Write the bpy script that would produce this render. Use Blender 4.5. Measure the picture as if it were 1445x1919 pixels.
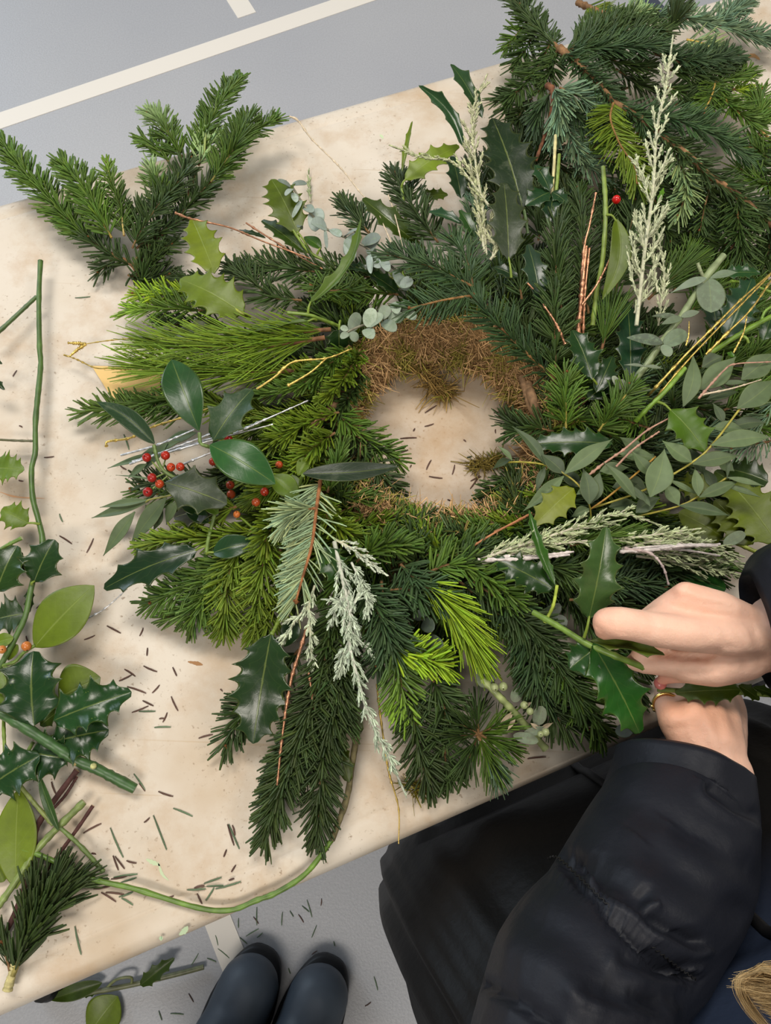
import bpy, math, random
import numpy as np
from mathutils import Vector, Matrix

for o in list(bpy.data.objects):
    bpy.data.objects.remove(o)
SC = bpy.context.scene
COL = SC.collection
rng = np.random.default_rng(11)
random.seed(5)

# ------------------------------------------------------------------ camera
W, H, F = 1445.0, 1919.0, 1450.0
T = 0.72                      # table top height
DEPTH = 0.6728
ZC = T + DEPTH                # camera height
PITCH, ROLL = math.radians(21), math.radians(2.5)
RM = (Matrix.Rotation(PITCH, 3, 'X') @ Matrix.Rotation(ROLL, 3, 'Z'))
cam_d = bpy.data.cameras.new('camera')
cam = bpy.data.objects.new('camera', cam_d)
COL.objects.link(cam)
cam.matrix_world = Matrix.Translation((0, 0, ZC)) @ RM.to_4x4()
cam_d.sensor_fit = 'VERTICAL'
cam_d.sensor_height = 36.0
cam_d.sensor_width = 36.0 * W / H
cam_d.lens = F / H * 36.0
cam_d.clip_start = 0.02
SC.camera = cam

# ------------------------------------------------------------------ light
wd = bpy.data.worlds.new('world')
SC.world = wd
wd.use_nodes = True
wd.node_tree.nodes['Background'].inputs[0].default_value = (0.94, 0.97, 1.0, 1)
wd.node_tree.nodes['Background'].inputs[1].default_value = 0.22


def area(name, loc, target, sx, sy, power, col):
    l = bpy.data.lights.new(name, 'AREA')
    l.shape = 'RECTANGLE'
    l.size, l.size_y = sx, sy
    l.energy = power
    l.color = col
    o = bpy.data.objects.new(name, l)
    COL.objects.link(o)
    o.location = loc
    d = Vector(target) - Vector(loc)
    o.rotation_euler = d.to_track_quat('-Z', 'Y').to_euler()
    return o


area('overhead_light', (-0.5, 1.1, 3.1), (-0.5, 1.1, 0), 1.2, 0.6, 52, (1.0, 0.94, 0.86))
area('overhead_light', (1.7, 0.5, 3.1), (1.7, 0.5, 0), 1.2, 0.6, 36, (1.0, 0.94, 0.86))
area('overhead_light', (-0.6, -1.6, 3.1), (-0.6, -1.6, 0), 1.2, 0.6, 60, (1.0, 0.92, 0.82))  # unseen lamp added behind the camera to brighten the near floor
area('window_light', (-3.6, 3.4, 1.9), (0, 0.8, 0.5), 2.4, 1.6, 82, (0.72, 0.86, 1.0))

vs = SC.view_settings
vs.view_transform = 'Standard'
vs.look = 'None'
vs.gamma = 1.0
vs.use_curve_mapping = False
vs.exposure = -0.12
SC.display_settings.display_device = 'sRGB'

# ------------------------------------------------------------------ coordinates
RN = np.array(RM)


def P(x, y, h=0.0, z0=T):
    """point where the sight line of photo pixel (x, y) meets the height z0+h (h in cm)"""
    d = RN @ np.array([(x - W / 2) / F, -(y - H / 2) / F, -1.0])
    z = z0 + h * 0.01
    k = (ZC - z) / -d[2]
    return np.array([d[0] * k, d[1] * k, z])


def PF(x, y, h=0.0):
    return P(x, y, h, 0.0)


def PM(h):
    return F / (DEPTH - h * 0.01)     # pixels per metre at height h


EX = np.array([0.9114, 0.4115, 0.0])
EY = np.array([-0.4115, 0.9114, 0.0])
O0 = P(0, 1906)
O0 = np.array([O0[0], O0[1], 0])


def TF(a, b, z):
    return O0 + EX * a + EY * b + np.array([0, 0, z])


def lin(c):
    c = np.asarray(c, float) / 255.0
    return np.where(c <= 0.04045, c / 12.92, ((c + 0.055) / 1.055) ** 2.4)


def nrm(v):
    v = np.asarray(v, float)
    return v / np.maximum(np.linalg.norm(v, axis=-1, keepdims=True), 1e-9)


# ------------------------------------------------------------------ objects
WORG = {}


def base_name(n):
    return n


def link(o, parent, org):
    COL.objects.link(o)
    org = np.asarray(org, float)
    WORG[o.name] = org
    if parent is not None:
        o.parent = parent
        o.location = Vector(org - WORG[parent.name])
    else:
        o.location = Vector(org)
    return o


def tag(o, label=None, cat=None, group=None, kind=None):
    if label:
        o['label'] = label
    if cat:
        o['category'] = cat
    if group:
        o['group'] = group
    if kind:
        o['kind'] = kind
    return o


def thing(name, loc, label, cat, group=None):
    o = bpy.data.objects.new(name, None)
    o.empty_display_size = 0.02
    link(o, None, loc)
    return tag(o, label, cat, group)


class Geo:
    def __init__(s):
        s.v, s.c, s.uv, s.q, s.t, s.n = [], [], [], [], [], 0

    def add(s, v, c, quads=None, tris=None, uv=None):
        v = np.asarray(v, float).reshape(-1, 3)
        c = np.asarray(c, float)
        if c.ndim == 1:
            c = np.tile(c, (len(v), 1))
        if uv is None:
            uv = np.zeros((len(v), 2))
        s.v.append(v)
        s.c.append(c)
        s.uv.append(uv)
        if quads is not None and len(quads):
            s.q.append(np.asarray(quads, int) + s.n)
        if tris is not None and len(tris):
            s.t.append(np.asarray(tris, int) + s.n)
        s.n += len(v)
        return s

    def mesh(s, name, org=None, smooth=True):
        v = np.concatenate(s.v)
        c = np.concatenate(s.c)
        uv = np.concatenate(s.uv)
        q = np.concatenate(s.q) if s.q else np.zeros((0, 4), int)
        t = np.concatenate(s.t) if s.t else np.zeros((0, 3), int)
        if org is None:
            org = v[0]
        me = bpy.data.meshes.new(name)
        me.vertices.add(len(v))
        me.vertices.foreach_set('co', (v - org).astype(np.float32).ravel())
        idx = np.concatenate([q.ravel(), t.ravel()]).astype(np.int32)
        tot = np.concatenate([np.full(len(q), 4), np.full(len(t), 3)]).astype(np.int32)
        st = np.concatenate([[0], np.cumsum(tot)[:-1]]).astype(np.int32)
        me.loops.add(len(idx))
        me.loops.foreach_set('vertex_index', idx)
        me.polygons.add(len(tot))
        me.polygons.foreach_set('loop_start', st)
        me.polygons.foreach_set('loop_total', tot)
        me.polygons.foreach_set('use_smooth', np.full(len(tot), smooth))
        a = me.attributes.new('Col', 'FLOAT_COLOR', 'POINT')
        a.data.foreach_set('color', np.concatenate([c, np.ones((len(c), 1))], 1).astype(np.float32).ravel())
        u = me.uv_layers.new(name='UVMap')
        u.data.foreach_set('uv', uv[idx].astype(np.float32).ravel())
        me.update(calc_edges=True)
        me.validate()
        return me, org

    def build(s, name, mat, parent=None, org=None, smooth=True):
        me, org = s.mesh(name, org, smooth)
        me.materials.append(mat)
        return link(bpy.data.objects.new(name, me), parent, org)


def spline(pts, n):
    p = np.asarray(pts, float)
    if len(p) == 2:
        u = np.linspace(0, 1, n)[:, None]
        return p[0] * (1 - u) + p[1] * u
    q = np.vstack([2 * p[0] - p[1], p, 2 * p[-1] - p[-2]])
    m = len(p) - 1
    out = []
    for x in np.linspace(0, m, n):
        i = min(int(x), m - 1)
        t = x - i
        a, b, c, d = q[i], q[i + 1], q[i + 2], q[i + 3]
        out.append(0.5 * (2 * b + (c - a) * t + (2 * a - 5 * b + 4 * c - d) * t * t + (3 * b - a - 3 * c + d) * t ** 3))
    return np.array(out)


def even(path, n):
    d = np.concatenate([[0], np.cumsum(np.linalg.norm(np.diff(path, axis=0), axis=1))])
    u = np.linspace(0, d[-1], n)
    return np.stack([np.interp(u, d, path[:, k]) for k in range(path.shape[1])], 1), d[-1]


def frames(path):
    t = np.gradient(path, axis=0)
    t = nrm(t)
    ref = np.array([0, 0, 1.0])
    s = np.cross(t, ref)
    bad = np.linalg.norm(s, axis=1) < 0.15
    s[bad] = np.cross(t[bad], np.array([0, 1.0, 0.3]))
    s = nrm(s)
    u = np.cross(s, t)
    return t, s, u


def ptframes(path, ref=(0, 0, 1.0)):
    t = nrm(np.gradient(path, axis=0))
    s0 = np.cross(t[0], ref)
    if np.linalg.norm(s0) < 0.1:
        s0 = np.cross(t[0], (1, 0.2, 0))
    S = [nrm(s0)]
    for i in range(1, len(path)):
        s = S[-1] - t[i] * np.dot(S[-1], t[i])
        S.append(nrm(s))
    S = np.array(S)
    return t, S, np.cross(S, t)


def grid_quads(m, n, wrap=True):
    q = []
    nn = n if wrap else n - 1
    i, j = np.meshgrid(np.arange(m - 1), np.arange(nn), indexing='ij')
    j2 = (j + 1) % n
    return np.stack([i * n + j, i * n + j2, (i + 1) * n + j2, (i + 1) * n + j], -1).reshape(-1, 4)


def tube(g, path, rad, col, seg=8, endcol=None):
    path = np.asarray(path, float)
    m = len(path)
    rad = np.broadcast_to(np.asarray(rad, float), (m,))
    t, s, u = ptframes(path)
    a = np.linspace(0, 2 * np.pi, seg, endpoint=False)
    v = path[:, None] + rad[:, None, None] * (np.cos(a)[None, :, None] * s[:, None] + np.sin(a)[None, :, None] * u[:, None])
    col = np.asarray(col, float)
    c = np.repeat(col, seg, 0) if col.ndim == 2 else np.tile(col, (m * seg, 1))
    uv = np.stack([np.repeat(np.linspace(0, 1, m), seg), np.tile(a / 6.283, m)], 1)
    g.add(v.reshape(-1, 3), c, grid_quads(m, seg), uv=uv)
    ec = col if endcol is None else np.asarray(endcol)
    for k, e in ((0, path[0]), (m - 1, path[-1])):
        cc = ec if ec.ndim == 1 else ec[k]
        ring = v[k]
        vv = np.vstack([ring, e[None]])
        tr = [(i, (i + 1) % seg, seg) if k else ((i + 1) % seg, i, seg) for i in range(seg)]
        g.add(vv, cc, tris=tr)
    return g


def sphere(g, c, r, col, n=10, m=7, squash=1.0, col2=None):
    th = np.linspace(0, np.pi, m)
    ph = np.linspace(0, 2 * np.pi, n, endpoint=False)
    v = np.stack([np.outer(np.sin(th), np.cos(ph)), np.outer(np.sin(th), np.sin(ph)),
                  np.outer(np.cos(th), np.ones(n)) * squash], -1) * r + np.asarray(c)
    cc = np.tile(np.asarray(col), (m * n, 1))
    if col2 is not None:
        cc[:n] = col2
    g.add(v.reshape(-1, 3), cc, grid_quads(m, n))


def needles(g, B, D, N, L, wd, bend, ctop, cbot):
    n = len(B)
    D = nrm(D)
    S = nrm(np.cross(D, N))
    N = np.cross(S, D)
    st = np.array([0, .35, .78, 1.0])
    wf = np.array([.6, 1, .97, .6])
    L = np.broadcast_to(np.asarray(L, float), (n,))
    wd = np.broadcast_to(np.asarray(wd, float), (n,))
    pos = B[:, None] + (L[:, None] * st)[..., None] * D[:, None] + (st ** 2)[None, :, None] * bend[:, None]
    hw = (wd[:, None] * wf)[..., None] * 0.5
    ht = hw * 0.42
    l = pos - S[:, None] * hw
    r = pos + S[:, None] * hw
    t = pos + N[:, None] * ht
    b = pos - N[:, None] * ht
    v = np.stack([l, t, r, b], 2)            # n,4st,4,3
    ct = np.broadcast_to(ctop, (n, 3))
    cb = np.broadcast_to(cbot, (n, 3))
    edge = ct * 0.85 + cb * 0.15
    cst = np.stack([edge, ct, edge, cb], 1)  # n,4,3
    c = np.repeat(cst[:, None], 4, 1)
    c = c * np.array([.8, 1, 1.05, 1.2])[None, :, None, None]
    q = grid_quads(4, 4)
    Q = (q[None] + (np.arange(n) * 16)[:, None, None]).reshape(-1, 4)
    g.add(v.reshape(-1, 3), c.reshape(-1, 3), Q)


# ------------------------------------------------------------------ materials
def mat(name, rough=0.5, spec=0.5, metal=0.0, attr=True, color=None, sss=0.0):
    m = bpy.data.materials.new(name)
    m.use_nodes = True
    nt = m.node_tree
    b = nt.nodes['Principled BSDF']
    b.inputs['Roughness'].default_value = rough
    b.inputs['Specular IOR Level'].default_value = spec
    b.inputs['Metallic'].default_value = metal
    if sss:
        b.inputs['Subsurface Weight'].default_value = sss
        b.inputs['Subsurface Radius'].default_value = (0.012, 0.005, 0.003)
        b.inputs['Subsurface Scale'].default_value = 0.6
    if attr:
        a = nt.nodes.new('ShaderNodeAttribute')
        a.attribute_name = 'Col'
        nt.links.new(a.outputs['Color'], b.inputs['Base Color'])
        m['src'] = a.name
    elif color is not None:
        b.inputs['Base Color'].default_value = (*lin(color), 1)
    return m


def N(m, kind, **kw):
    n = m.node_tree.nodes.new(kind)
    for k, v in kw.items():
        setattr(n, k, v)
    return n


def L(m, a, b):
    m.node_tree.links.new(a, b)


def bsdf(m):
    return m.node_tree.nodes['Principled BSDF']


def noise(m, scale, detail=3, rough=0.6, coord='Object'):
    tc = N(m, 'ShaderNodeTexCoord')
    n = N(m, 'ShaderNodeTexNoise')
    n.inputs['Scale'].default_value = scale
    n.inputs['Detail'].default_value = detail
    n.inputs['Roughness'].default_value = rough
    L(m, tc.outputs[coord], n.inputs['Vector'])
    return n


def ramp(m, fac, stops):
    r = N(m, 'ShaderNodeValToRGB')
    el = r.color_ramp.elements
    while len(el) < len(stops):
        el.new(0.5)
    for e, (p, c) in zip(el, stops):
        e.position = p
        e.color = (*c, 1) if len(c) == 3 else c
    L(m, fac, r.inputs[0])
    return r.outputs[0]


def mix(m, fac, a, b, mode='MIX'):
    x = N(m, 'ShaderNodeMix', data_type='RGBA', blend_type=mode)
    for sock, val in ((x.inputs[0], fac), (x.inputs[6], a), (x.inputs[7], b)):
        if isinstance(val, (int, float)):
            sock.default_value = val
        elif isinstance(val, (tuple, list, np.ndarray)):
            sock.default_value = (*val, 1)
        else:
            L(m, val, sock)
    return x.outputs[2]


def bump(m, height, strength, dist=0.001):
    b = N(m, 'ShaderNodeBump')
    b.inputs['Strength'].default_value = strength
    b.inputs['Distance'].default_value = dist
    L(m, height, b.inputs['Height'])
    L(m, b.outputs[0], bsdf(m).inputs['Normal'])


def attr_out(m):
    return m.node_tree.nodes[m['src']].outputs['Color']


def noisy(m, scale, lo, hi, detail=3):
    n = noise(m, scale, detail)
    r = ramp(m, n.outputs[0], [(0.3, (lo,) * 3), (0.7, (hi,) * 3)])
    c = mix(m, 1.0, attr_out(m), r, 'MULTIPLY')
    L(m, c, bsdf(m).inputs['Base Color'])
    return n, c


M = {}
M['needle'] = mat('needle', 0.45, 0.3)
noisy(M['needle'], 60, 0.72, 1.25)


def leaf_mat(name, rough, vein, bumps, mott=None):
    m = mat(name, rough, 0.36)
    n = noise(m, 45, 4)
    r = ramp(m, n.outputs[0], [(0.3, (.82,) * 3), (0.7, (1.15,) * 3)])
    c = mix(m, 1.0, attr_out(m), r, 'MULTIPLY')
    if mott is not None:
        n2 = noise(m, mott[0], 5, 0.75)
        r2 = ramp(m, n2.outputs[0], [(mott[1], (0, 0, 0)), (mott[1] + 0.12, (1, 1, 1))])
        f = N(m, 'ShaderNodeMath', operation='MULTIPLY')
        L(m, r2, f.inputs[0])
        f.inputs[1].default_value = mott[3]
        c = mix(m, f.outputs[0], c, mott[2])
    uv = N(m, 'ShaderNodeUVMap', uv_map='UVMap')
    sp = N(m, 'ShaderNodeSeparateXYZ')
    L(m, uv.outputs[0], sp.inputs[0])
    av = N(m, 'ShaderNodeMath', operation='ABSOLUTE')
    L(m, sp.outputs[1], av.inputs[0])
    mid = N(m, 'ShaderNodeMapRange')
    mid.inputs[1].default_value = 0.012
    mid.inputs[2].default_value = 0.05
    mid.inputs[3].default_value = vein
    mid.inputs[4].default_value = 0.0
    L(m, av.outputs[0], mid.inputs[0])
    # side veins
    a = N(m, 'ShaderNodeMath', operation='MULTIPLY_ADD')
    L(m, av.outputs[0], a.inputs[0])
    a.inputs[1].default_value = -0.28
    L(m, sp.outputs[0], a.inputs[2])
    b = N(m, 'ShaderNodeMath', operation='MULTIPLY')
    L(m, a.outputs[0], b.inputs[0])
    b.inputs[1].default_value = 52.0
    s = N(m, 'ShaderNodeMath', operation='SINE')
    L(m, b.outputs[0], s.inputs[0])
    sv = N(m, 'ShaderNodeMapRange')
    sv.inputs[1].default_value = 0.90
    sv.inputs[2].default_value = 1.0
    sv.inputs[4].default_value = vein * 0.09
    L(m, s.outputs[0], sv.inputs[0])
    mx = N(m, 'ShaderNodeMath', operation='MAXIMUM')
    L(m, mid.outputs[0], mx.inputs[0])
    L(m, sv.outputs[0], mx.inputs[1])
    pale = mix(m, 0.5, c, (0.26, 0.32, 0.08))
    c = mix(m, mx.outputs[0], c, pale)
    L(m, c, bsdf(m).inputs['Base Color'])
    hs = N(m, 'ShaderNodeMath', operation='MULTIPLY_ADD')
    L(m, mx.outputs[0], hs.inputs[0])
    hs.inputs[1].default_value = -0.6
    L(m, n.outputs[0], hs.inputs[2])
    bump(m, hs.outputs[0], bumps, 0.0015)
    return m


M['holly'] = leaf_mat('holly_leaf', 0.25, 0.62, 0.2)
M['dusty'] = leaf_mat('dusty_holly_leaf', 0.38, 0.7, 0.4, (60, 0.56, tuple(lin((110, 116, 96))), 0.22))
M['lime'] = leaf_mat('holly_underside', 0.42, 0.55, 0.3)
M['willow'] = leaf_mat('eucalyptus_leaf', 0.55, 0.45, 0.15)
M['silver_leaf'] = leaf_mat('silver_dollar_leaf', 0.6, 0.35, 0.2, (170, 0.5, tuple(lin((112, 132, 104))), 0.55))
M['stem'] = mat('green_stem', 0.42)
noisy(M['stem'], 90, 0.7, 1.2)
M['bark'] = mat('bark', 0.75, 0.3)
_n, _c = noisy(M['bark'], 220, 0.6, 1.35, 4)
bump(M['bark'], _n.outputs[0], 0.6, 0.001)
M['spray'] = mat('pale_spray', 0.7, 0.3)
noisy(M['spray'], 200, 0.75, 1.2)
M['metal'] = mat('painted_twig', 0.36, 0.5, 0.75)
_n, _c = noisy(M['metal'], 260, 0.65, 1.2)
bump(M['metal'], _n.outputs[0], 0.8, 0.0008)
M['twig'] = mat('matte_twig', 0.6, 0.4)
_n, _c = noisy(M['twig'], 260, 0.7, 1.2)
bump(M['twig'], _n.outputs[0], 0.8, 0.0008)
M['berry'] = mat('berry', 0.25, 0.5)
noisy(M['berry'], 150, 0.75, 1.2)
M['moss'] = mat('moss', 0.9, 0.1)
M['skin'] = mat('skin', 0.5, 0.35, sss=0.12)
_n, _c = noisy(M['skin'], 38, 0.93, 1.06)
_n2 = noise(M['skin'], 420, 3)
_n3 = noise(M['skin'], 120, 4, 0.7)
_hs = N(M['skin'], 'ShaderNodeMath', operation='MULTIPLY_ADD')
L(M['skin'], _n3.outputs[0], _hs.inputs[0])
_hs.inputs[1].default_value = 1.6
L(M['skin'], _n2.outputs[0], _hs.inputs[2])
bump(M['skin'], _hs.outputs[0], 0.30, 0.0010)
M['nail'] = mat('nail', 0.3, 0.5)
M['hair'] = mat('hair', 0.45, 0.5)
M['rubber'] = mat('rubber', 0.5, 0.4)
noisy(M['rubber'], 30, 0.88, 1.1)
M['plain'] = mat('plain', 0.6, 0.4)
M['gold'] = mat('gold', 0.25, 0.5, 1.0)

# coat cloth
m = mat('nylon', 0.5, 0.2)
_n = noise(m, 14, 5, 0.55)
_b = noise(m, 900, 2)
_h = N(m, 'ShaderNodeMath', operation='MULTIPLY_ADD')
L(m, _b.outputs[0], _h.inputs[0])
_h.inputs[1].default_value = 0.03
L(m, _n.outputs[0], _h.inputs[2])
bump(m, _h.outputs[0], 0.28, 0.012)
M['nylon'] = m

# table plastic
m = mat('table_plastic', 0.5, 0.4, attr=False)
tcn = N(m, 'ShaderNodeTexCoord')
n1 = noise(m, 4.5, 5, 0.6)
base = ramp(m, n1.outputs[0], [(0.3, tuple(lin((184, 166, 142)))), (0.5, tuple(lin((203, 193, 178)))), (0.72, tuple(lin((212, 204, 192))))])
n2 = noise(m, 13, 6, 0.7)
f2 = ramp(m, n2.outputs[0], [(0.48, (0, 0, 0)), (0.72, (.6,) * 3)])
base = mix(m, f2, base, tuple(lin((172, 140, 102))))
n2b = noise(m, 8.3, 5, 0.7)
f2b = ramp(m, n2b.outputs[0], [(0.58, (0, 0, 0)), (0.74, (.4,) * 3)])
base = mix(m, f2b, base, tuple(lin((150, 138, 124))))
n3 = noise(m, 240, 2, 0.6)
f3 = ramp(m, n3.outputs[0], [(0.62, (0, 0, 0)), (0.72, (.7,) * 3)])
n3b = noise(m, 16, 3)
f3b = ramp(m, n3b.outputs[0], [(0.42, (0, 0, 0)), (0.6, (1, 1, 1))])
f3 = mix(m, 1.0, f3, f3b, 'MULTIPLY')
base = mix(m, f3, base, tuple(lin((120, 95, 66))))
# mottled tan tone of the top around the ring centre, fading outwards
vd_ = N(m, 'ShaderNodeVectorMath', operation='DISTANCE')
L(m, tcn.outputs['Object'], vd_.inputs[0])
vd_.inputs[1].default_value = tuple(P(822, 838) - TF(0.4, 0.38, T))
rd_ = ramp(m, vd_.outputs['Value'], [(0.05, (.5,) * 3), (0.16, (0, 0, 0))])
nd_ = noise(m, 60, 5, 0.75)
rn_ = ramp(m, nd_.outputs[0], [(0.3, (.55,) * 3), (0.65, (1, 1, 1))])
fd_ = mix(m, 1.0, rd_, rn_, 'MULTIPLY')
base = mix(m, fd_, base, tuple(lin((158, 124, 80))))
# scratches: stretched noise
mp = N(m, 'ShaderNodeMapping')
mp.inputs['Rotation'].default_value = (0, 0, 0.5)
mp.inputs['Scale'].default_value = (2.0, 120.0, 1.0)
L(m, tcn.outputs['Object'], mp.inputs[0])
n4 = N(m, 'ShaderNodeTexNoise')
n4.inputs['Scale'].default_value = 1.6
n4.inputs['Detail'].default_value = 2
L(m, mp.outputs[0], n4.inputs['Vector'])
f4 = ramp(m, n4.outputs[0], [(0.68, (0, 0, 0)), (0.74, (.5,) * 3)])
base = mix(m, f4, base, tuple(lin((178, 156, 126))))
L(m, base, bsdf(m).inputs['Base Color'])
nb = noise(m, 700, 2)
bump(m, nb.outputs[0], 0.12, 0.0006)
M['table'] = m

m = mat('paint_smear', 0.6, 0.3)
M['paint'] = m

# floor vinyl
m = mat('floor_vinyl', 0.42, 0.45, attr=False)
n1 = noise(m, 1.3, 4, 0.5)
base = ramp(m, n1.outputs[0], [(0.3, tuple(lin((170, 172, 178)))), (0.7, tuple(lin((182, 183, 186))))])
n2 = noise(m, 260, 2)
r2 = ramp(m, n2.outputs[0], [(0.3, (.93,) * 3), (0.7, (1.05,) * 3)])
base = mix(m, 1.0, base, r2, 'MULTIPLY')
L(m, base, bsdf(m).inputs['Base Color'])
bump(m, n2.outputs[0], 0.3, 0.0015)
M['floor'] = m
M['wall'] = mat('wall_paint', 0.8, 0.3, attr=False, color=(206, 202, 194))
M['line'] = mat('line_paint', 0.5, 0.4, attr=False, color=(236, 230, 220))
M['line_dark'] = mat('line_paint_navy', 0.5, 0.4, attr=False, color=(72, 78, 92))
M['steel'] = mat('grey_steel', 0.45, 0.5, 0.3, attr=False, color=(70, 72, 76))
M['black'] = mat('black_rubber', 0.6, 0.3, attr=False, color=(22, 22, 23))


# ------------------------------------------------------------------ structure
def slab(name, pts, z0, z1, material, parent=None, kind='structure'):
    g = Geo()
    n = len(pts)
    lo = np.array([[p[0], p[1], z0] for p in pts])
    hi = np.array([[p[0], p[1], z1] for p in pts])
    g.add(np.vstack([lo, hi]), (.5, .5, .5), [(i, (i + 1) % n, n + (i + 1) % n, n + i) for i in range(n)])
    g.add(hi, (.5, .5, .5), [tuple(range(4))] if n == 4 else None)
    g.add(lo, (.5, .5, .5), [tuple(range(3, -1, -1))] if n == 4 else None)
    o = g.build(name, material, parent, smooth=False)
    if kind:
        o['kind'] = kind
    return o


slab('floor', [(-5, -4), (5, -4), (5, 6), (-5, 6)], -0.05, 0.0, M['floor'])
for nm_, pp_ in (('wall_left', [(-5.1, -4), (-5, -4), (-5, 6), (-5.1, 6)]), ('wall_right', [(5, -4), (5.1, -4), (5.1, 6), (5, 6)]),
                 ('wall_back', [(-5, 6), (5, 6), (5, 6.1), (-5, 6.1)]), ('wall_front', [(-5, -4.1), (5, -4.1), (5, -4), (-5, -4)])):
    slab(nm_, pp_, 0.0, 3.2, M['wall'])
ang = math.radians(29.6)
LX = np.array([math.cos(ang), math.sin(ang), 0])
LY = np.array([-LX[1], LX[0], 0])


def floor_line(name, p, d, l0, l1, w, material, z):
    d = nrm(d)
    s = np.array([-d[1], d[0], 0]) * w / 2
    a, b = p + d * l0, p + d * l1
    return slab(name, [(a - s)[:2], (b - s)[:2], (b + s)[:2], (a + s)[:2]], 0.0, z, material)


floor_line('trim_1', PF(280, 131), LX, -2.5, 3.0, 0.05, M['line'], 0.001)
floor_line('trim_2', PF(470, 40), LY, 0.024, 3.0, 0.05, M['line'], 0.0011)
floor_line('trim_3', PF(424, 1765), LY, -0.9, 0.9, 0.042, M['line'], 0.0012)
floor_line('trim_4', PF(1220, 8), LY, -0.9, 2.0, 0.05, M['line_dark'], 0.0014)


# ------------------------------------------------------------------ table
def rounded_loop(a0, a1, b0, b1, r, z, n=7):
    pts = []
    for cx, cy, s in ((a1 - r, b1 - r, 0), (a0 + r, b1 - r, 1), (a0 + r, b0 + r, 2), (a1 - r, b0 + r, 3)):
        for k in range(n):
            t = (s + k / (n - 1)) * math.pi / 2
            pts.append(TF(cx + r * math.cos(t), cy + r * math.sin(t), z))
    return np.array(pts)


A0, A1, B0, B1 = -0.55, 1.3, 0.0, 0.76
table = thing('folding_table', TF(0.4, 0.38, 0), 'cream plastic folding table with stained scratched top under the wreath', 'table')
g = Geo()
prof = [(0.004, T - 0.045), (0.0, T - 0.040), (0.0, T - 0.018), (0.0015, T - 0.010), (0.005, T - 0.004), (0.011, T - 0.0012), (0.020, T - 0.0002),
        (0.024, T - 0.0004), (0.026, T - 0.0016), (0.028, T - 0.0004), (0.031, T), (0.06, T), (0.1, T)]
loops = [rounded_loop(A0 + d, A1 - d, B0 + d, B1 - d, max(0.045 - d, 0.006), z) for d, z in prof]
n = len(loops[0])
v = np.vstack(loops)
g.add(v, (.7, .6, .5), grid_quads(len(prof), n))
inner = loops[-1]
g.add(np.vstack([inner, inner.mean(0)[None]]), (.7, .6, .5), tris=[(i, (i + 1) % n, n) for i in range(n)])
bot = loops[0]
g.add(np.vstack([bot, bot.mean(0)[None]]), (.7, .6, .5), tris=[((i + 1) % n, i, n) for i in range(n)])
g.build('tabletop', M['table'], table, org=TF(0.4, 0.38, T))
for a in (A0 + 0.30, A1 - 0.28):
    for b, bb in ((0.10, -0.02), (0.66, 0.70)):
        g = Geo()
        tube(g, spline([TF(a, b, T - 0.045), TF(a, bb, 0.02)], 4), 0.014, lin((70, 72, 76)), 10)
        lg = g.build('leg', M['steel'], table)
        g = Geo()
        f0 = TF(a, bb, 0.0)
        tube(g, np.array([f0, f0 + (0, 0, 0.012), f0 + (0, 0, 0.035)]), [0.022, 0.021, 0.017], lin((22, 22, 23)), 12)
        g.build('rubber_foot', M['black'], lg)
    g = Geo()
    tube(g, np.array([TF(a, 0.05, 0.30), TF(a, 0.68, 0.30)]), 0.010, lin((70, 72, 76)), 8)
    g.build('crossbar', M['steel'], table)


def smear(pts, w, col, name='paint_mark'):
    """thin dried paint mark lying on the table top"""
    g = Geo()
    c = spline([P(x, y, 0.02) for x, y in pts], 14)
    t = nrm(np.gradient(c, axis=0))
    s = np.stack([-t[:, 1], t[:, 0], t[:, 0] * 0], 1)
    k = np.linspace(0, np.pi, 14)
    ww = w * (0.25 + np.sin(k) * (0.6 + 0.5 * rng.random(14)))
    v = np.concatenate([c - s * ww[:, None] / 2, c + s * ww[:, None] / 2])
    g.add(v, lin(col), [(i, i + 1, 14 + i + 1, 14 + i) for i in range(13)])
    return g.build(name, M['paint'], table)


GP = (182, 196, 160)
smear([(274, 1610), (286, 1616), (300, 1622)], 0.003, GP)
smear([(296, 1615), (304, 1638), (316, 1650)], 0.0018, GP)
smear([(336, 1752), (346, 1744), (352, 1736)], 0.004, (164, 182, 148))
smear([(299, 1756), (302, 1758), (305, 1757)], 0.003, (160, 184, 148))
smear([(712, 252), (715, 255), (718, 260)], 0.003, (190, 208, 168))
smear([(1398, 108), (1412, 104), (1424, 112)], 0.006, (196, 150, 100))
smear([(352, 1240), (368, 1243), (380, 1246)], 0.003, (150, 110, 70))
smear([(0, 922), (30, 931), (84, 934)], 0.0014, (196, 150, 110))


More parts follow.
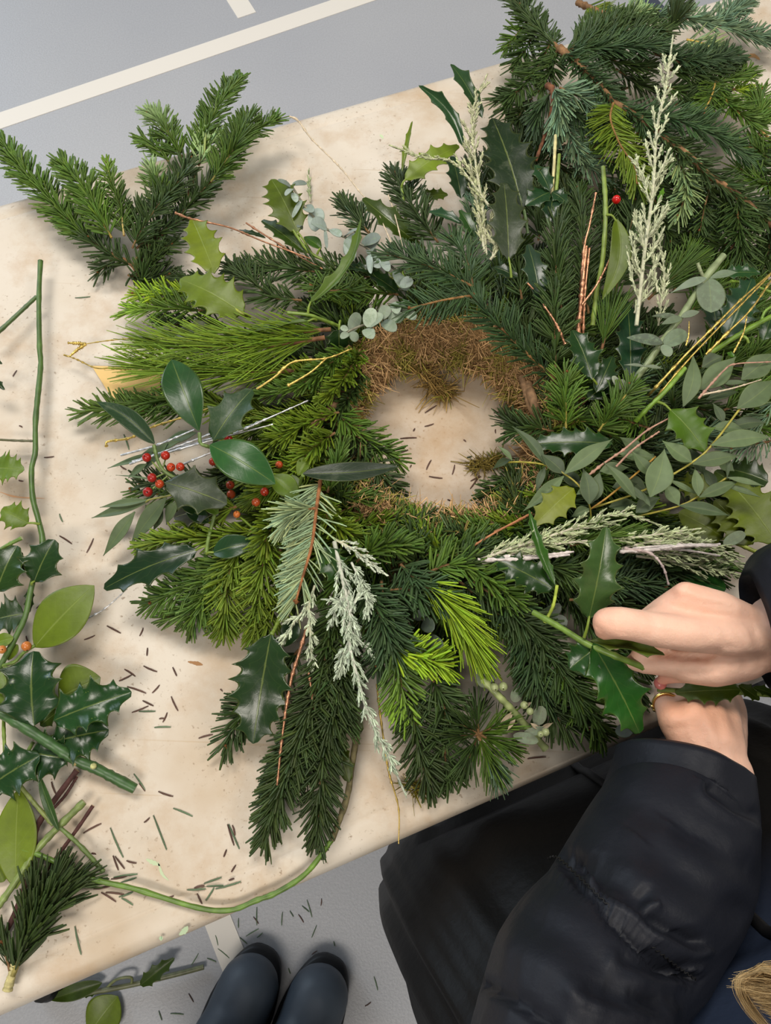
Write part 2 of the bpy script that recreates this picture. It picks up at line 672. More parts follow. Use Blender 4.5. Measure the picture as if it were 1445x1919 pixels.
# ------------------------------------------------------------------ plant builders
def leaf(parent, base, tip, wpx, col, under=None, kind='holly', spines=5, arch=0.06, fold=0.25, wave=0.10, roll=0.0,
         twist=0.0, m='holly', pet=None, name='leaf', petcol=None, bend=0.0, peak=0.8):
    """base/tip: (x, y, h) of the photo pixel and height above the table in cm; wpx: blade width in pixels"""
    p0, p1 = P(*base) if len(base) == 3 else np.asarray(base[0]), P(*tip) if len(tip) == 3 else np.asarray(tip[0])
    hm = ((p0[2] + p1[2]) / 2 - T) * 100
    Wd = wpx / PM(hm)
    Ln = np.linalg.norm(p1 - p0)
    A = (p1 - p0) / Ln
    Z = np.array([0, 0, 1.0])
    S0 = nrm(np.cross(A, Z))
    N0 = np.cross(S0, A)
    Mn = spines * 6 + 1 if kind == 'holly' else 19
    s = np.linspace(0, 1, Mn)
    if kind in ('holly', 'oval'):
        w = 0.5 * Wd * np.sin(np.pi * s ** peak) ** 0.62
        if kind == 'oval':
            w = 0.5 * Wd * np.sin(np.pi * s ** peak) ** 0.8
    elif kind == 'willow':
        w = 0.5 * Wd * np.sin(np.pi * s ** 0.80) ** 1.25
    else:
        w = 0.5 * Wd * np.sqrt(np.clip(1 - (2 * s - 1) ** 2, 0, 1))
    fwd = np.zeros(Mn)
    if kind == 'holly':
        ph = (s * spines) % 1.0
        pk = np.abs(2 * ph - 1) ** 2.0
        w = w * (0.75 + 0.31 * pk) + np.where(np.isclose(ph, 0) & (s > 0.01) & (s < 0.99), 0.045 * Wd, 0)
        fwd = 0.03 * Ln * pk * (s < 0.97)
    w[0] = max(w[0], 0.0006)
    w[-1] = 0.0002 if kind != 'round' else w[-1] + 0.0002
    V = np.array([-1, -.88, -.6, -.3, 0, .3, .6, .88, 1.0])
    nv = len(V)
    ang = roll + twist * s
    S = np.cos(ang)[:, None] * S0 + np.sin(ang)[:, None] * N0
    Nn = -np.sin(ang)[:, None] * S0 + np.cos(ang)[:, None] * N0
    C = p0 + A * (Ln * s)[:, None] + N0 * (arch * Ln * np.sin(np.pi * s))[:, None] + S0 * (bend * Ln * np.sin(np.pi * s))[:, None]
    off = V[None, :] * w[:, None]
    up = np.abs(off) * math.sin(fold)
    if kind == 'holly':
        up = up + wave * w[:, None] * (np.abs(V) ** 3)[None] * np.cos(np.pi * s * spines)[:, None] * np.where(V > 0, 1, -1)[None]
    else:
        up = up + wave * w[:, None] * (V ** 2)[None] * np.sin(5 * s + 1.0)[:, None] * np.where(V > 0, 1, -0.6)[None]
    X = C[:, None] + S[:, None] * (off * math.cos(fold))[..., None] + Nn[:, None] * up[..., None] + \
        A * (fwd[:, None] * np.abs(V)[None] ** 3)[..., None]
    if under is None:
        under = np.asarray(col) * 0.6 + np.array([110, 130, 70]) * 0.4
    tint = np.array([.42, .46, .09]) if m == 'lime' else (np.array([.68, .66, .40]) if m in ('holly', 'dusty') else np.array([.84, .84, .80]))
    ct, cb = lin(col) * tint, lin(under) * tint
    jit = 1 + 0.10 * rng.standard_normal()
    c = np.tile(ct * jit, (Mn, nv, 1))
    c *= (0.94 + 0.12 * rng.random((Mn, 1, 1)))
    c[:, [0, -1]] = c[:, [0, -1]] * 0.7 + lin((140, 150, 70)) * 0.14
    q = grid_quads(Mn, nv, False)
    uv = np.stack(np.broadcast_arrays(s[:, None], V[None]), -1).reshape(-1, 2)
    g = Geo()
    th = 0.0005
    top = X.reshape(-1, 3)
    botv = (X - Nn[:, None] * th).reshape(-1, 3)
    nn = Mn * nv
    rim = []
    for i in range(Mn - 1):
        a, b = i * nv, (i + 1) * nv
        rim.append((a, b, b + nn, a + nn))
        a, b = a + nv - 1, b + nv - 1
        rim.append((b, a, a + nn, b + nn))
    allq = np.vstack([q, q[:, ::-1] + nn, np.array(rim)])
    g.add(np.vstack([top, botv]), np.vstack([c.reshape(-1, 3), np.tile(cb * jit, (nn, 1))]), allq, uv=np.vstack([uv, uv]))
    if pet is not None:
        q0 = P(*pet)
        midp = (q0 + p0) / 2 + np.array([0, 0, 0.002])
        tube(g, spline([q0, midp, p0 + A * Ln * 0.03], 6), [0.0013, 0.0012, 0.0011, 0.001, 0.001, 0.0008],
             lin(petcol or (118, 138, 52)), 6)
    return g.build(name, M[m], parent, org=p0)


def berry(parent, x, y, h, rpx, col, name='berry'):
    r = rpx / PM(h)
    g = Geo()
    c = P(x, y, h)
    sphere(g, c, r, lin(col) * (np.array([.85, .72, .72]) if name == 'berry' else .85), 14, 9, 0.97)
    d = nrm(np.array([0.2, -0.3, 0.9]) + 0.5 * rng.standard_normal(3))
    sphere(g, c + d * r * 0.96, r * 0.17, lin((40, 28, 20)), 6, 4)
    return g.build(name, M['berry'], parent, org=c)


def stem(parent, pts, rmm, col, name='stem', m='stem', knob=0.15, endcol=None, seg=8, n=None, taper=1.0):
    ctl = [P(*p) for p in pts]
    n = n or max(8, 7 * len(pts))
    path, ln = even(spline(ctl, n * 2), n)
    k = rng.random(n)
    r = rmm * 0.001 * (1 + knob * (k > 0.82) + 0.04 * rng.standard_normal(n))
    r = r * np.linspace(1, taper, n)
    c = lin(col) * (1 + 0.10 * rng.standard_normal((n, 1)))
    g = Geo()
    tube(g, path, r, np.clip(c, 0, 1), seg, endcol=lin(endcol) if endcol else None)
    return g.build(name, M[m], parent, org=path[0])


GREEN = {
    'dark': ((44, 66, 30), (116, 140, 98)), 'blue': ((44, 70, 44), (126, 150, 120)), 'mid': ((64, 94, 34), (126, 152, 88)),
    'olive': ((88, 114, 34), (132, 152, 70)), 'lime': ((118, 154, 36), (154, 178, 82)), 'pine': ((98, 130, 40), (134, 158, 64)),
    'stripe': ((164, 184, 138), (92, 120, 66)),
    'pale': ((134, 158, 104), (84, 112, 60)), 'grey': ((112, 138, 104), (82, 106, 74)), 'black': ((40, 57, 28), (86, 108, 70)),
}


def fir(parent, pts, nl=22, col='dark', style='flat', dens=15, wmm=2.1, tw=1.3, twcol=(112, 84, 52), name='fir_sprig', tipcol=None,
        world=False, lab=None, bare=0.03, side=0):
    ctl = [np.asarray(p) for p in pts] if world else [P(*p) for p in pts]
    path, Ln = even(spline(ctl, 40), 24)
    g = Geo()
    tube(g, path, np.linspace(tw, tw * 0.55, 24) * 0.001, np.clip(lin(twcol) * (1 + 0.15 * rng.standard_normal((24, 1))), 0, 1), 6,
         endcol=lin((176, 140, 92)))
    tip = path[-1]
    for _ in range(3):
        sphere(g, tip + rng.standard_normal(3) * 0.0009, 0.0016, lin((128, 82, 46)), 6, 4)
    o = g.build(name, M['bark'], parent, org=path[0])
    if lab:
        o['label'] = lab
    n = int(Ln * 100 * dens)
    t = np.sort(rng.uniform(bare, 1, n))
    fi = t * 23
    i0 = np.clip(fi.astype(int), 0, 22)
    fr = (fi - i0)[:, None]
    B = path[i0] * (1 - fr) + path[i0 + 1] * fr
    Tt, Ss, Uu = frames(path)
    Tn, Sn, Un = Tt[i0], Ss[i0], Uu[i0]
    sgn = np.where(rng.random(n) < 0.5, -1, 1)
    if side:
        sgn = np.where(rng.random(n) < 0.9, side, -side)
    if style in ('flat', 'under'):
        el = np.radians(np.abs(rng.normal(8, 20, n)))
        topm = rng.random(n) < (0.30 if style == 'flat' else 0.06)
        el = np.where(topm, np.radians(rng.uniform(35, 88, n)), el)
        if style == 'under':
            el = np.radians(rng.normal(2, 11, n))
        al = np.radians(rng.normal(58, 9, n))
        al = np.where(topm, al * 0.62, al)
    elif style == 'brush':
        el = np.radians(rng.uniform(-25, 90, n))
        al = np.radians(rng.normal(44, 11, n))
    elif style == 'pine':
        el = np.radians(rng.uniform(-35, 90, n))
        al = np.radians(rng.normal(27, 8, n))
    elif style == 'curl':
        el = np.radians(rng.uniform(-10, 90, n))
        al = np.radians(rng.normal(60, 14, n))
    al = al * (1 - 0.62 * np.clip((t - 0.72) / 0.28, 0, 1) ** 1.3)
    rad = (np.cos(el) * sgn)[:, None] * Sn + np.sin(el)[:, None] * Un
    D = np.cos(al)[:, None] * Tn + np.sin(al)[:, None] * rad
    D = nrm(D + 0.07 * rng.standard_normal((n, 3)))
    Lk = nl * 0.001 * (0.72 + 0.28 * np.sin(np.pi * np.clip(t * 0.8 + 0.15, 0, 1))) * rng.uniform(0.78, 1.1, n)
    if style == 'flat':
        Lk = np.where(topm, Lk * 0.72, Lk)
    NN = nrm(Un + 0.35 * rng.standard_normal((n, 3)))
    kk = 0.30 if style == 'curl' else 0.16
    bnd = (Tn * 0.75 + Un * (0.5 if style == 'curl' else 0.05) - np.array([0, 0, 0.2])) * (Lk * kk * rng.uniform(0.3, 1.3, n))[:, None]
    ct, cb = GREEN[col]
    if style == 'curl':
        wmm *= 1.2
    j = (1 + 0.13 * rng.standard_normal((n, 1))) * (1 + 0.12 * rng.standard_normal())
    hue = rng.standard_normal((n, 1)) * np.array([0.10, 0.02, -0.06])
    ctop = np.clip(lin(ct) * j * (1 + hue) * (np.array([1.12, 1.0, 0.60]) if col not in ('pale', 'grey', 'stripe') else 0.92), 0.004, 1)
    if tipcol:
        k = np.clip((t - 0.45) / 0.4, 0, 1)[:, None]
        ctop = ctop * (1 - k) + np.clip(lin(GREEN[tipcol][0]) * j, 0, 1) * k
    cbot = lin(cb) * (1 + 0.1 * rng.standard_normal((n, 1)))
    g = Geo()
    # keep needles above the table where they lie on it
    E = B + D * Lk[:, None] + bnd
    over = (np.abs((E - O0) @ EX - 0.4) < 0.95) & (((E - O0) @ EY) > 0) & (((E - O0) @ EY) < 0.76)
    low = np.where(over & (B[:, 2] > T), np.maximum(0, T + 0.0015 - E[:, 2]), 0)
    bnd[:, 2] += low
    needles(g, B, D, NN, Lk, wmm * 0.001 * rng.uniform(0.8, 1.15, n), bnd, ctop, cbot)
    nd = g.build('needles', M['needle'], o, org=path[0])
    nd['kind'] = 'stuff'
    return o


def spray(parent, pts, nside=10, slen=32, col=(176, 186, 152), dens=26, rmm=1.4, name='pale_spray', lab=None, stemcol=(190, 188, 160), nl=6.0,
          sides=True, sang=28):
    ctl = [P(*p) for p in pts]
    path, Ln = even(spline(ctl, 60), 30)
    g = Geo()
    tube(g, path, np.linspace(rmm, rmm * 0.45, 30) * 0.001, lin(stemcol), 6)
    branches = [(path, dens)]
    Tt, Ss, Uu = frames(path)
    for k in range(nside if sides else 0):
        f = 0.06 + 0.86 * (k + 0.4 * rng.random()) / nside
        i = int(f * 29)
        sg = 1 if k % 2 else -1
        el = math.radians(rng.uniform(-5, 45))
        d = nrm(Tt[i] * math.cos(math.radians(sang)) + math.sin(math.radians(sang)) * (sg * math.cos(el) * Ss[i] + math.sin(el) * Uu[i]))
        ll = slen * 0.001 * rng.uniform(0.45, 1.1) * (1.1 - 0.6 * f)
        e = path[i] + d * ll + Tt[i] * ll * 0.25
        b = spline([path[i], path[i] + d * ll * 0.5, e], 8)
        tube(g, b, np.linspace(rmm * 0.5, rmm * 0.3, 8) * 0.001, lin(stemcol), 5)
        branches.append((b, dens * 1.15))
    o = g.build(name, M['spray'], parent, org=path[0])
    if lab:
        o['label'] = lab
    g = Geo()
    for b, dn in branches:
        q, l = even(b, 12)
        n = max(8, int(l * 100 * dn * 0.5))
        t = rng.uniform(0.04, 1, n)
        fi = t * 11
        i0 = np.clip(fi.astype(int), 0, 10)
        fr = (fi - i0)[:, None]
        B = q[i0] * (1 - fr) + q[i0 + 1] * fr
        t_, s_, u_ = frames(q)
        ph = rng.uniform(0, 2 * np.pi, n)
        al = np.radians(rng.normal(26, 8, n)) * np.where(t > 0.9, 0.5, 1)
        rad = np.cos(ph)[:, None] * s_[i0] + np.sin(ph)[:, None] * u_[i0]
        D = np.cos(al)[:, None] * t_[i0] + np.sin(al)[:, None] * rad
        Lk = nl * 0.001 * rng.uniform(0.7, 1.1, n)
        cc = np.clip(lin(col) * (1 + 0.22 * rng.standard_normal((n, 1))), 0.02, 1)
        needles(g, B, D, nrm(rad + np.array([0, 0, .4])), Lk, 0.0015, -rad * (Lk * 0.12)[:, None], cc, cc * 0.75)
    nd = g.build('scale_leaves', M['spray'], o, org=path[0])
    nd['kind'] = 'stuff'
    return o


METALS = {'copper': (190, 138, 106), 'gold': (206, 178, 96), 'silver': (200, 200, 200), 'beige': (206, 188, 160), 'rose': (176, 136, 116)}


def twig(parent, pts, rmm=1.0, col='gold', name='painted_twig', m=None, lab=None, n=None):
    o = stem(parent, pts, rmm, METALS[col] if isinstance(col, str) else col, name, m or ('metal' if col in ('copper', 'gold', 'silver') else 'twig'), knob=0.7, seg=6,
             n=n or 10 * len(pts), taper=0.6)
    if lab:
        o['label'] = lab
    return o


# ------------------------------------------------------------------ pixel frames of the detail views
def frame(ox, oy, s):
    return lambda x, y, h=0.0: (ox + x / s, oy + y / s, h)


K0 = frame(0, 0, 1)
K1, K2, K3, K4 = frame(0, 0, 2.58), frame(440, 120, 2.779), frame(880, 0, 2.557), frame(120, 400, 2.58)
K5, K6 = frame(560, 520, 2.779), frame(960, 480, 2.979)
J1, J2, J3, J4 = frame(0, 480, 3.097), frame(0, 1000, 3.997), frame(0, 1400, 3.01), frame(180, 880, 2.89)
J5, J6, J8 = frame(380, 1080, 2.331), frame(880, 940, 2.557), frame(100, 1620, 2.189)
JH = frame(1040, 1040, 3.568)


def fk(parent, k, pts, *a, **kw):
    return fir(parent, [k(*p) for p in pts], *a, **kw)


# ------------------------------------------------------------------ wreath: base ring of moss
WC = P(822, 838, 0)
wreath = thing('wreath', WC, 'large round festive wreath of mixed evergreens on a moss ring on the table', 'wreath')
RR, RT = 0.106, 0.021
g = Geo()
a = np.linspace(0, 2 * np.pi, 72, endpoint=False)
ring = WC + np.stack([RR * np.cos(a), RR * np.sin(a), 0 * a + 0.027], 1)
nb = 14
th = np.linspace(0, 2 * np.pi, nb, endpoint=False)
rr = RT * (1 + 0.10 * rng.standard_normal((72, nb)))
v = WC + np.stack([(RR + rr * np.cos(th)) * np.cos(a)[:, None], (RR + rr * np.cos(th)) * np.sin(a)[:, None], 0.0275 + rr * np.sin(th)], -1)
q = grid_quads(73, nb)
q = np.where(q >= 72 * nb, q - 72 * nb, q)
v[..., 2] = np.maximum(v[..., 2], T + 0.0005)
g.add(v.reshape(-1, 3), lin((124, 98, 64)), q)
g.build('moss_ring', M['moss'], wreath, org=WC)


def moss(parent, B, n, col1, col2, ln=0.012, name='moss_strands', out=None, green=0.25):
    idx = rng.integers(0, len(B), n)
    b = B[idx] + rng.standard_normal((n, 3)) * 0.0024
    D = rng.standard_normal((n, 3))
    if out is not None:
        D = D + out[idx] * 1.1
    D = nrm(D)
    Lk = ln * rng.uniform(0.6, 1.3, n)
    bd = rng.standard_normal((n, 3)) * (Lk * 1.5)[:, None]
    bd[:, 2] -= 0.002
    patch = np.sin(b[:, 0] * 130) + np.sin(b[:, 1] * 170 + 2) + 0.5 * rng.standard_normal(n)
    k = (patch > (1.1 - green * 2))[:, None]
    c = np.where(k, lin(col2), lin(col1)) * (1 + 0.25 * rng.standard_normal((n, 1)))
    c = np.clip(c, 0.01, 1)
    b[:, 2] = np.maximum(b[:, 2], T + 0.002)
    low = np.maximum(0, T + 0.001 - (b[:, 2] + D[:, 2] * Lk + bd[:, 2]))
    bd[:, 2] += low
    g = Geo()
    needles(g, b, D, nrm(rng.standard_normal((n, 3)) + (0, 0, 1)), Lk, 0.0012, bd, c, c * 0.8)
    o = g.build(name, M['moss'], parent, org=b.mean(0))
    o['kind'] = 'stuff'
    return o


sel = v.reshape(-1, 3)
nm = nrm(np.stack([np.cos(th) * np.cos(a)[:, None], np.cos(th) * np.sin(a)[:, None], np.sin(th) + 0 * a[:, None]], -1).reshape(-1, 3))
moss(wreath, sel, 30000, (196, 160, 114), (158, 148, 74), 0.0044, out=nm)
# tuft of moss hanging into the opening
tuft = np.array([P(*K5(x, y, h)) for x, y, h in [(640, 490, 2.5), (680, 530, 2), (715, 560, 1.2), (745, 590, .8), (770, 605, .5)]])
moss(wreath, np.repeat(tuft, 4, 0), 420, (158, 130, 76), (140, 136, 56), 0.0055, name='moss_tuft', green=0.5)

# ------------------------------------------------------------------ wreath: hidden filling sprigs, wired on all round
for k in range(46):
    an = 2 * np.pi * k / 46 + rng.normal(0, 0.05)
    d = np.array([math.cos(an), math.sin(an), 0])
    side = np.array([-d[1], d[0], 0]) * rng.normal(0, 0.03)
    deg = math.degrees(an) % 360
    rt = 0.205
    if 300 < deg or deg < 40:
        rt = 0.28
    if 35 <= deg < 120:
        rt = 0.215
    rt += rng.normal(0, 0.012)
    fir(wreath, [WC + d * 0.105 + (0, 0, .045), WC + d * 0.15 + side * .5 + (0, 0, .040), WC + d * rt + side + (0, 0, .014)], 21,
        ['dark', 'mid', 'dark', 'olive', 'black'][k % 5], 'brush', 17, world=True)
for k in range(44):
    an = 2 * np.pi * (k + .5) / 44 + rng.normal(0, 0.06)
    deg = math.degrees(an) % 360
    if 95 < deg < 125:
        continue
    d = np.array([math.cos(an), math.sin(an), 0])
    side = np.array([-d[1], d[0], 0]) * rng.normal(0, 0.02)
    c = 'olive' if 150 < deg < 235 else ('dark' if k % 2 else 'mid')
    fir(wreath, [WC + d * 0.112 + (0, 0, .052), WC + d * 0.14 + side * .5 + (0, 0, .056), WC + d * 0.185 + side + (0, 0, .036)], 20, c, 'brush', 17, world=True)

for k in range(22):
    an = math.radians(165 + 215 * k / 21 + rng.normal(0, 3))
    d = np.array([math.cos(an), math.sin(an), 0])
    t_ = np.array([-d[1], d[0], 0]) * rng.choice([-1, 1])
    fir(wreath, [WC + d * 0.125 + t_ * .02 + (0, 0, .05), WC + d * 0.112 + t_ * .0 + (0, 0, .054), WC + d * rng.uniform(.082, .094) - t_ * .022 + (0, 0, .04)], 17, ['mid', 'olive', 'dark'][k % 3], 'brush', 20, world=True)

# ------------------------------------------------------------------ wreath: fir and pine sprigs that show
w = wreath
# top left
fk(w, K2, [(850, 1200, 6), (540, 1180, 7), (400, 1150, 6.5)], 23, 'mid', 'flat', 18)
fk(w, K2, [(820, 1120, 6), (500, 1090, 6), (180, 1060, 5), (10, 1060, 3)], 26, 'dark', 'flat', 19)
fk(w, K4, [(1150, 420, 6), (1010, 405, 6), (900, 320, 5.5), (800, 250, 4.5)], 22, 'dark', 'flat', 18)
fk(w, K4, [(1180, 380, 7), (1340, 372, 7.4), (1440, 365, 7)], 20, 'mid', 'flat', 18)
fk(w, K4, [(760, 480, 4), (560, 460, 4), (400, 462, 3.2), (320, 470, 2.6)], 24, 'mid', 'flat', 16, tipcol='lime')
fk(w, K4, [(800, 560, 3), (560, 540, 2.4), (470, 520, 2)], 20, 'dark', 'brush', 15)
fk(w, K4, [(680, 400, 3.2), (480, 390, 3.6), (340, 390, 3)], 18, 'lime', 'flat', 15)
fk(w, K4, [(740, 330, 3), (620, 320, 3), (540, 330, 2.2)], 16, 'dark', 'brush', 14)
# long needled pine on the left
fk(w, K4, [(1260, 600, 7.5), (1000, 640, 7.5), (700, 650, 6.6), (420, 640, 5)], 56, 'pine', 'pine', 17, 1.25, 2.4, (120, 84, 56), 'pine_sprig')
fk(w, K4, [(1120, 760, 6.5), (800, 770, 6), (560, 760, 5), (380, 745, 4)], 54, 'pine', 'pine', 16, 1.25, 2.2, (120, 84, 56), 'pine_sprig')
fk(w, K4, [(1290, 560, 7.6), (1040, 580, 7.8), (860, 600, 7.4)], 46, 'pine', 'pine', 13, 1.2, 2.2, (120, 84, 56), 'pine_sprig')
# left
fk(w, K4, [(640, 960, 3.5), (400, 955, 3), (200, 950, 2.6), (90, 960, 2)], 24, 'mid', 'flat', 13, tipcol='olive')
fk(w, K4, [(760, 900, 4), (520, 900, 4), (330, 930, 3)], 23, 'mid', 'brush', 14)
fk(w, K4, [(1000, 960, 5), (820, 950, 5), (640, 930, 4)], 22, 'olive', 'brush', 14)
# curly dense ones by the opening, left
fk(w, K4, [(1430, 660, 7.5), (1360, 790, 8), (1260, 900, 7.5)], 15, 'olive', 'curl', 30, 2.0)
fk(w, K4, [(1380, 640, 8), (1250, 760, 8), (1120, 840, 7.2), (960, 880, 6.4)], 15, 'mid', 'curl', 28, 2.0)
fk(w, K4, [(1440, 760, 6), (1390, 860, 6.5), (1330, 960, 6.5)], 14, 'dark', 'curl', 28, 2.0)
fk(w, K4, [(1330, 960, 7), (1180, 1010, 7), (1050, 1080, 6.5), (960, 1130, 5.8)], 17, 'olive', 'curl', 26, 1.9)
fk(w, K4, [(1310, 1060, 7), (1210, 1130, 7), (1140, 1210, 6.4)], 17, 'olive', 'curl', 26, 1.9)
fk(w, K4, [(1260, 1120, 5), (1120, 1180, 5), (900, 1260, 5)], 18, 'mid', 'brush', 20)
# inner left, reaching into the opening
fk(w, K5, [(190, 700, 6.5), (300, 800, 6), (400, 880, 5), (510, 950, 3.6)], 22, 'mid', 'flat', 18)
fk(w, K5, [(260, 800, 5.5), (360, 930, 5), (440, 1040, 4), (510, 1120, 2.6)], 21, 'dark', 'flat', 18)
fk(w, K5, [(150, 1120, 7), (190, 1000, 7.4), (230, 880, 7)], 17, 'mid', 'brush', 18)
# lower left fans
fk(w, J4, [(900, 330, 6), (640, 370, 5.5), (420, 380, 4.6), (260, 410, 3.4)], 20, 'olive', 'brush', 18)
fk(w, J4, [(900, 420, 6), (700, 520, 5.4), (480, 640, 4.2), (300, 720, 2.6)], 23, 'mid', 'flat', 19)
fk(w, J4, [(880, 480, 5), (660, 640, 4.6), (520, 760, 3.4), (400, 800, 2)], 22, 'mid', 'brush', 17)
fk(w, J4, [(780, 420, 6.6), (720, 580, 6), (700, 740, 4.8), (690, 890, 2.6)], 22, 'olive', 'flat', 24)
fk(w, J4, [(720, 470, 6), (600, 640, 5), (540, 780, 3.6), (510, 850, 2)], 22, 'mid', 'flat', 19)
fk(w, J4, [(940, 260, 7), (920, 450, 7), (880, 640, 6), (870, 800, 4), (860, 900, 2.6)], 22, 'olive', 'flat', 23)
fk(w, J4, [(1010, 180, 7), (960, 300, 7.6), (900, 420, 7.4)], 17, 'olive', 'curl', 24, 1.9)
fk(w, J4, [(1000, 430, 6), (990, 600, 5.6), (960, 760, 4.4), (900, 880, 3)], 21, 'olive', 'flat', 20)
fk(w, J4, [(760, 200, 6), (640, 240, 5.6), (520, 300, 5)], 18, 'olive', 'curl', 20)
fk(w, J4, [(620, 60, 4), (420, 80, 3.6), (240, 70, 2.8)], 20, 'dark', 'flat', 9)
fk(w, J4, [(640, 110, 4), (420, 140, 3.2), (190, 110, 2.2)], 19, 'mid', 'flat', 8)
# sprig showing its striped underside
fk(w, J4, [(1215, 60, 8.5), (1195, 200, 9), (1170, 400, 9), (1120, 580, 8.4), (1080, 720, 7.6)], 25, 'stripe', 'under', 28, 1.7, 1.8, (150, 98, 60), side=1, lab='fir sprig turned to show pale striped undersides')
fk(w, J4, [(1185, 210, 9.4), (1120, 215, 9.8), (1070, 240, 9.8), (1030, 300, 9.2)], 24, 'stripe', 'pine', 34, 1.6, 1.4, (150, 98, 60))
fk(w, J4, [(1240, 150, 7), (1250, 250, 7.6), (1330, 320, 7.4), (1430, 370, 6.8)], 15, 'olive', 'curl', 26, 1.8)
# inner bottom edge
fk(w, K5, [(620, 1500, 6), (600, 1400, 6.2), (560, 1280, 5), (440, 1250, 4)], 22, 'dark', 'flat', 18)
fk(w, K5, [(740, 1480, 5.6), (700, 1400, 5.6), (620, 1280, 4.4), (560, 1220, 3)], 22, 'mid', 'flat', 18)
fk(w, K5, [(820, 1490, 5), (740, 1390, 5), (680, 1300, 3.6)], 20, 'dark', 'flat', 17)
fk(w, K5, [(300, 1480, 7.4), (420, 1400, 7.6), (560, 1400, 7)], 18, 'mid', 'curl', 24)
fk(w, K5, [(900, 1470, 5), (860, 1400, 5), (930, 1330, 4.4), (1010, 1220, 3.6)], 18, 'mid', 'flat', 17)
# bottom: long dark sprigs over the near edge
fk(w, J5, [(560, 150, 6), (520, 420, 5.4), (420, 720, 3.8), (330, 960, 2.6), (270, 1150, 1.6)], 24, 'black', 'flat', 24)
fk(w, J5, [(640, 220, 6), (590, 480, 5), (530, 760, 3.6), (510, 960, 2.6), (500, 1140, 1.6)], 24, 'black', 'flat', 24)
fk(w, J5, [(560, 420, 3.6), (440, 640, 3.2), (360, 840, 2.6), (310, 1020, 2)], 24, 'black', 'flat', 20)
fk(w, J5, [(420, 320, 3.6), (280, 500, 2.6), (160, 620, 2), (100, 740, 1.4)], 24, 'dark', 'flat', 19)
fk(w, J5, [(640, 300, 4), (560, 560, 3.6), (480, 800, 3), (430, 900, 2.4)], 24, 'black', 'flat', 18)
fk(w, J5, [(600, 100, 6), (570, 300, 5.6), (600, 520, 4.6), (620, 640, 3.8)], 24, 'dark', 'flat', 20)
# bottom centre
fk(w, J5, [(780, 20, 7), (800, 200, 7), (850, 380, 6), (880, 560, 4.4), (890, 620, 3.8)], 25, 'blue', 'flat', 22, tipcol='lime', lab='fir sprig with bright lime new growth at its tip')
fk(w, J5, [(830, 330, 6.6), (940, 350, 6.2), (1060, 390, 5)], 22, 'lime', 'flat', 20, lab='short bright lime fir tip')
fk(w, J5, [(700, 40, 7.4), (760, 140, 7.6), (800, 260, 7), (760, 400, 5.6)], 23, 'blue', 'flat', 20)
fk(w, J5, [(940, 10, 8), (1060, 110, 7.6), (1150, 240, 6.6), (1200, 340, 5.4)], 38, 'lime', 'pine', 26, 1.4, 1.8, (130, 86, 50), 'pine_sprig', lab='bright lime long-needled pine sprig')
fk(w, J5, [(820, 60, 7.4), (900, 60, 7.6), (990, 110, 7)], 22, 'blue', 'flat', 18)
fk(w, J5, [(900, 480, 4.4), (930, 660, 3.6), (960, 820, 2.4), (1000, 920, 1.4)], 23, 'black', 'flat', 22)
fk(w, J5, [(1000, 440, 4.4), (1050, 560, 4), (1080, 640, 3.4)], 24, 'dark', 'flat', 20)
fk(w, J5, [(1060, 560, 3.4), (1060, 700, 3), (1060, 800, 2.2), (1080, 880, 1.4)], 24, 'dark', 'flat', 18)
for dx, dy in ((-150, 20), (-60, 150), (60, 160), (140, 60), (120, -60), (-10, -110), (-110, -60)):
    fk(w, J5, [(1205, 690, 3.6), (1205 + dx * .5, 690 + dy * .5, 4.2), (1205 + dx, 690 + dy, 2.8)], 26, 'mid' if dx > 0 else 'dark', 'pine', 15, 1.3)
fk(w, J5, [(1200, 700, 4), (1260, 780, 3.6), (1290, 880, 2)], 24, 'grey', 'pine', 14, 1.3)
fk(w, J5, [(1120, 20, 7), (1250, 130, 6.6), (1370, 240, 5.6), (1420, 420, 4)], 24, 'dark', 'flat', 20)
# lower right
fk(w, J6, [(20, 380, 7.6), (150, 480, 7.4), (330, 640, 6.6), (440, 820, 5.4), (540, 990, 4)], 25, 'dark', 'flat', 22, tipcol='mid')
fk(w, J6, [(160, 420, 7), (270, 620, 6.4), (330, 840, 5), (400, 960, 3.6)], 25, 'blue', 'flat', 22)
fk(w, J6, [(240, 660, 5), (330, 880, 4.2), (420, 1040, 3), (560, 1090, 2)], 24, 'dark', 'flat', 18)
fk(w, J6, [(430, 720, 5), (500, 880, 4.2), (590, 1030, 3), (640, 1120, 1.6)], 24, 'mid', 'flat', 18)
fk(w, J6, [(20, 330, 8), (100, 380, 8), (220, 470, 7.6)], 19, 'mid', 'curl', 20)
fk(w, J6, [(-80, 330, 7.8), (10, 260, 8), (90, 210, 7)], 18, 'dark', 'brush', 20)
fk(w, J6, [(-200, 340, 8), (-90, 300, 8), (20, 320, 8)], 22, 'mid', 'flat', 18)
fk(w, J6, [(-160, 260, 7), (-40, 230, 7), (80, 170, 6.2)], 18, 'mid', 'curl', 18)
fk(w, J6, [(-330, 300, 7.6), (-230, 400, 8), (-100, 470, 7.6)], 22, 'blue', 'flat', 18)
fk(w, J6, [(330, 300, 6), (520, 330, 6), (740, 335, 5.4), (900, 350, 4.4)], 24, 'dark', 'flat', 17)
fk(w, J6, [(600, 400, 6), (780, 390, 5.6), (940, 420, 4.6)], 22, 'blue', 'flat', 17)
fk(w, J6, [(480, 210, 8), (600, 180, 8.4), (760, 150, 7.6)], 26, 'mid', 'pine', 17)
fk(w, J6, [(840, 330, 5), (1040, 330, 4.6), (1200, 360, 4)], 22, 'dark', 'flat', 17)
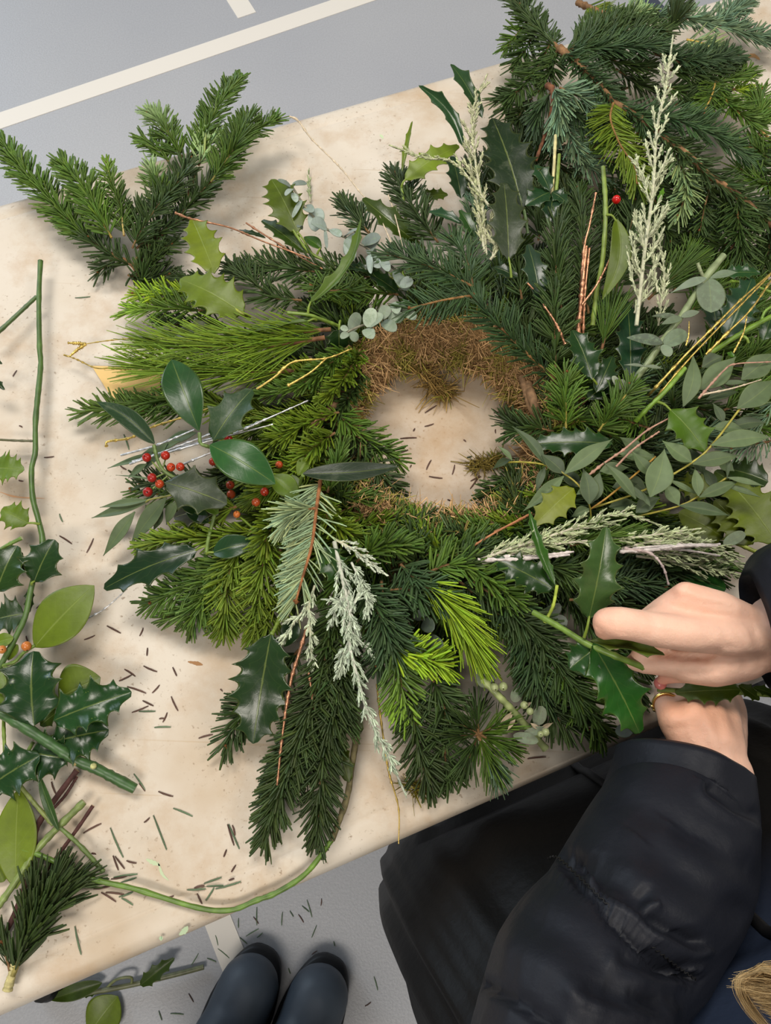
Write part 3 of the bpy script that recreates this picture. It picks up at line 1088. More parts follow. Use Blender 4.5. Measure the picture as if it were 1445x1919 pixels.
fk(w, J6, [(480, 470, 5), (700, 480, 4.6), (800, 520, 4)], 22, 'black', 'brush', 17)
# top: the big flat sprig
fk(w, K5, [(1330, 530, 6), (1180, 390, 8), (1020, 230, 9.4), (905, 95, 9.6)], 26, 'blue', 'flat', 17, 1.8, 1.8, (132, 98, 58))
fk(w, K5, [(905, 95, 9.6), (800, 110, 9.8), (700, 130, 9.6), (570, 165, 8.8)], 24, 'blue', 'under', 18, 1.8, 1.4, (132, 98, 58))
fk(w, K2, [(1240, 1160, 9.6), (1100, 1090, 9.8), (980, 1040, 9.4), (800, 990, 8.6)], 25, 'blue', 'flat', 19, 1.8, 1.5, (132, 98, 58))
fk(w, K2, [(1240, 1150, 9), (1200, 1000, 8.4), (1120, 900, 7.6)], 24, 'blue', 'flat', 17, 1.8)
fk(w, K2, [(1060, 930, 6.6), (960, 800, 6.6), (880, 660, 5.6), (830, 560, 4.4)], 25, 'dark', 'flat', 18)
fk(w, K2, [(700, 880, 6), (620, 790, 5.4), (560, 720, 4.4)], 22, 'dark', 'brush', 15)
fk(w, K2, [(720, 900, 5), (650, 820, 5), (640, 760, 4.4)], 20, 'grey', 'flat', 12)
fk(w, K3, [(440, 1480, 7), (420, 1350, 8), (410, 1180, 8.4), (440, 1020, 7.6)], 24, 'dark', 'brush', 17)
fk(w, K3, [(570, 1500, 6.6), (545, 1250, 7), (540, 1080, 6.6), (520, 900, 5.4)], 24, 'dark', 'flat', 18)
fk(w, K3, [(250, 1430, 7), (240, 1300, 7), (330, 1380, 7.4)], 20, 'dark', 'brush', 16)
fk(w, K3, [(700, 1400, 6), (740, 1200, 6), (780, 1050, 5.4), (800, 960, 5)], 24, 'dark', 'flat', 15)
fk(w, K6, [(240, 640, 7), (240, 420, 8), (235, 250, 8.4), (250, 60, 7.6)], 24, 'dark', 'flat', 18)
fk(w, K6, [(180, 640, 6.4), (100, 460, 6.8), (20, 300, 6.4)], 24, 'black', 'flat', 17)
fk(w, K6, [(340, 560, 5.6), (330, 350, 6), (330, 200, 6)], 22, 'dark', 'flat', 15)
fk(w, K6, [(300, 960, 7.6), (297, 820, 8.6), (294, 650, 8.6)], 22, 'mid', 'flat', 20, 1.9, 1.2, (140, 128, 60), lab='small bright green fir tip with flat comb of needles')
fk(w, K6, [(480, 980, 7.6), (560, 870, 8.6), (645, 760, 8.6), (660, 720, 8.4)], 22, 'mid', 'flat', 20, 1.9, 1.2, (140, 128, 60))
fk(w, K6, [(760, 960, 6), (640, 920, 7), (540, 900, 7)], 20, 'mid', 'flat', 16)
fk(w, K6, [(120, 980, 5.4), (40, 960, 5), (-60, 900, 4)], 18, 'dark', 'brush', 16)
fk(w, K6, [(230, 980, 6), (120, 960, 6), (0, 980, 5)], 22, 'dark', 'flat', 14)
fk(w, K6, [(60, 1290, 4), (0, 1240, 4), (-90, 1300, 3.4), (-160, 1340, 2.6)], 18, 'dark', 'brush', 19)
fk(w, K6, [(60, 1500, 5), (20, 1380, 5), (0, 1240, 4), (20, 1200, 3)], 20, 'black', 'brush', 18)
fk(w, K6, [(500, 520, 7.4), (530, 400, 8), (560, 280, 7.4)], 40, 'mid', 'pine', 15, 1.2, 1.4, (120, 84, 56), 'pine_sprig')
fk(w, K6, [(760, 240, 6.8), (880, 130, 7), (1000, 40, 6)], 44, 'mid', 'pine', 12, 1.2, 1.4, (120, 84, 56), 'pine_sprig')
fk(w, K6, [(1445, 880, 6), (1380, 920, 6), (1290, 960, 5.6)], 24, 'grey', 'pine', 16, 1.4)
fk(w, K6, [(1460, 1030, 5.4), (1360, 1050, 5.4), (1230, 1080, 5)], 22, 'grey', 'flat', 15, 1.4)
fk(w, K6, [(1480, 800, 6), (1430, 840, 6), (1390, 820, 5.6)], 22, 'grey', 'pine', 12, 1.4)
fk(w, K6, [(900, 900, 5), (900, 780, 5.4), (880, 660, 5)], 22, 'dark', 'flat', 15)
fk(w, K6, [(700, 1060, 5), (800, 980, 5), (900, 900, 5)], 22, 'black', 'brush', 15)
fk(w, K6, [(700, 640, 4), (760, 480, 4), (840, 340, 4)], 22, 'dark', 'brush', 15)


# ------------------------------------------------------------------ wreath: holly
def sprig(name, pts, rmm=1.5, col=(96, 118, 48), m='stem', lab=None, parent=None):
    o = stem(parent or wreath, pts, rmm, col, name, m)
    if lab:
        o['label'] = lab
    return o


# extra filling on the right side
for k in range(34):
    an = math.radians(-42 + 120 * k / 33 + rng.normal(0, 3))
    d = np.array([math.cos(an), math.sin(an), 0])
    r0 = rng.uniform(.115, .20)
    side = np.array([-d[1], d[0], 0]) * rng.normal(0, .03)
    l = rng.uniform(.08, .12)
    fir(wreath, [WC + d * r0 + (0, 0, .035), WC + d * (r0 + l * .5) + side * .5 + (0, 0, .04), WC + d * (r0 + l) + side + (0, 0, .028)], 22, ['dark', 'black', 'mid', 'grey', 'dark'][k % 5], 'brush', 16, world=True)

for pts in ([(1140, 440, 3), (1240, 330, 3.6), (1330, 220, 3)], [(1250, 520, 3), (1340, 420, 3.6), (1440, 340, 3)], [(1180, 280, 3), (1290, 200, 3.4), (1420, 190, 3)], [(1330, 520, 3), (1420, 480, 3.4), (1500, 420, 3)],
            [(1100, 200, 3), (1200, 110, 3.4), (1300, 50, 3)], [(980, 330, 3), (1080, 200, 3.6), (1140, 60, 3)], [(1300, 330, 3), (1400, 280, 3), (1500, 260, 3)], [(1240, 60, 2.6), (1350, 40, 2.6), (1460, 60, 2.6)],
            [(1330, 700, 3), (1420, 640, 3.4), (1500, 560, 3)], [(1250, 900, 3), (1360, 880, 3), (1480, 880, 3)], [(900, 200, 4), (960, 60, 4.4), (1000, -60, 4)], [(1120, 560, 4), (1200, 500, 4.4), (1290, 420, 4)], [(1150, 640, 4), (1260, 580, 4.2), (1380, 540, 4)], [(1200, 760, 4), (1300, 760, 4.2), (1400, 740, 4)], [(1180, 860, 4), (1280, 820, 4.2), (1380, 800, 4)], [(1280, 640, 4), (1360, 560, 4.2), (1440, 480, 4)], [(1060, 620, 4), (1120, 500, 4.4), (1180, 400, 4)], [(1280, 940, 3.4), (1380, 960, 3.4), (1470, 990, 3)], [(1220, 420, 4), (1300, 320, 4), (1360, 240, 3.6)]):
    fk(wreath, K6, pts, 23, ['dark', 'black', 'mid'][len(pts[0]) % 3 - 1 + int(pts[0][0]) % 2], 'brush', 18)
for pts in ([(260, 1050, 3), (280, 900, 3.4), (300, 760, 3)], [(330, 1150, 3.4), (340, 1000, 3.6), (360, 860, 3)], [(160, 1050, 3), (120, 900, 3.4), (90, 760, 3)], [(60, 1050, 3), (30, 900, 3.4), (10, 790, 3)],
            [(460, 1150, 3.4), (470, 1000, 3.6), (460, 880, 3)], [(220, 850, 3), (230, 720, 3), (260, 620, 2.6)], [(330, 800, 3), (330, 700, 3), (300, 600, 2.6)], [(640, 1200, 3.4), (640, 1060, 3.6), (650, 940, 3)]):
    fk(wreath, K3, pts, 23, 'dark' if pts[0][0] % 20 else 'black', 'brush', 18)
LIME, OLIVE, DKG, BLK, BLUE = (134, 154, 50), (102, 122, 34), (34, 62, 36), (24, 46, 30), (34, 66, 46)
LU, DU = (96, 118, 48), (110, 132, 70)
s = sprig('holly_sprig', [K4(1330, 545, 7), K4(1240, 510, 8.4), K4(1180, 490, 9), K4(1080, 480, 9)], 1.6, (108, 132, 50))
leaf(s, K4(1185, 440, 9.4), K4(1435, 25, 10.5), 40, (100, 128, 38), LU, spines=4, fold=0.5, arch=0.05, bend=0.14, twist=0.8, m='lime', pet=K4(1180, 490, 9))
leaf(s, K4(1190, 520, 9), K4(770, 625, 7.6), 42, (92, 122, 40), LU, spines=5, fold=0.55, arch=0.04, roll=-0.5, m='lime', pet=K4(1220, 515, 8.6))
leaf(s, K4(1330, 560, 8), K4(1330, 660, 6.4), 60, DKG, spines=3, m='holly', pet=K4(1335, 520, 8))
s = sprig('holly_sprig', [K4(900, 500, 6), K4(860, 485, 7), K4(800, 440, 7)], 1.5, (140, 150, 56))
leaf(s, K4(870, 485, 7), K4(560, 318, 7), 108, (118, 136, 36), LU, spines=6, fold=0.10, arch=0.07, m='lime', pet=K4(900, 500, 6.6), wave=0.08)
leaf(s, K4(728, 290, 7), K4(620, 28, 6), 82, (150, 164, 68), LU, spines=5, fold=0.12, arch=0.05, m='lime', wave=0.1)
leaf(s, K4(770, 535, 5.6), K4(488, 612, 4.4), 46, (98, 112, 36), LU, spines=5, fold=0.12, arch=0.06, m='lime')
s = sprig('holly_sprig', [K2(560, 1060, 6), K2(420, 1000, 6.4), K2(370, 960, 6.8), K2(300, 860, 7)], 1.5, (116, 138, 50))
leaf(s, K2(330, 880, 7), K2(190, 600, 7), 88, (104, 122, 34), LU, spines=6, fold=0.10, arch=0.08, m='lime', pet=K2(400, 985, 6.4), wave=0.08)
leaf(s, K2(370, 985, 6.5), K2(140, 815, 5.6), 46, (54, 78, 32), LU, spines=4, fold=0.4, arch=0.05, pet=K2(400, 990, 6.4))
leaf(s, K2(160, 905, 5), K2(20, 865, 4), 14, (40, 62, 36), spines=4, fold=0.4, arch=0.03)
leaf(s, K2(450, 960, 7), K2(360, 900, 6.6), 30, (60, 96, 40), LU, kind='oval', fold=0.3, pet=K2(430, 990, 6.6))
leaf(s, K2(720, 1080, 7), K2(580, 1060, 6.4), 30, DKG, spines=4, fold=0.4)
leaf(s, K2(850, 1190, 6.6), K2(690, 1085, 7), 42, DKG, spines=4, fold=0.3)
s = sprig('holly_sprig', [K2(990, 960, 5), K2(930, 900, 5.4), K2(890, 800, 6), K2(870, 640, 6.4)], 1.5, (112, 134, 50))
leaf(s, K2(950, 935, 5.6), K2(665, 700, 6.4), 64, (62, 84, 32), LU, spines=4, fold=0.35, arch=0.08, bend=-0.05)
leaf(s, K2(885, 605, 7), K2(1168, 425, 7.6), 66, (150, 170, 88), DU, spines=5, fold=0.12, arch=0.06, m='lime', pet=K2(868, 640, 6.6), wave=0.08)
leaf(s, K2(872, 560, 7), K2(925, 298, 8), 20, (110, 132, 54), LU, spines=3, fold=0.7, arch=0.03, roll=0.4)
leaf(s, K2(970, 700, 5), K2(1110, 680, 5), 40, (84, 106, 38), LU, spines=4, fold=0.2)
s = sprig('holly_sprig', [K2(1310, 900, 7), K2(1290, 700, 8), K2(1240, 500, 9), K2(1200, 440, 9.6)], 1.6, (70, 92, 48))
leaf(s, K2(1190, 430, 9.6), K2(958, 112, 10.5), 40, (40, 72, 50), (50, 80, 44), spines=3, fold=0.5, arch=0.05, twist=0.6, bend=0.08, wave=0.25)
leaf(s, K2(1290, 280, 9), K2(1125, 0, 9.6), 46, (44, 76, 50), (50, 80, 44), spines=3, fold=0.35, arch=0.06, wave=0.28)
leaf(s, K2(1180, 700, 8), K2(1130, 480, 8), 50, (34, 62, 44), spines=4, fold=0.3)
leaf(s, K2(1180, 830, 8), K2(1010, 770, 7.4), 34, (44, 78, 62), spines=3, fold=0.5)
leaf(s, K2(1250, 900, 8), K2(1170, 760, 8.4), 36, (46, 84, 44), spines=3, fold=0.3)
s = sprig('holly_sprig', [K3(280, 1120, 7), K3(260, 1000, 8), K3(240, 940, 8.4)], 1.6, (70, 92, 48))
leaf(s, K3(255, 1000, 8.2), K3(110, 565, 9), 128, (26, 50, 24), (54, 76, 40), spines=7, fold=0.10, arch=0.05, wave=0.08, m='dusty')
leaf(s, K3(188, 1245, 8.6), K3(165, 875, 9), 86, (44, 58, 42), (60, 80, 44), spines=5, fold=0.12, arch=0.05, wave=0.1, m='dusty', pet=K3(200, 1330, 8))
s = sprig('holly_sprig', [K3(420, 1100, 7), K3(410, 960, 8), K3(420, 870, 8.6), K3(430, 740, 9)], 1.7, (120, 142, 56))
leaf(s, K3(385, 915, 8.8), K3(315, 790, 9.2), 48, BLUE, spines=3, fold=0.2, wave=0.2)
leaf(s, K3(385, 920, 8.6), K3(268, 985, 8.4), 60, BLUE, spines=3, fold=0.2, wave=0.2)
leaf(s, K3(395, 920, 8.6), K3(470, 975, 8.4), 44, BLUE, spines=3, fold=0.2, wave=0.2)
leaf(s, K3(400, 930, 8.4), K3(380, 1070, 8), 50, (32, 66, 48), spines=3, fold=0.2, wave=0.2)
s = sprig('holly_sprig', [K3(370, 1480, 6.4), K3(350, 1380, 7.4), K3(350, 1300, 8)], 1.6, (70, 92, 48))
leaf(s, K3(340, 1440, 8), K3(280, 1170, 8.6), 58, (46, 72, 64), spines=4, fold=0.2, arch=0.05)
leaf(s, K3(230, 1330, 7.6), K3(115, 1280, 7.4), 38, (40, 62, 50), spines=3, fold=0.2)
stem(wreath, [K3(395, 930, 8), K3(405, 800, 8.6), K3(412, 648, 9)], 1.6, (206, 196, 140), 'bare_twig', 'stem', endcol=(220, 205, 150))

# tall green cut stem with the hanging leaf and one red berry
s = sprig('holly_sprig', [K3(590, 1560, 7), K3(612, 1380, 8.4), K3(640, 1230, 9.6), K3(652, 1000, 11), K3(640, 800, 11.5)], 2.2, (122, 142, 62), lab='holly stem with one olive leaf and a red berry')
leaf(s, K3(705, 1050, 11), K3(636, 1435, 9), 52, (116, 136, 40), (84, 108, 40), kind='oval', fold=0.35, arch=0.05, bend=-0.10, m='lime', pet=K3(655, 1030, 11))
stem(s, [K3(660, 1000, 11), K3(690, 970, 11.4)], 0.6, (110, 124, 50), 'berry_stalk')
berry(s, *K3(704, 956, 11.6), 10.5, (206, 24, 22))
berry(wreath, 805, 511, 8.2, 6, (196, 28, 24))
leaf(s, K3(900, 980, 8), K3(930, 900, 8.4), 14, (90, 140, 44), spines=3, fold=0.4)
leaf(s, K3(790, 1140, 7.6), K3(840, 1090, 7.6), 18, (80, 130, 44), spines=3, fold=0.4)

# right of the opening
s = sprig('holly_sprig', [K6(480, 760, 6), K6(470, 720, 7), K6(500, 640, 7.4)], 1.6, (70, 92, 48))
leaf(s, K6(450, 690, 8), K6(335, 412, 8.6), 72, (32, 64, 34), DU, spines=5, fold=0.2, arch=0.06, wave=0.2, pet=K6(480, 740, 7))
leaf(s, K6(470, 760, 7.4), K6(560, 560, 7.6), 52, (32, 60, 34), DU, spines=4, fold=0.25, wave=0.25)
leaf(s, K6(420, 800, 6.6), K6(560, 690, 6.6), 46, (28, 54, 32), DU, spines=4, fold=0.2)
leaf(s, K6(660, 700, 7), K6(640, 250, 7), 66, (26, 58, 44), DU, spines=6, fold=0.15, arch=0.05, wave=0.15)
leaf(s, K6(560, 1045, 7.8), K6(105, 1050, 6.6), 66, (30, 66, 26), DU, spines=7, fold=0.1, arch=0.05, wave=0.1)
s = sprig('holly_sprig', [K6(690, 920, 7), K6(740, 865, 8), K6(850, 760, 8.8), K6(965, 625, 9)], 2.0, (112, 146, 48), lab='holly cutting with a bright star-shaped green leaf')
leaf(s, K6(880, 855, 9.4), K6(1075, 1085, 9), 92, (96, 132, 44), DU, spines=4, fold=0.15, arch=0.06, wave=0.22, m='lime', pet=K6(815, 815, 8.8), peak=0.95)
s = sprig('holly_sprig', [K6(1080, 560, 8), K6(1200, 480, 8.6), K6(1330, 400, 9), K6(1460, 330, 9)], 2.3, (104, 136, 44))
stem(s, [K6(1280, 440, 8.8), K6(1310, 462, 8.8), K6(1318, 485, 8.6)], 1.3, (120, 146, 54), 'side_shoot')
stem(s, [K6(1390, 360, 9), K6(1410, 310, 9.2), K6(1450, 280, 9.4)], 1.2, (104, 136, 44), 'side_shoot')
leaf(s, K6(1400, 470, 7.6), K6(1445, 330, 8), 46, (40, 74, 40), DU, spines=4, fold=0.2)
leaf(s, K6(1240, 560, 7), K6(1200, 540, 7), 16, (86, 140, 50), spines=3)
s = sprig('holly_sprig', [K6(1440, 200, 6), K6(1300, 150, 6.6), K6(1220, 140, 7)], 1.5, (112, 140, 50))
leaf(s, K6(1180, 100, 7), K6(1385, 95, 7), 42, (40, 80, 46), DU, spines=5, fold=0.25, wave=0.2)
leaf(s, K6(1190, 460, 6), K6(1340, 120, 7), 84, (42, 78, 62), DU, spines=6, fold=0.15, wave=0.15)
leaf(s, K6(1140, 420, 6), K6(1100, 200, 6.4), 60, (36, 62, 50), DU, spines=4, fold=0.2)
s = sprig('holly_sprig', [K6(430, 1390, 6), K6(380, 1290, 6.4), K6(350, 1280, 6.4)], 1.0, (150, 150, 50))
leaf(s, K6(345, 1295, 8), K6(120, 1500, 7.8), 66, (156, 162, 66), DU, kind='holly', spines=4, fold=0.12, arch=0.05, m='lime', wave=0.06)
# big olive leaves at the right edge
s = sprig('laurel_sprig', [K6(1480, 1700, 4), K6(1380, 1660, 4.4), K6(1200, 1580, 4.6)], 1.8, (140, 150, 60))
leaf(s, K6(1345, 1610, 4.6), K6(1130, 1360, 4.6), 92, (124, 136, 50), DU, spines=6, fold=0.08, arch=0.04, m='lime', wave=0.05)
leaf(s, K6(1480, 1600, 5), K6(1210, 1260, 5), 118, (128, 142, 46), DU, spines=7, fold=0.08, arch=0.04, m='lime', wave=0.05)
leaf(s, K6(1180, 1570, 4), K6(930, 1430, 4), 100, (118, 130, 46), DU, spines=6, fold=0.08, arch=0.04, m='lime', wave=0.05)
leaf(s, K6(1100, 1330, 3.6), K6(920, 1250, 3.4), 70, (124, 136, 40), DU, spines=5, fold=0.08, m='lime')
leaf(s, K6(1430, 1260, 3.6), K6(1180, 1180, 3.4), 76, (52, 78, 34), DU, spines=5, fold=0.1)
leaf(s, K6(1300, 1330, 3), K6(1130, 1200, 3), 70, (78, 100, 38), DU, spines=5, fold=0.1, m='lime')
leaf(s, K6(1180, 1610, 5.4), K6(1300, 1545, 5.4), 24, (112, 124, 100), kind='round', fold=0.1, m='silver_leaf')
# lower right, next to the hands
s = sprig('holly_sprig', [J6(360, 580, 8), J6(400, 500, 8.6), J6(420, 400, 9)], 1.3, (150, 166, 60))
leaf(s, J6(410, 400, 9), J6(285, 40, 9.4), 26, (52, 92, 36), (80, 110, 50), spines=5, fold=0.5, bend=-0.05)
leaf(s, J6(405, 420, 8.6), J6(110, 270, 8.6), 74, (34, 64, 30), (70, 96, 44), spines=6, fold=0.15, wave=0.25)
leaf(s, J6(1230, 420, 5), J6(1030, 360, 5), 50, (42, 92, 46), (70, 96, 44), spines=5, fold=0.2)

# left cluster with berries
s = sprig('holly_sprig', [K4(760, 1145, 8), K4(690, 1125, 9), K4(660, 1110, 9.2), K4(655, 1060, 9.4)], 1.5, (96, 118, 60), lab='holly sprig with smooth blue-green glossy leaves')
leaf(s, K4(652, 1050, 9.6), K4(520, 706, 10), 84, (42, 82, 50), DU, kind='oval', fold=0.18, arch=0.07, peak=1.1, wave=0.06)
leaf(s, K4(720, 1098, 9.2), K4(910, 850, 9.4), 84, (44, 74, 50), DU, kind='holly', spines=3, fold=0.22, arch=0.08, wave=0.12, m='dusty')
leaf(s, K4(706, 1118, 9.4), K4(1022, 1308, 9), 88, (42, 86, 50), DU, kind='oval', fold=0.15, arch=0.08, peak=0.95, wave=0.06)
s = sprig('holly_sprig', [K4(560, 1290, 7), K4(490, 1250, 7.4), K4(455, 1200, 7.8), K4(435, 1120, 8)], 1.5, (96, 118, 60), lab='berried holly sprig with clusters of red and orange berries')
leaf(s, K4(437, 1112, 8.2), K4(162, 912, 8.4), 44, (38, 66, 46), DU, kind='oval', fold=0.35, arch=0.06, m='dusty', bend=0.05)
leaf(s, K4(487, 1300, 9), K4(788, 1405, 8.4), 92, (54, 68, 58), DU, spines=3, fold=0.12, arch=0.08, peak=1.0, wave=0.22, m='dusty')
leaf(s, K4(740, 1420, 7), K4(530, 1470, 6.4), 60, (60, 64, 62), DU, spines=3, fold=0.12, arch=0.05, wave=0.2, m='dusty')
leaf(s, K4(560, 1380, 7), K4(720, 1450, 6.4), 46, (30, 56, 30), DU, kind='oval', fold=0.2)
leaf(s, K4(1100, 1260, 7), K4(1080, 1400, 6.6), 56, (96, 122, 40), DU, kind='oval', fold=0.15, m='lime')
leaf(s, K4(1010, 1270, 7.4), K4(1140, 1380, 7), 48, (112, 140, 44), DU, kind='oval', fold=0.25, m='lime')
leaf(s, K4(1180, 1180, 7), K4(1130, 1270, 7), 30, (120, 144, 50), DU, kind='oval', fold=0.3, m='lime')
for x, y, h, r, c in [(400, 1180, 7.6, 9.6, (168, 40, 30)), (490, 1170, 7.8, 9.6, (176, 48, 30)), (517, 1227, 7.6, 9, (190, 72, 36)), (562, 1225, 7.4, 9, (184, 62, 36)),
                      (425, 1278, 7.2, 9.8, (160, 40, 32)), (462, 1308, 7.2, 9.2, (184, 74, 36)), (405, 1347, 7, 10.2, (156, 34, 30)), (795, 1092, 6.8, 9, (186, 34, 26)),
                      (720, 1200, 6.8, 8.6, (180, 56, 32)), (804, 1313, 6.8, 9, (186, 74, 40)), (808, 1358, 6.6, 9, (190, 84, 42)), (970, 1345, 6.8, 9.2, (176, 60, 34)),
                      (928, 1396, 6.6, 9, (196, 96, 48)), (1040, 1215, 6.8, 8, (190, 88, 46))]:
    berry(s, *K4(x, y, h), r, c)
berry(s, *J4(762, 243, 6), 7.4, (206, 126, 60))
for a_, b_ in (((490, 1190), (475, 1240)), ((425, 1200), (470, 1250)), ((440, 1278), (500, 1250)), ((430, 1330), (500, 1270)), ((820, 1330), (870, 1300))):
    stem(s, [K4(*a_, 7.2), K4(*b_, 7.2)], 0.7, (110, 128, 56), 'berry_stalk')
s = sprig('holly_sprig', [J4(680, 140, 7), J4(650, 220, 7), J4(610, 370, 6.8), J4(598, 450, 6.4)], 1.6, (104, 126, 60))
leaf(s, J4(553, 432, 6.4), J4(42, 645, 4.6), 72, (34, 66, 46), DU, spines=4, fold=0.15, arch=0.08, wave=0.14, pet=J4(600, 415, 6.6))
leaf(s, J4(632, 450, 6.8), J4(872, 395, 7), 50, (38, 74, 52), DU, kind='oval', fold=0.2, arch=0.1, pet=J4(600, 455, 6.4))
leaf(s, J4(610, 285, 7), J4(480, 200, 6.6), 34, (28, 54, 32), DU, kind='oval', fold=0.2)
leaf(s, J4(660, 240, 7.2), J4(580, 160, 7.2), 26, (80, 110, 44), DU, kind='oval', fold=0.2)
# dark leaf across the opening
s = sprig('holly_sprig', [K5(0, 1120, 7), K5(10, 1060, 8.6), K5(22, 1030, 9.6)], 1.4, (96, 118, 50))
leaf(s, K5(22, 1022, 9.6), K5(520, 985, 9), 44, (38, 58, 44), DU, kind='oval', fold=0.22, arch=0.06, m='dusty', bend=0.05, wave=0.16)
# lower middle leaves
s = sprig('holly_sprig', [J4(1220, 300, 8), J4(1200, 400, 8.4), J4(1210, 440, 8.4)], 1.3, (96, 118, 50))
leaf(s, J4(1225, 420, 8.6), J4(1335, 615, 7.8), 62, (38, 74, 30), DU, kind='holly', spines=4, fold=0.2, arch=0.06)
leaf(s, J4(1190, 500, 8.2), J4(1275, 460, 8.6), 40, (56, 96, 36), DU, kind='holly', spines=3, fold=0.2, arch=0.06)
s = sprig('holly_sprig', [J4(1010, 760, 5), J4(980, 840, 5.6), J4(950, 895, 6)], 1.7, (120, 142, 56), lab='big dark spiny holly leaf on a pale stalk')
leaf(s, J4(948, 888, 6), J4(850, 1485, 3.6), 112, (34, 62, 34), DU, spines=7, fold=0.16, arch=0.05, wave=0.10, peak=0.85)
leaf(s, J4(1080, 820, 5), J4(1020, 960, 4.6), 40, (36, 64, 40), DU, kind='oval', fold=0.2)

# ------------------------------------------------------------------ wreath: silver dollar eucalyptus
SD = (152, 166, 160)


def dollar(s, k, items, h, col=SD):
    for x0, y0, x1, y1, wd in items:
        c = np.clip(np.array(col) + rng.normal(0, 10), 0, 255)
        leaf(s, k(x0, y0, h + rng.normal(0, .35)), k(x1, y1, h + rng.normal(.3, .8)), wd, c, (146, 160, 158), kind='round', fold=rng.uniform(0.05, 0.3), arch=0.05, m='silver_leaf',
             roll=rng.normal(0, .3))


s = sprig('eucalyptus_sprig', [K2(940, 1160, 7), K2(760, 1010, 8), K2(640, 930, 8.2), K2(480, 860, 7.8), K2(380, 760, 7.6), K2(300, 640, 7.6)], 1.1, (122, 120, 100), lab='silver dollar eucalyptus with round pale leaves')
dollar(s, K2, [(295, 640, 225, 605, 15), (300, 630, 375, 620, 17), (300, 650, 265, 685, 16), (305, 670, 320, 720, 18), (350, 710, 300, 800, 12), (360, 740, 410, 770, 22),
               (420, 870, 430, 750, 40), (400, 830, 480, 850, 42), (350, 860, 330, 850, 12), (470, 860, 480, 960, 9), (500, 860, 550, 900, 26), (570, 900, 640, 860, 24),
               (580, 1000, 640, 880, 34), (610, 1030, 590, 900, 30), (660, 940, 760, 900, 36), (700, 990, 740, 890, 30), (690, 1000, 760, 1060, 26), (710, 1090, 700, 990, 18),
               (760, 1000, 800, 1080, 24), (830, 1080, 900, 1180, 30), (860, 1150, 930, 1130, 28), (730, 960, 700, 1040, 20)], 8)
s = sprig('eucalyptus_sprig', [K2(980, 1270, 7), K2(900, 1270, 7.6), K2(760, 1330, 7.8), K2(640, 1370, 8), K2(580, 1400, 8)], 1.1, (122, 120, 100))
dollar(s, K2, [(600, 1390, 650, 1300, 30), (590, 1385, 550, 1370, 14), (590, 1400, 555, 1430, 18), (600, 1400, 640, 1440, 22), (610, 1395, 565, 1400, 16), (690, 1370, 720, 1270, 32),
               (700, 1370, 770, 1300, 32), (680, 1380, 720, 1430, 28), (760, 1330, 800, 1260, 28), (770, 1340, 840, 1390, 28), (800, 1330, 880, 1310, 30), (860, 1290, 900, 1230, 26),
               (880, 1280, 940, 1330, 26), (850, 1300, 830, 1240, 26)], 8, (150, 164, 146))
# right: thick pale stem with paired leaves
s = sprig('eucalyptus_sprig', [K6(620, 760, 7), K6(740, 620, 8), K6(850, 460, 8.6), K6(960, 310, 9.2), K6(1080, 120, 9.8), K6(1180, -5, 10.2)], 3.0, (132, 146, 104), lab='thick pale eucalyptus branch with paired grey leaves')
stem(s, [K6(1070, 125, 9.8), K6(1050, 80, 10.2), K6(1035, 40, 10.4)], 1.6, (140, 150, 110), 'side_shoot')
GE = (112, 126, 104)
leaf(s, K6(1090, 120, 10), K6(885, 205, 10.2), 22, (138, 154, 134), (120, 130, 110), kind='willow', fold=0.2, m='willow', peak=1)
leaf(s, K6(1095, 120, 9.8), K6(1110, 315, 9.6), 66, GE, kind='round', fold=0.1, arch=0.04, m='silver_leaf')
leaf(s, K6(1100, 125, 9.8), K6(1260, 90, 9.4), 22, (122, 140, 116), kind='willow', fold=0.3, m='willow')
leaf(s, K6(930, 345, 9.2), K6(780, 335, 9), 16, (84, 94, 76), kind='oval', fold=0.3, m='silver_leaf')
leaf(s, K6(945, 345, 9.4), K6(835, 380, 9.6), 20, (118, 134, 108), kind='oval', fold=0.2, m='willow')
leaf(s, K6(945, 340, 9.4), K6(1045, 310, 9.4), 18, (128, 142, 120), kind='oval', fold=0.2, m='willow')
leaf(s, K6(840, 485, 9), K6(640, 455, 8.8), 30, (92, 104, 88), kind='oval', fold=0.15, m='silver_leaf')
leaf(s, K6(850, 500, 9), K6(970, 420, 9), 38, (108, 124, 100), kind='round', fold=0.1, m='silver_leaf')
leaf(s, K6(840, 495, 9.2), K6(880, 560, 9.2), 26, (128, 142, 120), kind='round', fold=0.1, m='silver_leaf')
leaf(s, K6(740, 615, 8.8), K6(625, 607, 8.8), 8, (118, 130, 112), kind='willow', fold=0.3, m='willow')
leaf(s, K6(740, 615, 8.8), K6(840, 628, 8.6), 10, (118, 130, 108), kind='willow', fold=0.3, m='willow')
leaf(s, K6(620, 760, 7.6), K6(795, 745, 7.6), 16, (104, 116, 92), kind='willow', fold=0.3, m='willow')
leaf(s, K6(600, 740, 7.6), K6(560, 670, 8.4), 18, (168, 176, 160), kind='round', fold=0.1, m='silver_leaf')
leaf(s, K6(590, 740, 7.6), K6(625, 690, 8.4), 18, (172, 178, 164), kind='round', fold=0.1, m='silver_leaf')
leaf(s, K6(480, 900, 6), K6(455, 815, 6.4), 16, (140, 138, 118), kind='round', fold=0.1, m='silver_leaf')
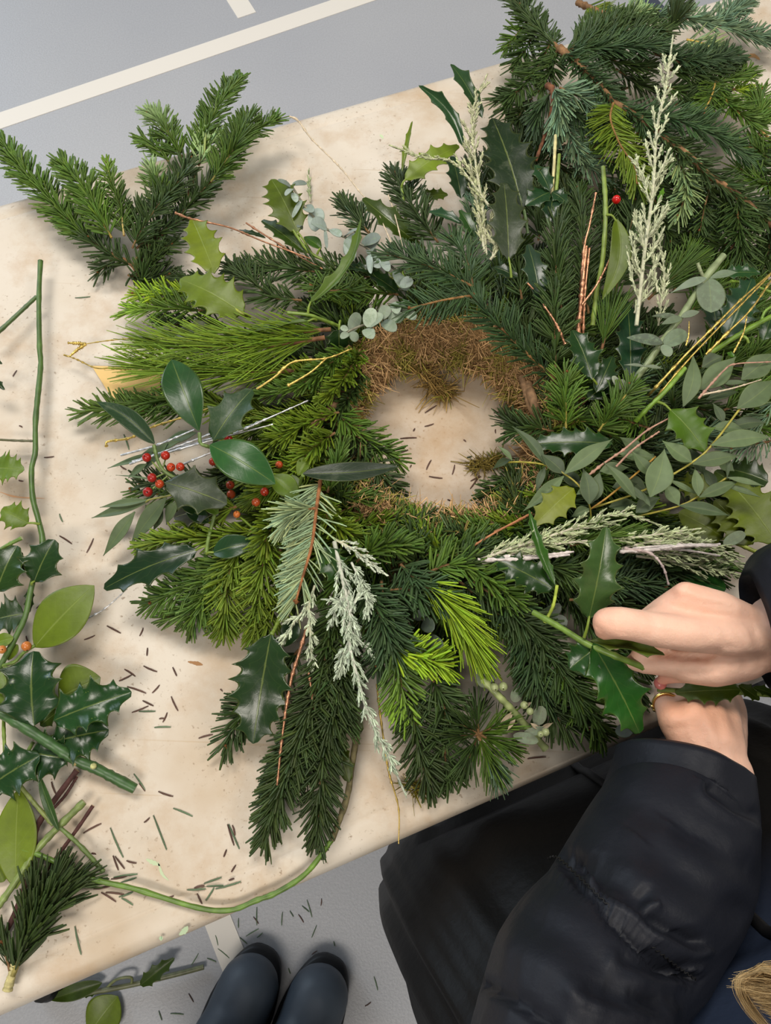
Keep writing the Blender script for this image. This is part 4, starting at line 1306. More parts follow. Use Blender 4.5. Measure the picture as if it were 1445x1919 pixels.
# bottom: budded pale stem
s = sprig('eucalyptus_sprig', [J6(60, 850, 4.5), J6(130, 920, 4.4), J6(240, 1040, 3.4), J6(365, 1185, 2.4)], 3.0, (150, 162, 104), lab='cut eucalyptus stem with pale round buds')
for x0, y0, x1, y1, wd in [(60, 870, 90, 770, 44), (100, 880, 50, 820, 36), (210, 960, 240, 890, 22), (320, 1070, 350, 980, 26), (260, 1110, 380, 1090, 16), (60, 780, 130, 800, 40), (210, 1120, 330, 1150, 20)]:
    leaf(s, J6(x0, y0, 4.4), J6(x1, y1, 4.6), wd, (116, 124, 104), kind='round', fold=0.15, m='silver_leaf')
for x, y, r in [(120, 890, 8), (162, 886, 8.5), (262, 975, 7.5), (290, 1005, 7), (365, 1105, 7.5), (340, 1115, 6)]:
    berry(s, *J6(x, y, 5.2), r, (168, 178, 126), 'bud')
for x0, y0, x1, y1 in [(200, 1010, 130, 1090), (205, 1020, 170, 1050), (220, 1030, 180, 1100), (250, 990, 300, 960), (330, 1090, 290, 1060), (340, 1090, 400, 1060)]:
    leaf(s, J6(x0, y0, 4.6), J6(x1, y1, 4.6), 9, (178, 160, 136), kind='willow', fold=0.5, m='twigleaf' if 'twigleaf' in M else 'willow', name='dry_bract')
s = sprig('eucalyptus_sprig', [J5(900, 60, 4), J5(980, 220, 4.4), J5(1040, 300, 4.2)], 1.2, (122, 120, 100))
dollar(s, J5, [(960, 200, 1010, 230, 30), (970, 280, 1050, 300, 28), (960, 190, 930, 150, 26)], 4.6, (104, 118, 108))
dollar(s, J6, [(330, 560, 440, 500, 36), (380, 590, 470, 570, 30), (740, 1080, 830, 1070, 30), (700, 1090, 780, 1110, 26)], 5, (112, 120, 112))

# ------------------------------------------------------------------ wreath: willow leaved eucalyptus
WG, WD = (92, 110, 74), (74, 90, 62)
YS = (168, 158, 66)
s1 = sprig('eucalyptus_sprig', [K6(440, 1480, 6.4), K6(430, 1390, 7.4), K6(380, 1290, 8), K6(290, 1215, 8), K6(180, 1165, 7.4), K6(60, 1150, 6.4), K5(1090, 962, 5.6)], 0.8, YS, lab='narrow-leaved eucalyptus sprig on a thin yellow stem')
s2 = sprig('eucalyptus_sprig', [K6(440, 1410, 7.2), K6(540, 1340, 7.8), K6(720, 1190, 8.2), K6(800, 1120, 8)], 0.8, (184, 140, 60))
s3 = sprig('eucalyptus_sprig', [K6(450, 1405, 7), K6(620, 1350, 7.6), K6(760, 1295, 8), K6(1000, 1155, 8.6), K6(1110, 1060, 9), K6(1250, 880, 9), K6(1300, 810, 9)], 0.9, YS)
s4 = sprig('eucalyptus_sprig', [K6(690, 1455, 6.4), K6(930, 1395, 7), K6(1040, 1340, 7.4), K6(1200, 1235, 7.8)], 0.8, YS)
for sx, x0, y0, x1, y1, wd, h0, h1 in [
    (s1, 185, 1165, 0, 950, 26, 7.6, 7), (s1, 185, 1175, 135, 1325, 17, 7.4, 7), (s1, 292, 1215, 558, 1022, 36, 8.4, 9), (s1, 292, 1215, 160, 1105, 36, 8, 7.8), (s1, 288, 1228, 60, 1425, 30, 8, 7),
    (s1, 385, 1290, 250, 1190, 32, 7.4, 7), (s1, 360, 1330, 440, 1285, 14, 8, 8), (s1, 430, 1385, 395, 1185, 42, 8, 8.4), (s1, 440, 1380, 490, 1200, 34, 7.6, 8), (s1, 430, 1410, 330, 1455, 24, 7.4, 7),
    (s1, -10, 1135, -110, 1190, 18, 6, 4.6), (s1, 0, 1140, -80, 1060, 12, 6.6, 6.6),
    (s2, 690, 1355, 508, 1148, 28, 8.6, 8.8), (s2, 742, 1368, 648, 1268, 16, 8.6, 8.6), (s2, 770, 1345, 850, 1075, 58, 9, 9.6), (s2, 780, 1230, 668, 1088, 30, 8.8, 9),
    (s2, 590, 1100, 815, 1130, 32, 8, 8), (s2, 770, 1395, 690, 1290, 14, 8.4, 8.4), (s2, 490, 1200, 650, 1180, 30, 7.4, 7.4), (s2, 560, 1290, 700, 1270, 30, 7, 7), (s2, 540, 1400, 700, 1380, 30, 6.6, 6.6),
    (s3, 1003, 1150, 838, 1030, 40, 9, 9.2), (s3, 1008, 1160, 1272, 1112, 34, 8.8, 8.6), (s3, 1112, 1055, 1448, 1010, 42, 9.2, 9), (s3, 1120, 960, 1300, 975, 30, 8.8, 8.6), (s3, 955, 840, 1008, 545, 38, 8.4, 9),
    (s3, 1050, 745, 1250, 560, 50, 8.4, 8.8), (s3, 1255, 850, 1460, 690, 56, 9.2, 9.4), (s3, 1280, 690, 1460, 540, 54, 8.8, 9), (s3, 1085, 800, 1265, 758, 26, 8.4, 8.4), (s3, 1140, 705, 1335, 698, 12, 8.6, 8.6),
    (s3, 1060, 620, 1180, 560, 40, 8, 8.2), (s3, 1180, 930, 1120, 820, 22, 8.6, 8.8), (s3, 1210, 960, 1420, 930, 30, 8, 8), (s3, 720, 1100, 600, 1010, 32, 7, 7), (s3, 1150, 1140, 1240, 1200, 30, 7, 7),
    (s4, 1040, 1340, 1020, 1180, 26, 8, 8.2), (s4, 1045, 1345, 1265, 1255, 28, 7.8, 7.8), (s4, 1200, 1240, 1212, 1072, 10, 8.2, 8.6), (s4, 1200, 1235, 1405, 1282, 14, 8, 8), (s4, 1190, 1280, 1385, 1345, 14, 7.6, 7.4),
    (s4, 935, 1392, 1212, 1448, 30, 7.6, 7.4), (s4, 690, 1432, 825, 1348, 34, 7.4, 8), (s4, 860, 1280, 935, 1395, 34, 7.4, 7.2), (s4, 1130, 1300, 1060, 1180, 26, 7, 7), (s4, 880, 1250, 1040, 1330, 14, 7.8, 7.6),
    (s4, 1000, 1080, 1080, 1230, 30, 6.6, 6.6), (s4, 620, 1220, 760, 1330, 30, 6, 6)]:
    c = np.array(WG if rng.random() < .6 else WD) + rng.normal(0, 6)
    leaf(sx, K6(x0, y0, h0), K6(x1, y1, h1), wd, c, (112, 130, 100), kind='willow', fold=rng.uniform(.1, .4), arch=rng.uniform(.02, .06), m='willow', bend=rng.normal(0, .03), wave=0.1)
s5 = sprig('eucalyptus_sprig', [J4(560, 60, 6), J4(430, 130, 5.4), J4(300, 160, 4.4), J4(270, 175, 4)], 0.8, (140, 140, 70), lab='narrow-leaved eucalyptus fanning out at the left')
for x0, y0, x1, y1, wd, h0, h1 in [(285, 172, -25, 262, 26, 4, 2), (282, 165, 20, 205, 18, 4.2, 2.6), (210, 228, 38, 468, 30, 3.6, 1.4), (382, 150, 185, 405, 38, 5, 2.4), (270, 190, 205, 480, 8, 3.6, 1.4),
                                  (440, 170, 380, 300, 24, 4.6, 3), (500, 200, 450, 320, 22, 4.6, 3), (360, 210, 310, 330, 20, 3.8, 2.6), (330, 230, 260, 350, 16, 3.6, 2), (300, 230, 215, 400, 10, 3.4, 1.4)]:
    leaf(s5, J4(x0, y0, h0), J4(x1, y1, h1), wd, (94, 112, 78), (112, 130, 100), kind='willow', fold=rng.uniform(.15, .4), arch=0.04, m='willow', bend=rng.normal(0, .03))
for x0, y0, x1, y1, wd in [(480, 1160, 210, 1232, 16), (560, 1100, 330, 1200, 22), (640, 1060, 470, 1120, 26), (400, 1210, 310, 1280, 18), (500, 1110, 380, 1250, 22), (450, 1290, 250, 1265, 4)]:
    leaf(s5, K4(x0, y0, 5), K4(x1, y1, 3.6), wd, (88, 108, 76), (112, 130, 100), kind='willow', fold=0.25, arch=0.04, m='willow')
s6 = sprig('eucalyptus_sprig', [K5(250, 900, 5), K5(300, 1040, 5), K5(310, 1080, 4.6)], 0.8, (120, 124, 66))
for x0, y0, x1, y1, wd, h0, h1 in [(300, 1040, 570, 1250, 24, 4.6, 3), (300, 1050, 335, 1280, 14, 4.4, 2.4), (190, 800, 190, 960, 10, 5, 3.6), (220, 1040, 240, 1200, 12, 5, 4)]:
    leaf(s6, K5(x0, y0, h0), K5(x1, y1, h1), wd, (76, 96, 62), (112, 130, 100), kind='willow', fold=0.25, arch=0.04, m='willow')

# ------------------------------------------------------------------ wreath: pale dried sprays
spray(w, [K2(1310, 1000, 8), K2(1290, 750, 9), K2(1250, 480, 10), K2(1240, 250, 10), K2(1312, 60, 9)], 14, 22, (176, 178, 140), lab='pale dry spray standing at the top of the wreath')
spray(w, [K2(1325, 740, 9.4), K2(1150, 520, 10), K2(1000, 490, 9.6), K2(820, 428, 8.6)], 8, 12, (170, 176, 132), 30, lab='pale dry spray leaning left across a pale leaf', nl=5)
spray(w, [K2(1300, 980, 8.4), K2(1260, 700, 9), K2(1220, 440, 9.6), K2(1250, 330, 9.6)], 10, 20, (168, 172, 130))
spray(w, [K2(1330, 1020, 8), K2(1360, 960, 8.4), K2(1290, 840, 8.6)], 5, 16, (176, 178, 140))
spray(w, [K3(800, 1560, 9), K3(840, 1200, 11), K3(880, 900, 12.4), K3(897, 620, 13), K3(940, 420, 13), K3(974, 178, 12.4)], 22, 30, (186, 192, 156), 22, 1.9, lab='tall pale spray rising at the upper right', stemcol=(188, 188, 160))
for pts in ([(870, 1010, 11.6), (900, 860, 12.2), (968, 745, 12)], [(860, 960, 11.8), (810, 800, 12), (772, 758, 11.6)], [(850, 1150, 11), (900, 1060, 11.6), (945, 990, 11.4)],
            [(900, 1400, 9.6), (880, 1230, 10.6), (890, 1080, 11), (905, 1020, 11)], [(930, 1420, 9), (930, 1280, 10), (900, 1110, 10.6)], [(820, 1340, 10), (790, 1250, 10.4), (800, 1130, 10.4)],
            [(840, 1200, 11), (800, 1060, 11), (790, 1010, 10.6)], [(790, 1500, 9), (850, 1380, 9.6), (880, 1290, 9.6)], [(905, 1560, 8), (915, 1480, 9), (930, 1350, 9.4)]):
    spray(w, [K3(*p) for p in pts], 6, 12, (182, 188, 152), 24, 1.0, nl=5.5)
spray(w, [J4(1290, 390, 8.6), J5(640, 150, 8.4), J5(640, 280, 8), J5(672, 430, 7.4), J5(730, 620, 6), J5(800, 760, 4.6), J5(882, 945, 2.6)], 22, 18, (178, 192, 166), 26, 1.9,
      lab='long white-green spray trailing down the front', stemcol=(190, 192, 176), nl=6.5)
for pts in ([(640, 160, 8.6), (700, 60, 8.8), (725, 170, 8.4)], [(640, 100, 8.4), (585, 120, 8.4), (568, 200, 7.6)], [(620, 60, 8.4), (610, 150, 8.4), (680, 245, 7.8)], [(640, 150, 8.6), (660, 260, 8), (755, 335, 6.8)],
            [(640, 280, 7.8), (610, 350, 7.2), (600, 430, 6.4)], [(650, -60, 8.6), (690, 20, 8.8), (730, 100, 8.6), (725, 170, 8)], [(640, 60, 8.4), (625, 160, 8.2), (625, 240, 7.6)]):
    spray(w, [J5(*p) for p in pts], 6, 10, (180, 192, 168), 34, 1.1, nl=6, stemcol=(190, 192, 176))
spray(w, [J5(490, 40, 7.6), J5(465, 130, 7.8), J5(470, 260, 7), J5(477, 440, 5.4)], 8, 10, (184, 194, 164), 32, 1.1, lab='short white-green spray beside a copper twig', nl=6)
spray(w, [J5(460, 130, 7.8), J5(400, 200, 7.2), J5(345, 295, 6)], 4, 10, (184, 194, 164), 34, 1.0, nl=6)
spray(w, [J4(1300, 380, 8.6), J4(1400, 440, 8.8), J4(1560, 560, 8)], 8, 12, (190, 198, 176), 32, 1.1, nl=5)
for i, pts in enumerate(([(30, 285, 8.2), (240, 210, 9), (460, 140, 9.4), (640, 70, 9), (760, 60, 8.4), (900, 110, 7)], [(60, 300, 8), (300, 220, 9), (540, 190, 9), (800, 170, 8.6), (1110, 128, 7.6)],
            [(100, 270, 8), (330, 180, 9), (560, 120, 9.2), (720, 90, 8.8)], [(700, 230, 8), (900, 190, 8), (1100, 210, 7.4), (1300, 260, 6.4)], [(760, 240, 7.6), (960, 250, 7.4), (1150, 270, 7), (1320, 300, 6)],
            [(800, 260, 7), (1000, 290, 6.6), (1200, 330, 6), (1310, 360, 5.4)], [(150, 240, 8.4), (350, 200, 9), (480, 170, 9)], [(820, 200, 8), (980, 170, 7.6), (1100, 180, 7)])):
    spray(w, [J6(*p) for p in pts], 12, 18, (176, 186, 142), 20, 1.3, nl=6, stemcol=(196, 190, 168))

# ------------------------------------------------------------------ wreath: painted and bare twigs
twig(w, [K3(530, 1470, 7.6), K3(548, 1200, 9.6), K3(575, 1080, 10.4), K3(606, 925, 11)], 1.3, 'copper', lab='upright copper painted twig')
twig(w, [K3(520, 1600, 7), K3(535, 1430, 8.4), K3(560, 1180, 9.6)], 2.2, 'copper')
twig(w, [K3(545, 1600, 7), K3(552, 1420, 8.4), K3(575, 1190, 9.6)], 1.3, 'copper')
twig(w, [K3(540, 1460, 8.6), K3(600, 1380, 9.2), K3(650, 1290, 9.6), K3(680, 1218, 9.8)], 1.2, 'copper')
twig(w, [K6(295, 490, 8), K6(240, 370, 9), K6(172, 268, 9)], 1.3, 'copper')
twig(w, [K6(85, 150, 8.8), K6(118, 185, 8.6)], 1.1, 'copper')
twig(w, [K1(850, 1030, 5.6), K1(930, 1060, 6), K1(1110, 1100, 6.4), K1(1280, 1170, 7), K1(1500, 1250, 7)], 1.1, 'copper', lab='copper twig lying across the upper left')
twig(w, [K1(1190, 1078, 5.8), K1(1270, 1130, 6), K1(1440, 1235, 6.4), K1(1560, 1300, 6.8)], 1.0, 'copper')
twig(w, [J5(456, 220, 7), J5(420, 340, 6.6), J5(385, 460, 5.8), J5(350, 680, 4.6), J5(325, 912, 3.4)], 1.4, 'copper', lab='long copper twig hanging at the bottom left')
twig(w, [J5(462, 420, 5.8), J5(475, 500, 5.4), J5(487, 592, 4.6)], 1.1, 'copper')
twig(w, [K6(-100, 1540, 7), K6(20, 1485, 8), K6(110, 1432, 8.4)], 1.1, (168, 112, 74))
twig(w, [J6(-60, 260, 7.8), J6(120, 150, 8.4), J6(290, 58, 8.6)], 1.1, (168, 112, 74))
twig(w, [K6(380, 1262, 8), K6(500, 1165, 8.6), K6(620, 1082, 9), K6(750, 975, 9.2), K6(875, 905, 9.2)], 1.1, 'rose', lab='pinkish brown bare twig across the right side')
twig(w, [K6(580, 1175, 8.4), K6(680, 1075, 9), K6(820, 980, 9)], 1.0, 'rose')
twig(w, [K6(1040, 795, 9), K6(1180, 640, 9.6), K6(1250, 602, 9.6), K6(1445, 590, 9.4)], 1.0, 'rose')
twig(w, [K6(1050, 775, 9), K6(1220, 740, 9.4), K6(1390, 690, 9.2)], 0.9, 'beige')
twig(w, [K6(740, 800, 5.5), K6(800, 735, 8.4), K6(960, 560, 9.4), K6(1120, 400, 10.2), K6(1280, 240, 10.6), K6(1445, 95, 10.6)], 1.3, 'gold', lab='long gold painted twig at the right')
twig(w, [K6(770, 830, 5.5), K6(830, 760, 8.2), K6(1000, 560, 9), K6(1220, 330, 9.8), K6(1440, 105, 10.4)], 1.1, 'gold')
twig(w, [K6(1080, 550, 9), K6(1210, 420, 9.6), K6(1330, 300, 10), K6(1450, 130, 10)], 1.1, 'gold')
twig(w, [K6(970, 500, 9.6), K6(985, 440, 9.8), K6(988, 365, 9.8)], 0.8, 'gold')
twig(w, [K6(1235, 540, 9.2), K6(1290, 430, 9.6), K6(1310, 335, 9.8)], 0.8, 'gold')
twig(w, [K4(700, 630, 5.6), K4(500, 610, 5), K4(330, 606, 4), K4(210, 615, 3.2), K4(100, 632, 2.6)], 0.8, 'gold', lab='thin gold twig sticking out at the left')
twig(w, [K4(105, 630, 2.6), K4(65, 628, 2.6), K4(20, 626, 2.6)], 1.6, 'gold')
twig(w, [K4(105, 632, 2.6), K4(70, 655, 2.4), K4(28, 690, 2.4)], 1.7, 'gold')
twig(w, [K4(330, 760, 3), K4(230, 748, 2.8), K4(150, 746, 2.4), K4(60, 705, 2), K4(0, 684, 1.8)], 0.9, 'gold')
twig(w, [K4(932, 850, 8.4), K4(1020, 790, 9), K4(1110, 718, 9.4), K4(1270, 700, 9.4), K4(1390, 655, 9)], 1.2, 'gold')
twig(w, [K4(1080, 835, 9), K4(1190, 770, 9.4), K4(1270, 700, 9.4)], 1.3, 'gold')
twig(w, [K4(205, 1125, 3.4), K4(212, 1103, 3.4), K4(320, 1085, 4), K4(420, 1035, 5), K4(560, 990, 6), K4(720, 935, 7)], 1.1, 'gold')
twig(w, [J5(760, 470, 4.6), J5(780, 640, 4), J5(812, 850, 2.8), J5(855, 1010, 1.6), J5(856, 1168, 0.9)], 0.8, 'gold', lab='thin gold twig hanging to the near table edge')
for a_, b_, c_ in (((275, 1170, 5), (450, 1120, 6), (630, 1045, 7)), ((318, 1212, 5), (500, 1145, 6), (710, 1065, 7)), ((470, 1165, 6), (700, 1100, 7), (1010, 1020, 7)), ((580, 1212, 6.4), (650, 1182, 7), (730, 1150, 7)),
                   ((820, 1065, 7), (1000, 985, 7.6), (1180, 905, 7.6)), ((330, 1200, 5), (560, 1130, 6), (720, 1085, 7))):
    twig(w, [K4(*a_), K4(*b_), K4(*c_)], 1.1, 'silver')
twig(w, [K2(282, 272, 3), K2(330, 295, 3.2), K2(400, 390, 4), K2(550, 540, 5), K2(650, 665, 5.8), K2(740, 770, 6.6), K2(815, 930, 7)], 0.9, 'beige', lab='thin beige twig reaching up past the far table edge')
twig(w, [K2(800, 683, 6.4), K2(835, 790, 6.8), K2(875, 950, 7)], 0.8, 'beige')
twig(w, [J2(620, 655, 2), J2(760, 580, 2.6), J2(860, 500, 3), J2(950, 415, 3.4)], 0.8, 'silver')
for a_, b_, c_ in (((150, 265, 8.6), (330, 258, 9), (500, 240, 9)), ((40, 280, 8.4), (260, 275, 9), (470, 250, 9)), ((170, 275, 8.8), (340, 268, 9.2), (480, 255, 9.2)), ((780, 225, 8.4), (1000, 208, 8.4), (1200, 205, 8)),
                   ((790, 240, 8.6), (1000, 215, 8.6), (1190, 212, 8)), ((720, 240, 8.6), (900, 230, 8.6), (1100, 212, 8.2)), ((880, 225, 8), (1030, 232, 8), (1200, 260, 7.4))):
    twig(w, [J6(*a_), J6(*b_), J6(*c_)], 1.3, (206, 196, 190), 'pale_twig')
twig(w, [J6(740, 225, 8.6), J6(860, 245, 8.8), J6(925, 310, 9), J6(955, 400, 8.6)], 1.2, (190, 170, 164), 'pale_twig')
# woody stubs at the inside of the ring
for pts, r in (([K5(240, 560, 6), K5(160, 680, 7), K5(70, 785, 7)], 4), ([K5(1190, 560, 5), K5(1220, 640, 6), K5(1240, 740, 5)], 4.5), ([K5(1160, 520, 5), K5(1190, 620, 5.4), K5(1215, 700, 5)], 3)):
    stem(w, pts, r, (138, 108, 78), 'woody_stub', 'bark', endcol=(190, 150, 104))


# ------------------------------------------------------------------ loose fir branches: pile at the far right
def branch(loc, label, group=None):
    return thing('fir_branch', P(*loc), label, 'branch', group)


def wood(parent, k, pts, r0, r1, col=(128, 96, 64), end=(206, 166, 112)):
    path, ln = even(spline([P(*k(*p)) for p in pts], 80), 40)
    g = Geo()
    rr = np.linspace(r0, r1, 40) * 0.001 * (1 + 0.1 * rng.standard_normal(40))
    tube(g, path, rr, np.clip(lin(col) * (1 + 0.16 * rng.standard_normal((40, 1))), 0, 1), 8, endcol=lin(end))
    return g.build('wood', M['bark'], parent, org=path[0])


def shoots(parent, k, items):
    for it in items:
        pts, nl, col, style, dens = it[:5]
        fk(parent, k, pts, nl * 1.1, col, style, dens * 1.25, name='shoot', **(it[5] if len(it) > 5 else {}))


b = branch(K3(420, 230, 5), 'fir branch at the left of the pile whose tips hang over the far table edge')
wood(b, K3, [(430, 235, 6.5), (340, 140, 5.5), (250, 40, 4.5), (180, -40, 4)], 2.6, 1.4)
shoots(b, K3, [([(420, 230, 6.5), (330, 130, 5.6), (250, 40, 4.8), (180, -40, 4)], 20, 'dark', 'flat', 20), ([(330, 130, 5.6), (270, 230, 5), (210, 330, 4)], 20, 'dark', 'flat', 18),
               ([(290, 80, 5), (230, 160, 4.6), (180, 220, 4)], 18, 'mid', 'flat', 16), ([(390, 200, 6.4), (330, 320, 5.6), (240, 430, 4.6), (130, 480, 3.6)], 20, 'dark', 'flat', 18),
               ([(420, 240, 6.6), (390, 340, 6), (330, 440, 5)], 18, 'dark', 'flat', 18), ([(300, 470, 4), (240, 560, 3.6), (280, 640, 3.4)], 20, 'black', 'brush', 18),
               ([(240, 430, 4.4), (180, 520, 3.4), (220, 600, 3)], 18, 'dark', 'brush', 15), ([(240, 20, 5), (290, -60, 4.6)], 18, 'dark', 'brush', 18)])
b = branch(K3(1040, 740, 6), 'longest fir branch of the pile, thick brown wood running diagonally to the right edge')
wood(b, K3, [(430, 230, 7), (560, 345, 7.6), (690, 485, 8.2), (800, 560, 8.4), (920, 650, 8.4), (1040, 740, 8.2), (1160, 850, 7.8), (1280, 930, 7.2), (1500, 1120, 6)], 4.2, 2.8)
shoots(b, K3, [([(450, 250, 7.2), (560, 345, 7.8), (690, 480, 8.2)], 22, 'blue', 'flat', 22), ([(700, 490, 8.2), (800, 560, 8.4), (920, 650, 8.4)], 22, 'blue', 'flat', 18),
               ([(930, 655, 8.4), (1040, 740, 8.2), (1160, 850, 7.8)], 22, 'dark', 'flat', 17), ([(1160, 850, 7.8), (1280, 930, 7.2), (1500, 1120, 6)], 22, 'dark', 'flat', 16),
               ([(690, 490, 8.4), (675, 570, 8.8), (720, 690, 8.6), (790, 800, 7.6), (800, 880, 7)], 24, 'olive', 'under', 17, {'twcol': (140, 104, 60)}),
               ([(800, 560, 8.6), (940, 560, 9), (1060, 600, 9), (1200, 660, 8), (1340, 760, 6.4)], 23, 'blue', 'flat', 22),
               ([(930, 650, 8), (1010, 790, 7.6), (1040, 900, 7), (1000, 1040, 6)], 20, 'pale', 'flat', 16), ([(1160, 850, 7), (1130, 980, 6.4), (1105, 1100, 5.6)], 16, 'dark', 'flat', 6),
               ([(1280, 940, 7), (1290, 1080, 6.6), (1315, 1250, 5.4)], 24, 'dark', 'flat', 19, {'twcol': (140, 104, 60)}), ([(800, 560, 8), (810, 640, 7.6)], 16, 'olive', 'flat', 10),
               ([(560, 350, 7), (600, 460, 6), (560, 580, 5)], 22, 'grey', 'flat', 15), ([(1180, 860, 7), (1250, 980, 6), (1180, 1090, 5)], 22, 'dark', 'flat', 18)])
b = branch(K3(640, 225, 6), 'dark fir branch pointing right along the top of the pile')
wood(b, K3, [(430, 245, 6.6), (640, 228, 7), (900, 220, 7.4)], 2.6, 1.4)
shoots(b, K3, [([(450, 240, 6.8), (640, 226, 7.4), (900, 218, 7.8)], 24, 'blue', 'flat', 26), ([(480, 230, 7), (660, 160, 7.2), (940, 150, 7)], 23, 'dark', 'flat', 22),
               ([(520, 210, 6.6), (640, 120, 6.4), (860, 90, 6)], 22, 'dark', 'flat', 20), ([(560, 250, 6.4), (720, 300, 6), (860, 330, 5.4)], 22, 'dark', 'flat', 20),
               ([(700, 330, 5), (800, 400, 4.6), (900, 450, 4)], 20, 'black', 'brush', 15)])
b = branch(K3(520, 15, 3), 'short cut fir branch with tan sawn end and yellow-green needles at the top')
wood(b, K3, [(515, 12, 4), (620, 55, 5), (760, 115, 5.6)], 3.6, 2.0, end=(200, 150, 96))
shoots(b, K3, [([(560, 30, 4.6), (640, 62, 5.2), (760, 115, 5.8)], 20, 'olive', 'under', 22), ([(700, 95, 5.6), (780, 70, 6), (860, 50, 5.6)], 18, 'pale', 'flat', 18)])
b = branch(K3(1050, 85, 3), 'pale grey-green fir branch lying beyond the pile at the top right')
wood(b, K3, [(850, 75, 4.4), (1050, 85, 4.6), (1200, 125, 3.8), (1440, 195, 2.2)], 2.4, 1.2)
shoots(b, K3, [([(860, 75, 4.6), (1050, 88, 4.8), (1200, 125, 4)], 22, 'grey', 'flat', 18), ([(1190, 120, 4), (1300, 150, 3.2), (1450, 200, 2.2)], 24, 'grey', 'flat', 20),
               ([(1160, 110, 4.2), (1230, 70, 3.8), (1330, 15, 3)], 20, 'grey', 'flat', 17), ([(1040, 190, 5), (1120, 210, 5.4), (1200, 260, 5)], 22, 'pale', 'under', 16, {'twcol': (190, 160, 80)}),
               ([(950, 170, 6), (985, 90, 7), (1015, 0, 6.6)], 26, 'black', 'pine', 11)])
b = branch(K3(1050, 300, 5), 'dense dark fir branch at the right of the pile in front of the pale one')
wood(b, K3, [(880, 250, 6.4), (1050, 300, 6.8), (1270, 270, 6)], 2.4, 1.2)
shoots(b, K3, [([(900, 255, 6.6), (1060, 285, 7), (1280, 268, 6.2)], 22, 'blue', 'flat', 26), ([(940, 330, 6.2), (1080, 350, 6.4), (1260, 300, 5.8)], 22, 'dark', 'flat', 24),
               ([(940, 420, 5.4), (1040, 440, 5.6), (1160, 400, 5.4)], 22, 'dark', 'flat', 22), ([(980, 500, 5), (1080, 500, 5.4), (1200, 470, 5)], 22, 'dark', 'brush', 20)])
b = branch(K3(1210, 460, 4), 'fresh bright green fir branch at the right edge of the pile')
wood(b, K3, [(1160, 390, 6), (1220, 470, 6), (1340, 580, 5.4), (1480, 700, 4.6)], 2.0, 1.2, (160, 130, 70))
shoots(b, K3, [([(1180, 385, 6.2), (1160, 460, 6.6), (1120, 540, 6.4)], 20, 'mid', 'under', 17, {'twcol': (170, 140, 70)}), ([(1210, 450, 6.2), (1260, 520, 6.4), (1360, 590, 5.8)], 20, 'mid', 'flat', 20, {'twcol': (170, 140, 70)}),
               ([(1180, 400, 6), (1260, 370, 5.6), (1340, 340, 5)], 20, 'mid', 'flat', 18), ([(1360, 620, 5), (1390, 530, 5.4), (1395, 430, 5)], 20, 'mid', 'flat', 17),
               ([(1340, 580, 5.4), (1420, 560, 5), (1480, 520, 4.4)], 20, 'mid', 'flat', 18), ([(1380, 640, 5.2), (1440, 720, 5), (1480, 800, 4.6)], 20, 'mid', 'flat', 18),
               ([(1240, 420, 5.4), (1300, 440, 5), (1340, 470, 4.4)], 20, 'lime', 'flat', 15), ([(1430, 760, 5), (1380, 720, 5.6), (1320, 700, 5.6)], 18, 'mid', 'flat', 14)])
b = branch(K3(375, 410, 5), 'cut fir branch with orange-tan end and drooping blue-grey needles at the pile front')
wood(b, K3, [(372, 408, 8.2), (400, 440, 8.4), (390, 560, 7.4), (318, 770, 5.4)], 3.4, 1.6, (112, 72, 48), (204, 158, 84))
shoots(b, K3, [([(400, 420, 8.4), (425, 470, 8.6), (425, 560, 8), (410, 640, 7)], 23, 'grey', 'pine', 26), ([(390, 440, 8), (340, 520, 7.4), (320, 600, 6.6)], 22, 'blue', 'pine', 18),
               ([(430, 420, 8.4), (520, 460, 8.2), (640, 520, 7.2)], 23, 'grey', 'flat', 18), ([(420, 470, 7.6), (520, 560, 7), (640, 640, 6)], 23, 'blue', 'flat', 19), ([(430, 500, 7), (480, 650, 6), (560, 760, 5)], 23, 'grey', 'flat', 19)])
b = branch(K3(640, 680, 3), 'fir branch lying lowest in the middle of the pile behind the wreath')
wood(b, K3, [(450, 700, 4), (640, 760, 4.4), (840, 820, 4.4), (1060, 900, 4)], 2.6, 1.6)
shoots(b, K3, [([(560, 740, 5.4), (620, 690, 6), (720, 650, 6)], 20, 'mid', 'flat', 19), ([(460, 700, 4.6), (560, 790, 4.6), (660, 860, 4)], 23, 'grey', 'flat', 17), ([(640, 760, 5), (760, 820, 5), (860, 960, 4)], 23, 'dark', 'flat', 20),
               ([(840, 640, 6), (860, 740, 6), (900, 840, 5.4)], 23, 'dark', 'flat', 20), ([(700, 860, 4), (700, 980, 4), (760, 1080, 3.4)], 23, 'dark', 'flat', 18), ([(860, 860, 4.6), (900, 1000, 4.4), (960, 1160, 3.6)], 23, 'dark', 'flat', 20),
               ([(980, 900, 4.4), (1060, 1000, 4.2), (1050, 1150, 3.4)], 23, 'dark', 'flat', 18), ([(1020, 820, 5), (1120, 900, 4.6), (1200, 1000, 4)], 23, 'dark', 'flat', 19), ([(300, 640, 3.6), (440, 800, 3.6), (520, 900, 3)], 22, 'black', 'brush', 17),
               ([(560, 600, 4), (680, 600, 4), (760, 560, 4)], 22, 'black', 'brush', 17), ([(760, 420, 4), (700, 440, 4.4), (640, 430, 4)], 18, 'black', 'brush', 14)])
b = branch(K3(1380, 1000, 4), 'dark fir branch at the lower right corner of the pile against the picture edge')
wood(b, K3, [(1500, 960, 5.4), (1400, 1040, 5.4), (1300, 1150, 5), (1180, 1240, 4)], 2.6, 1.4)
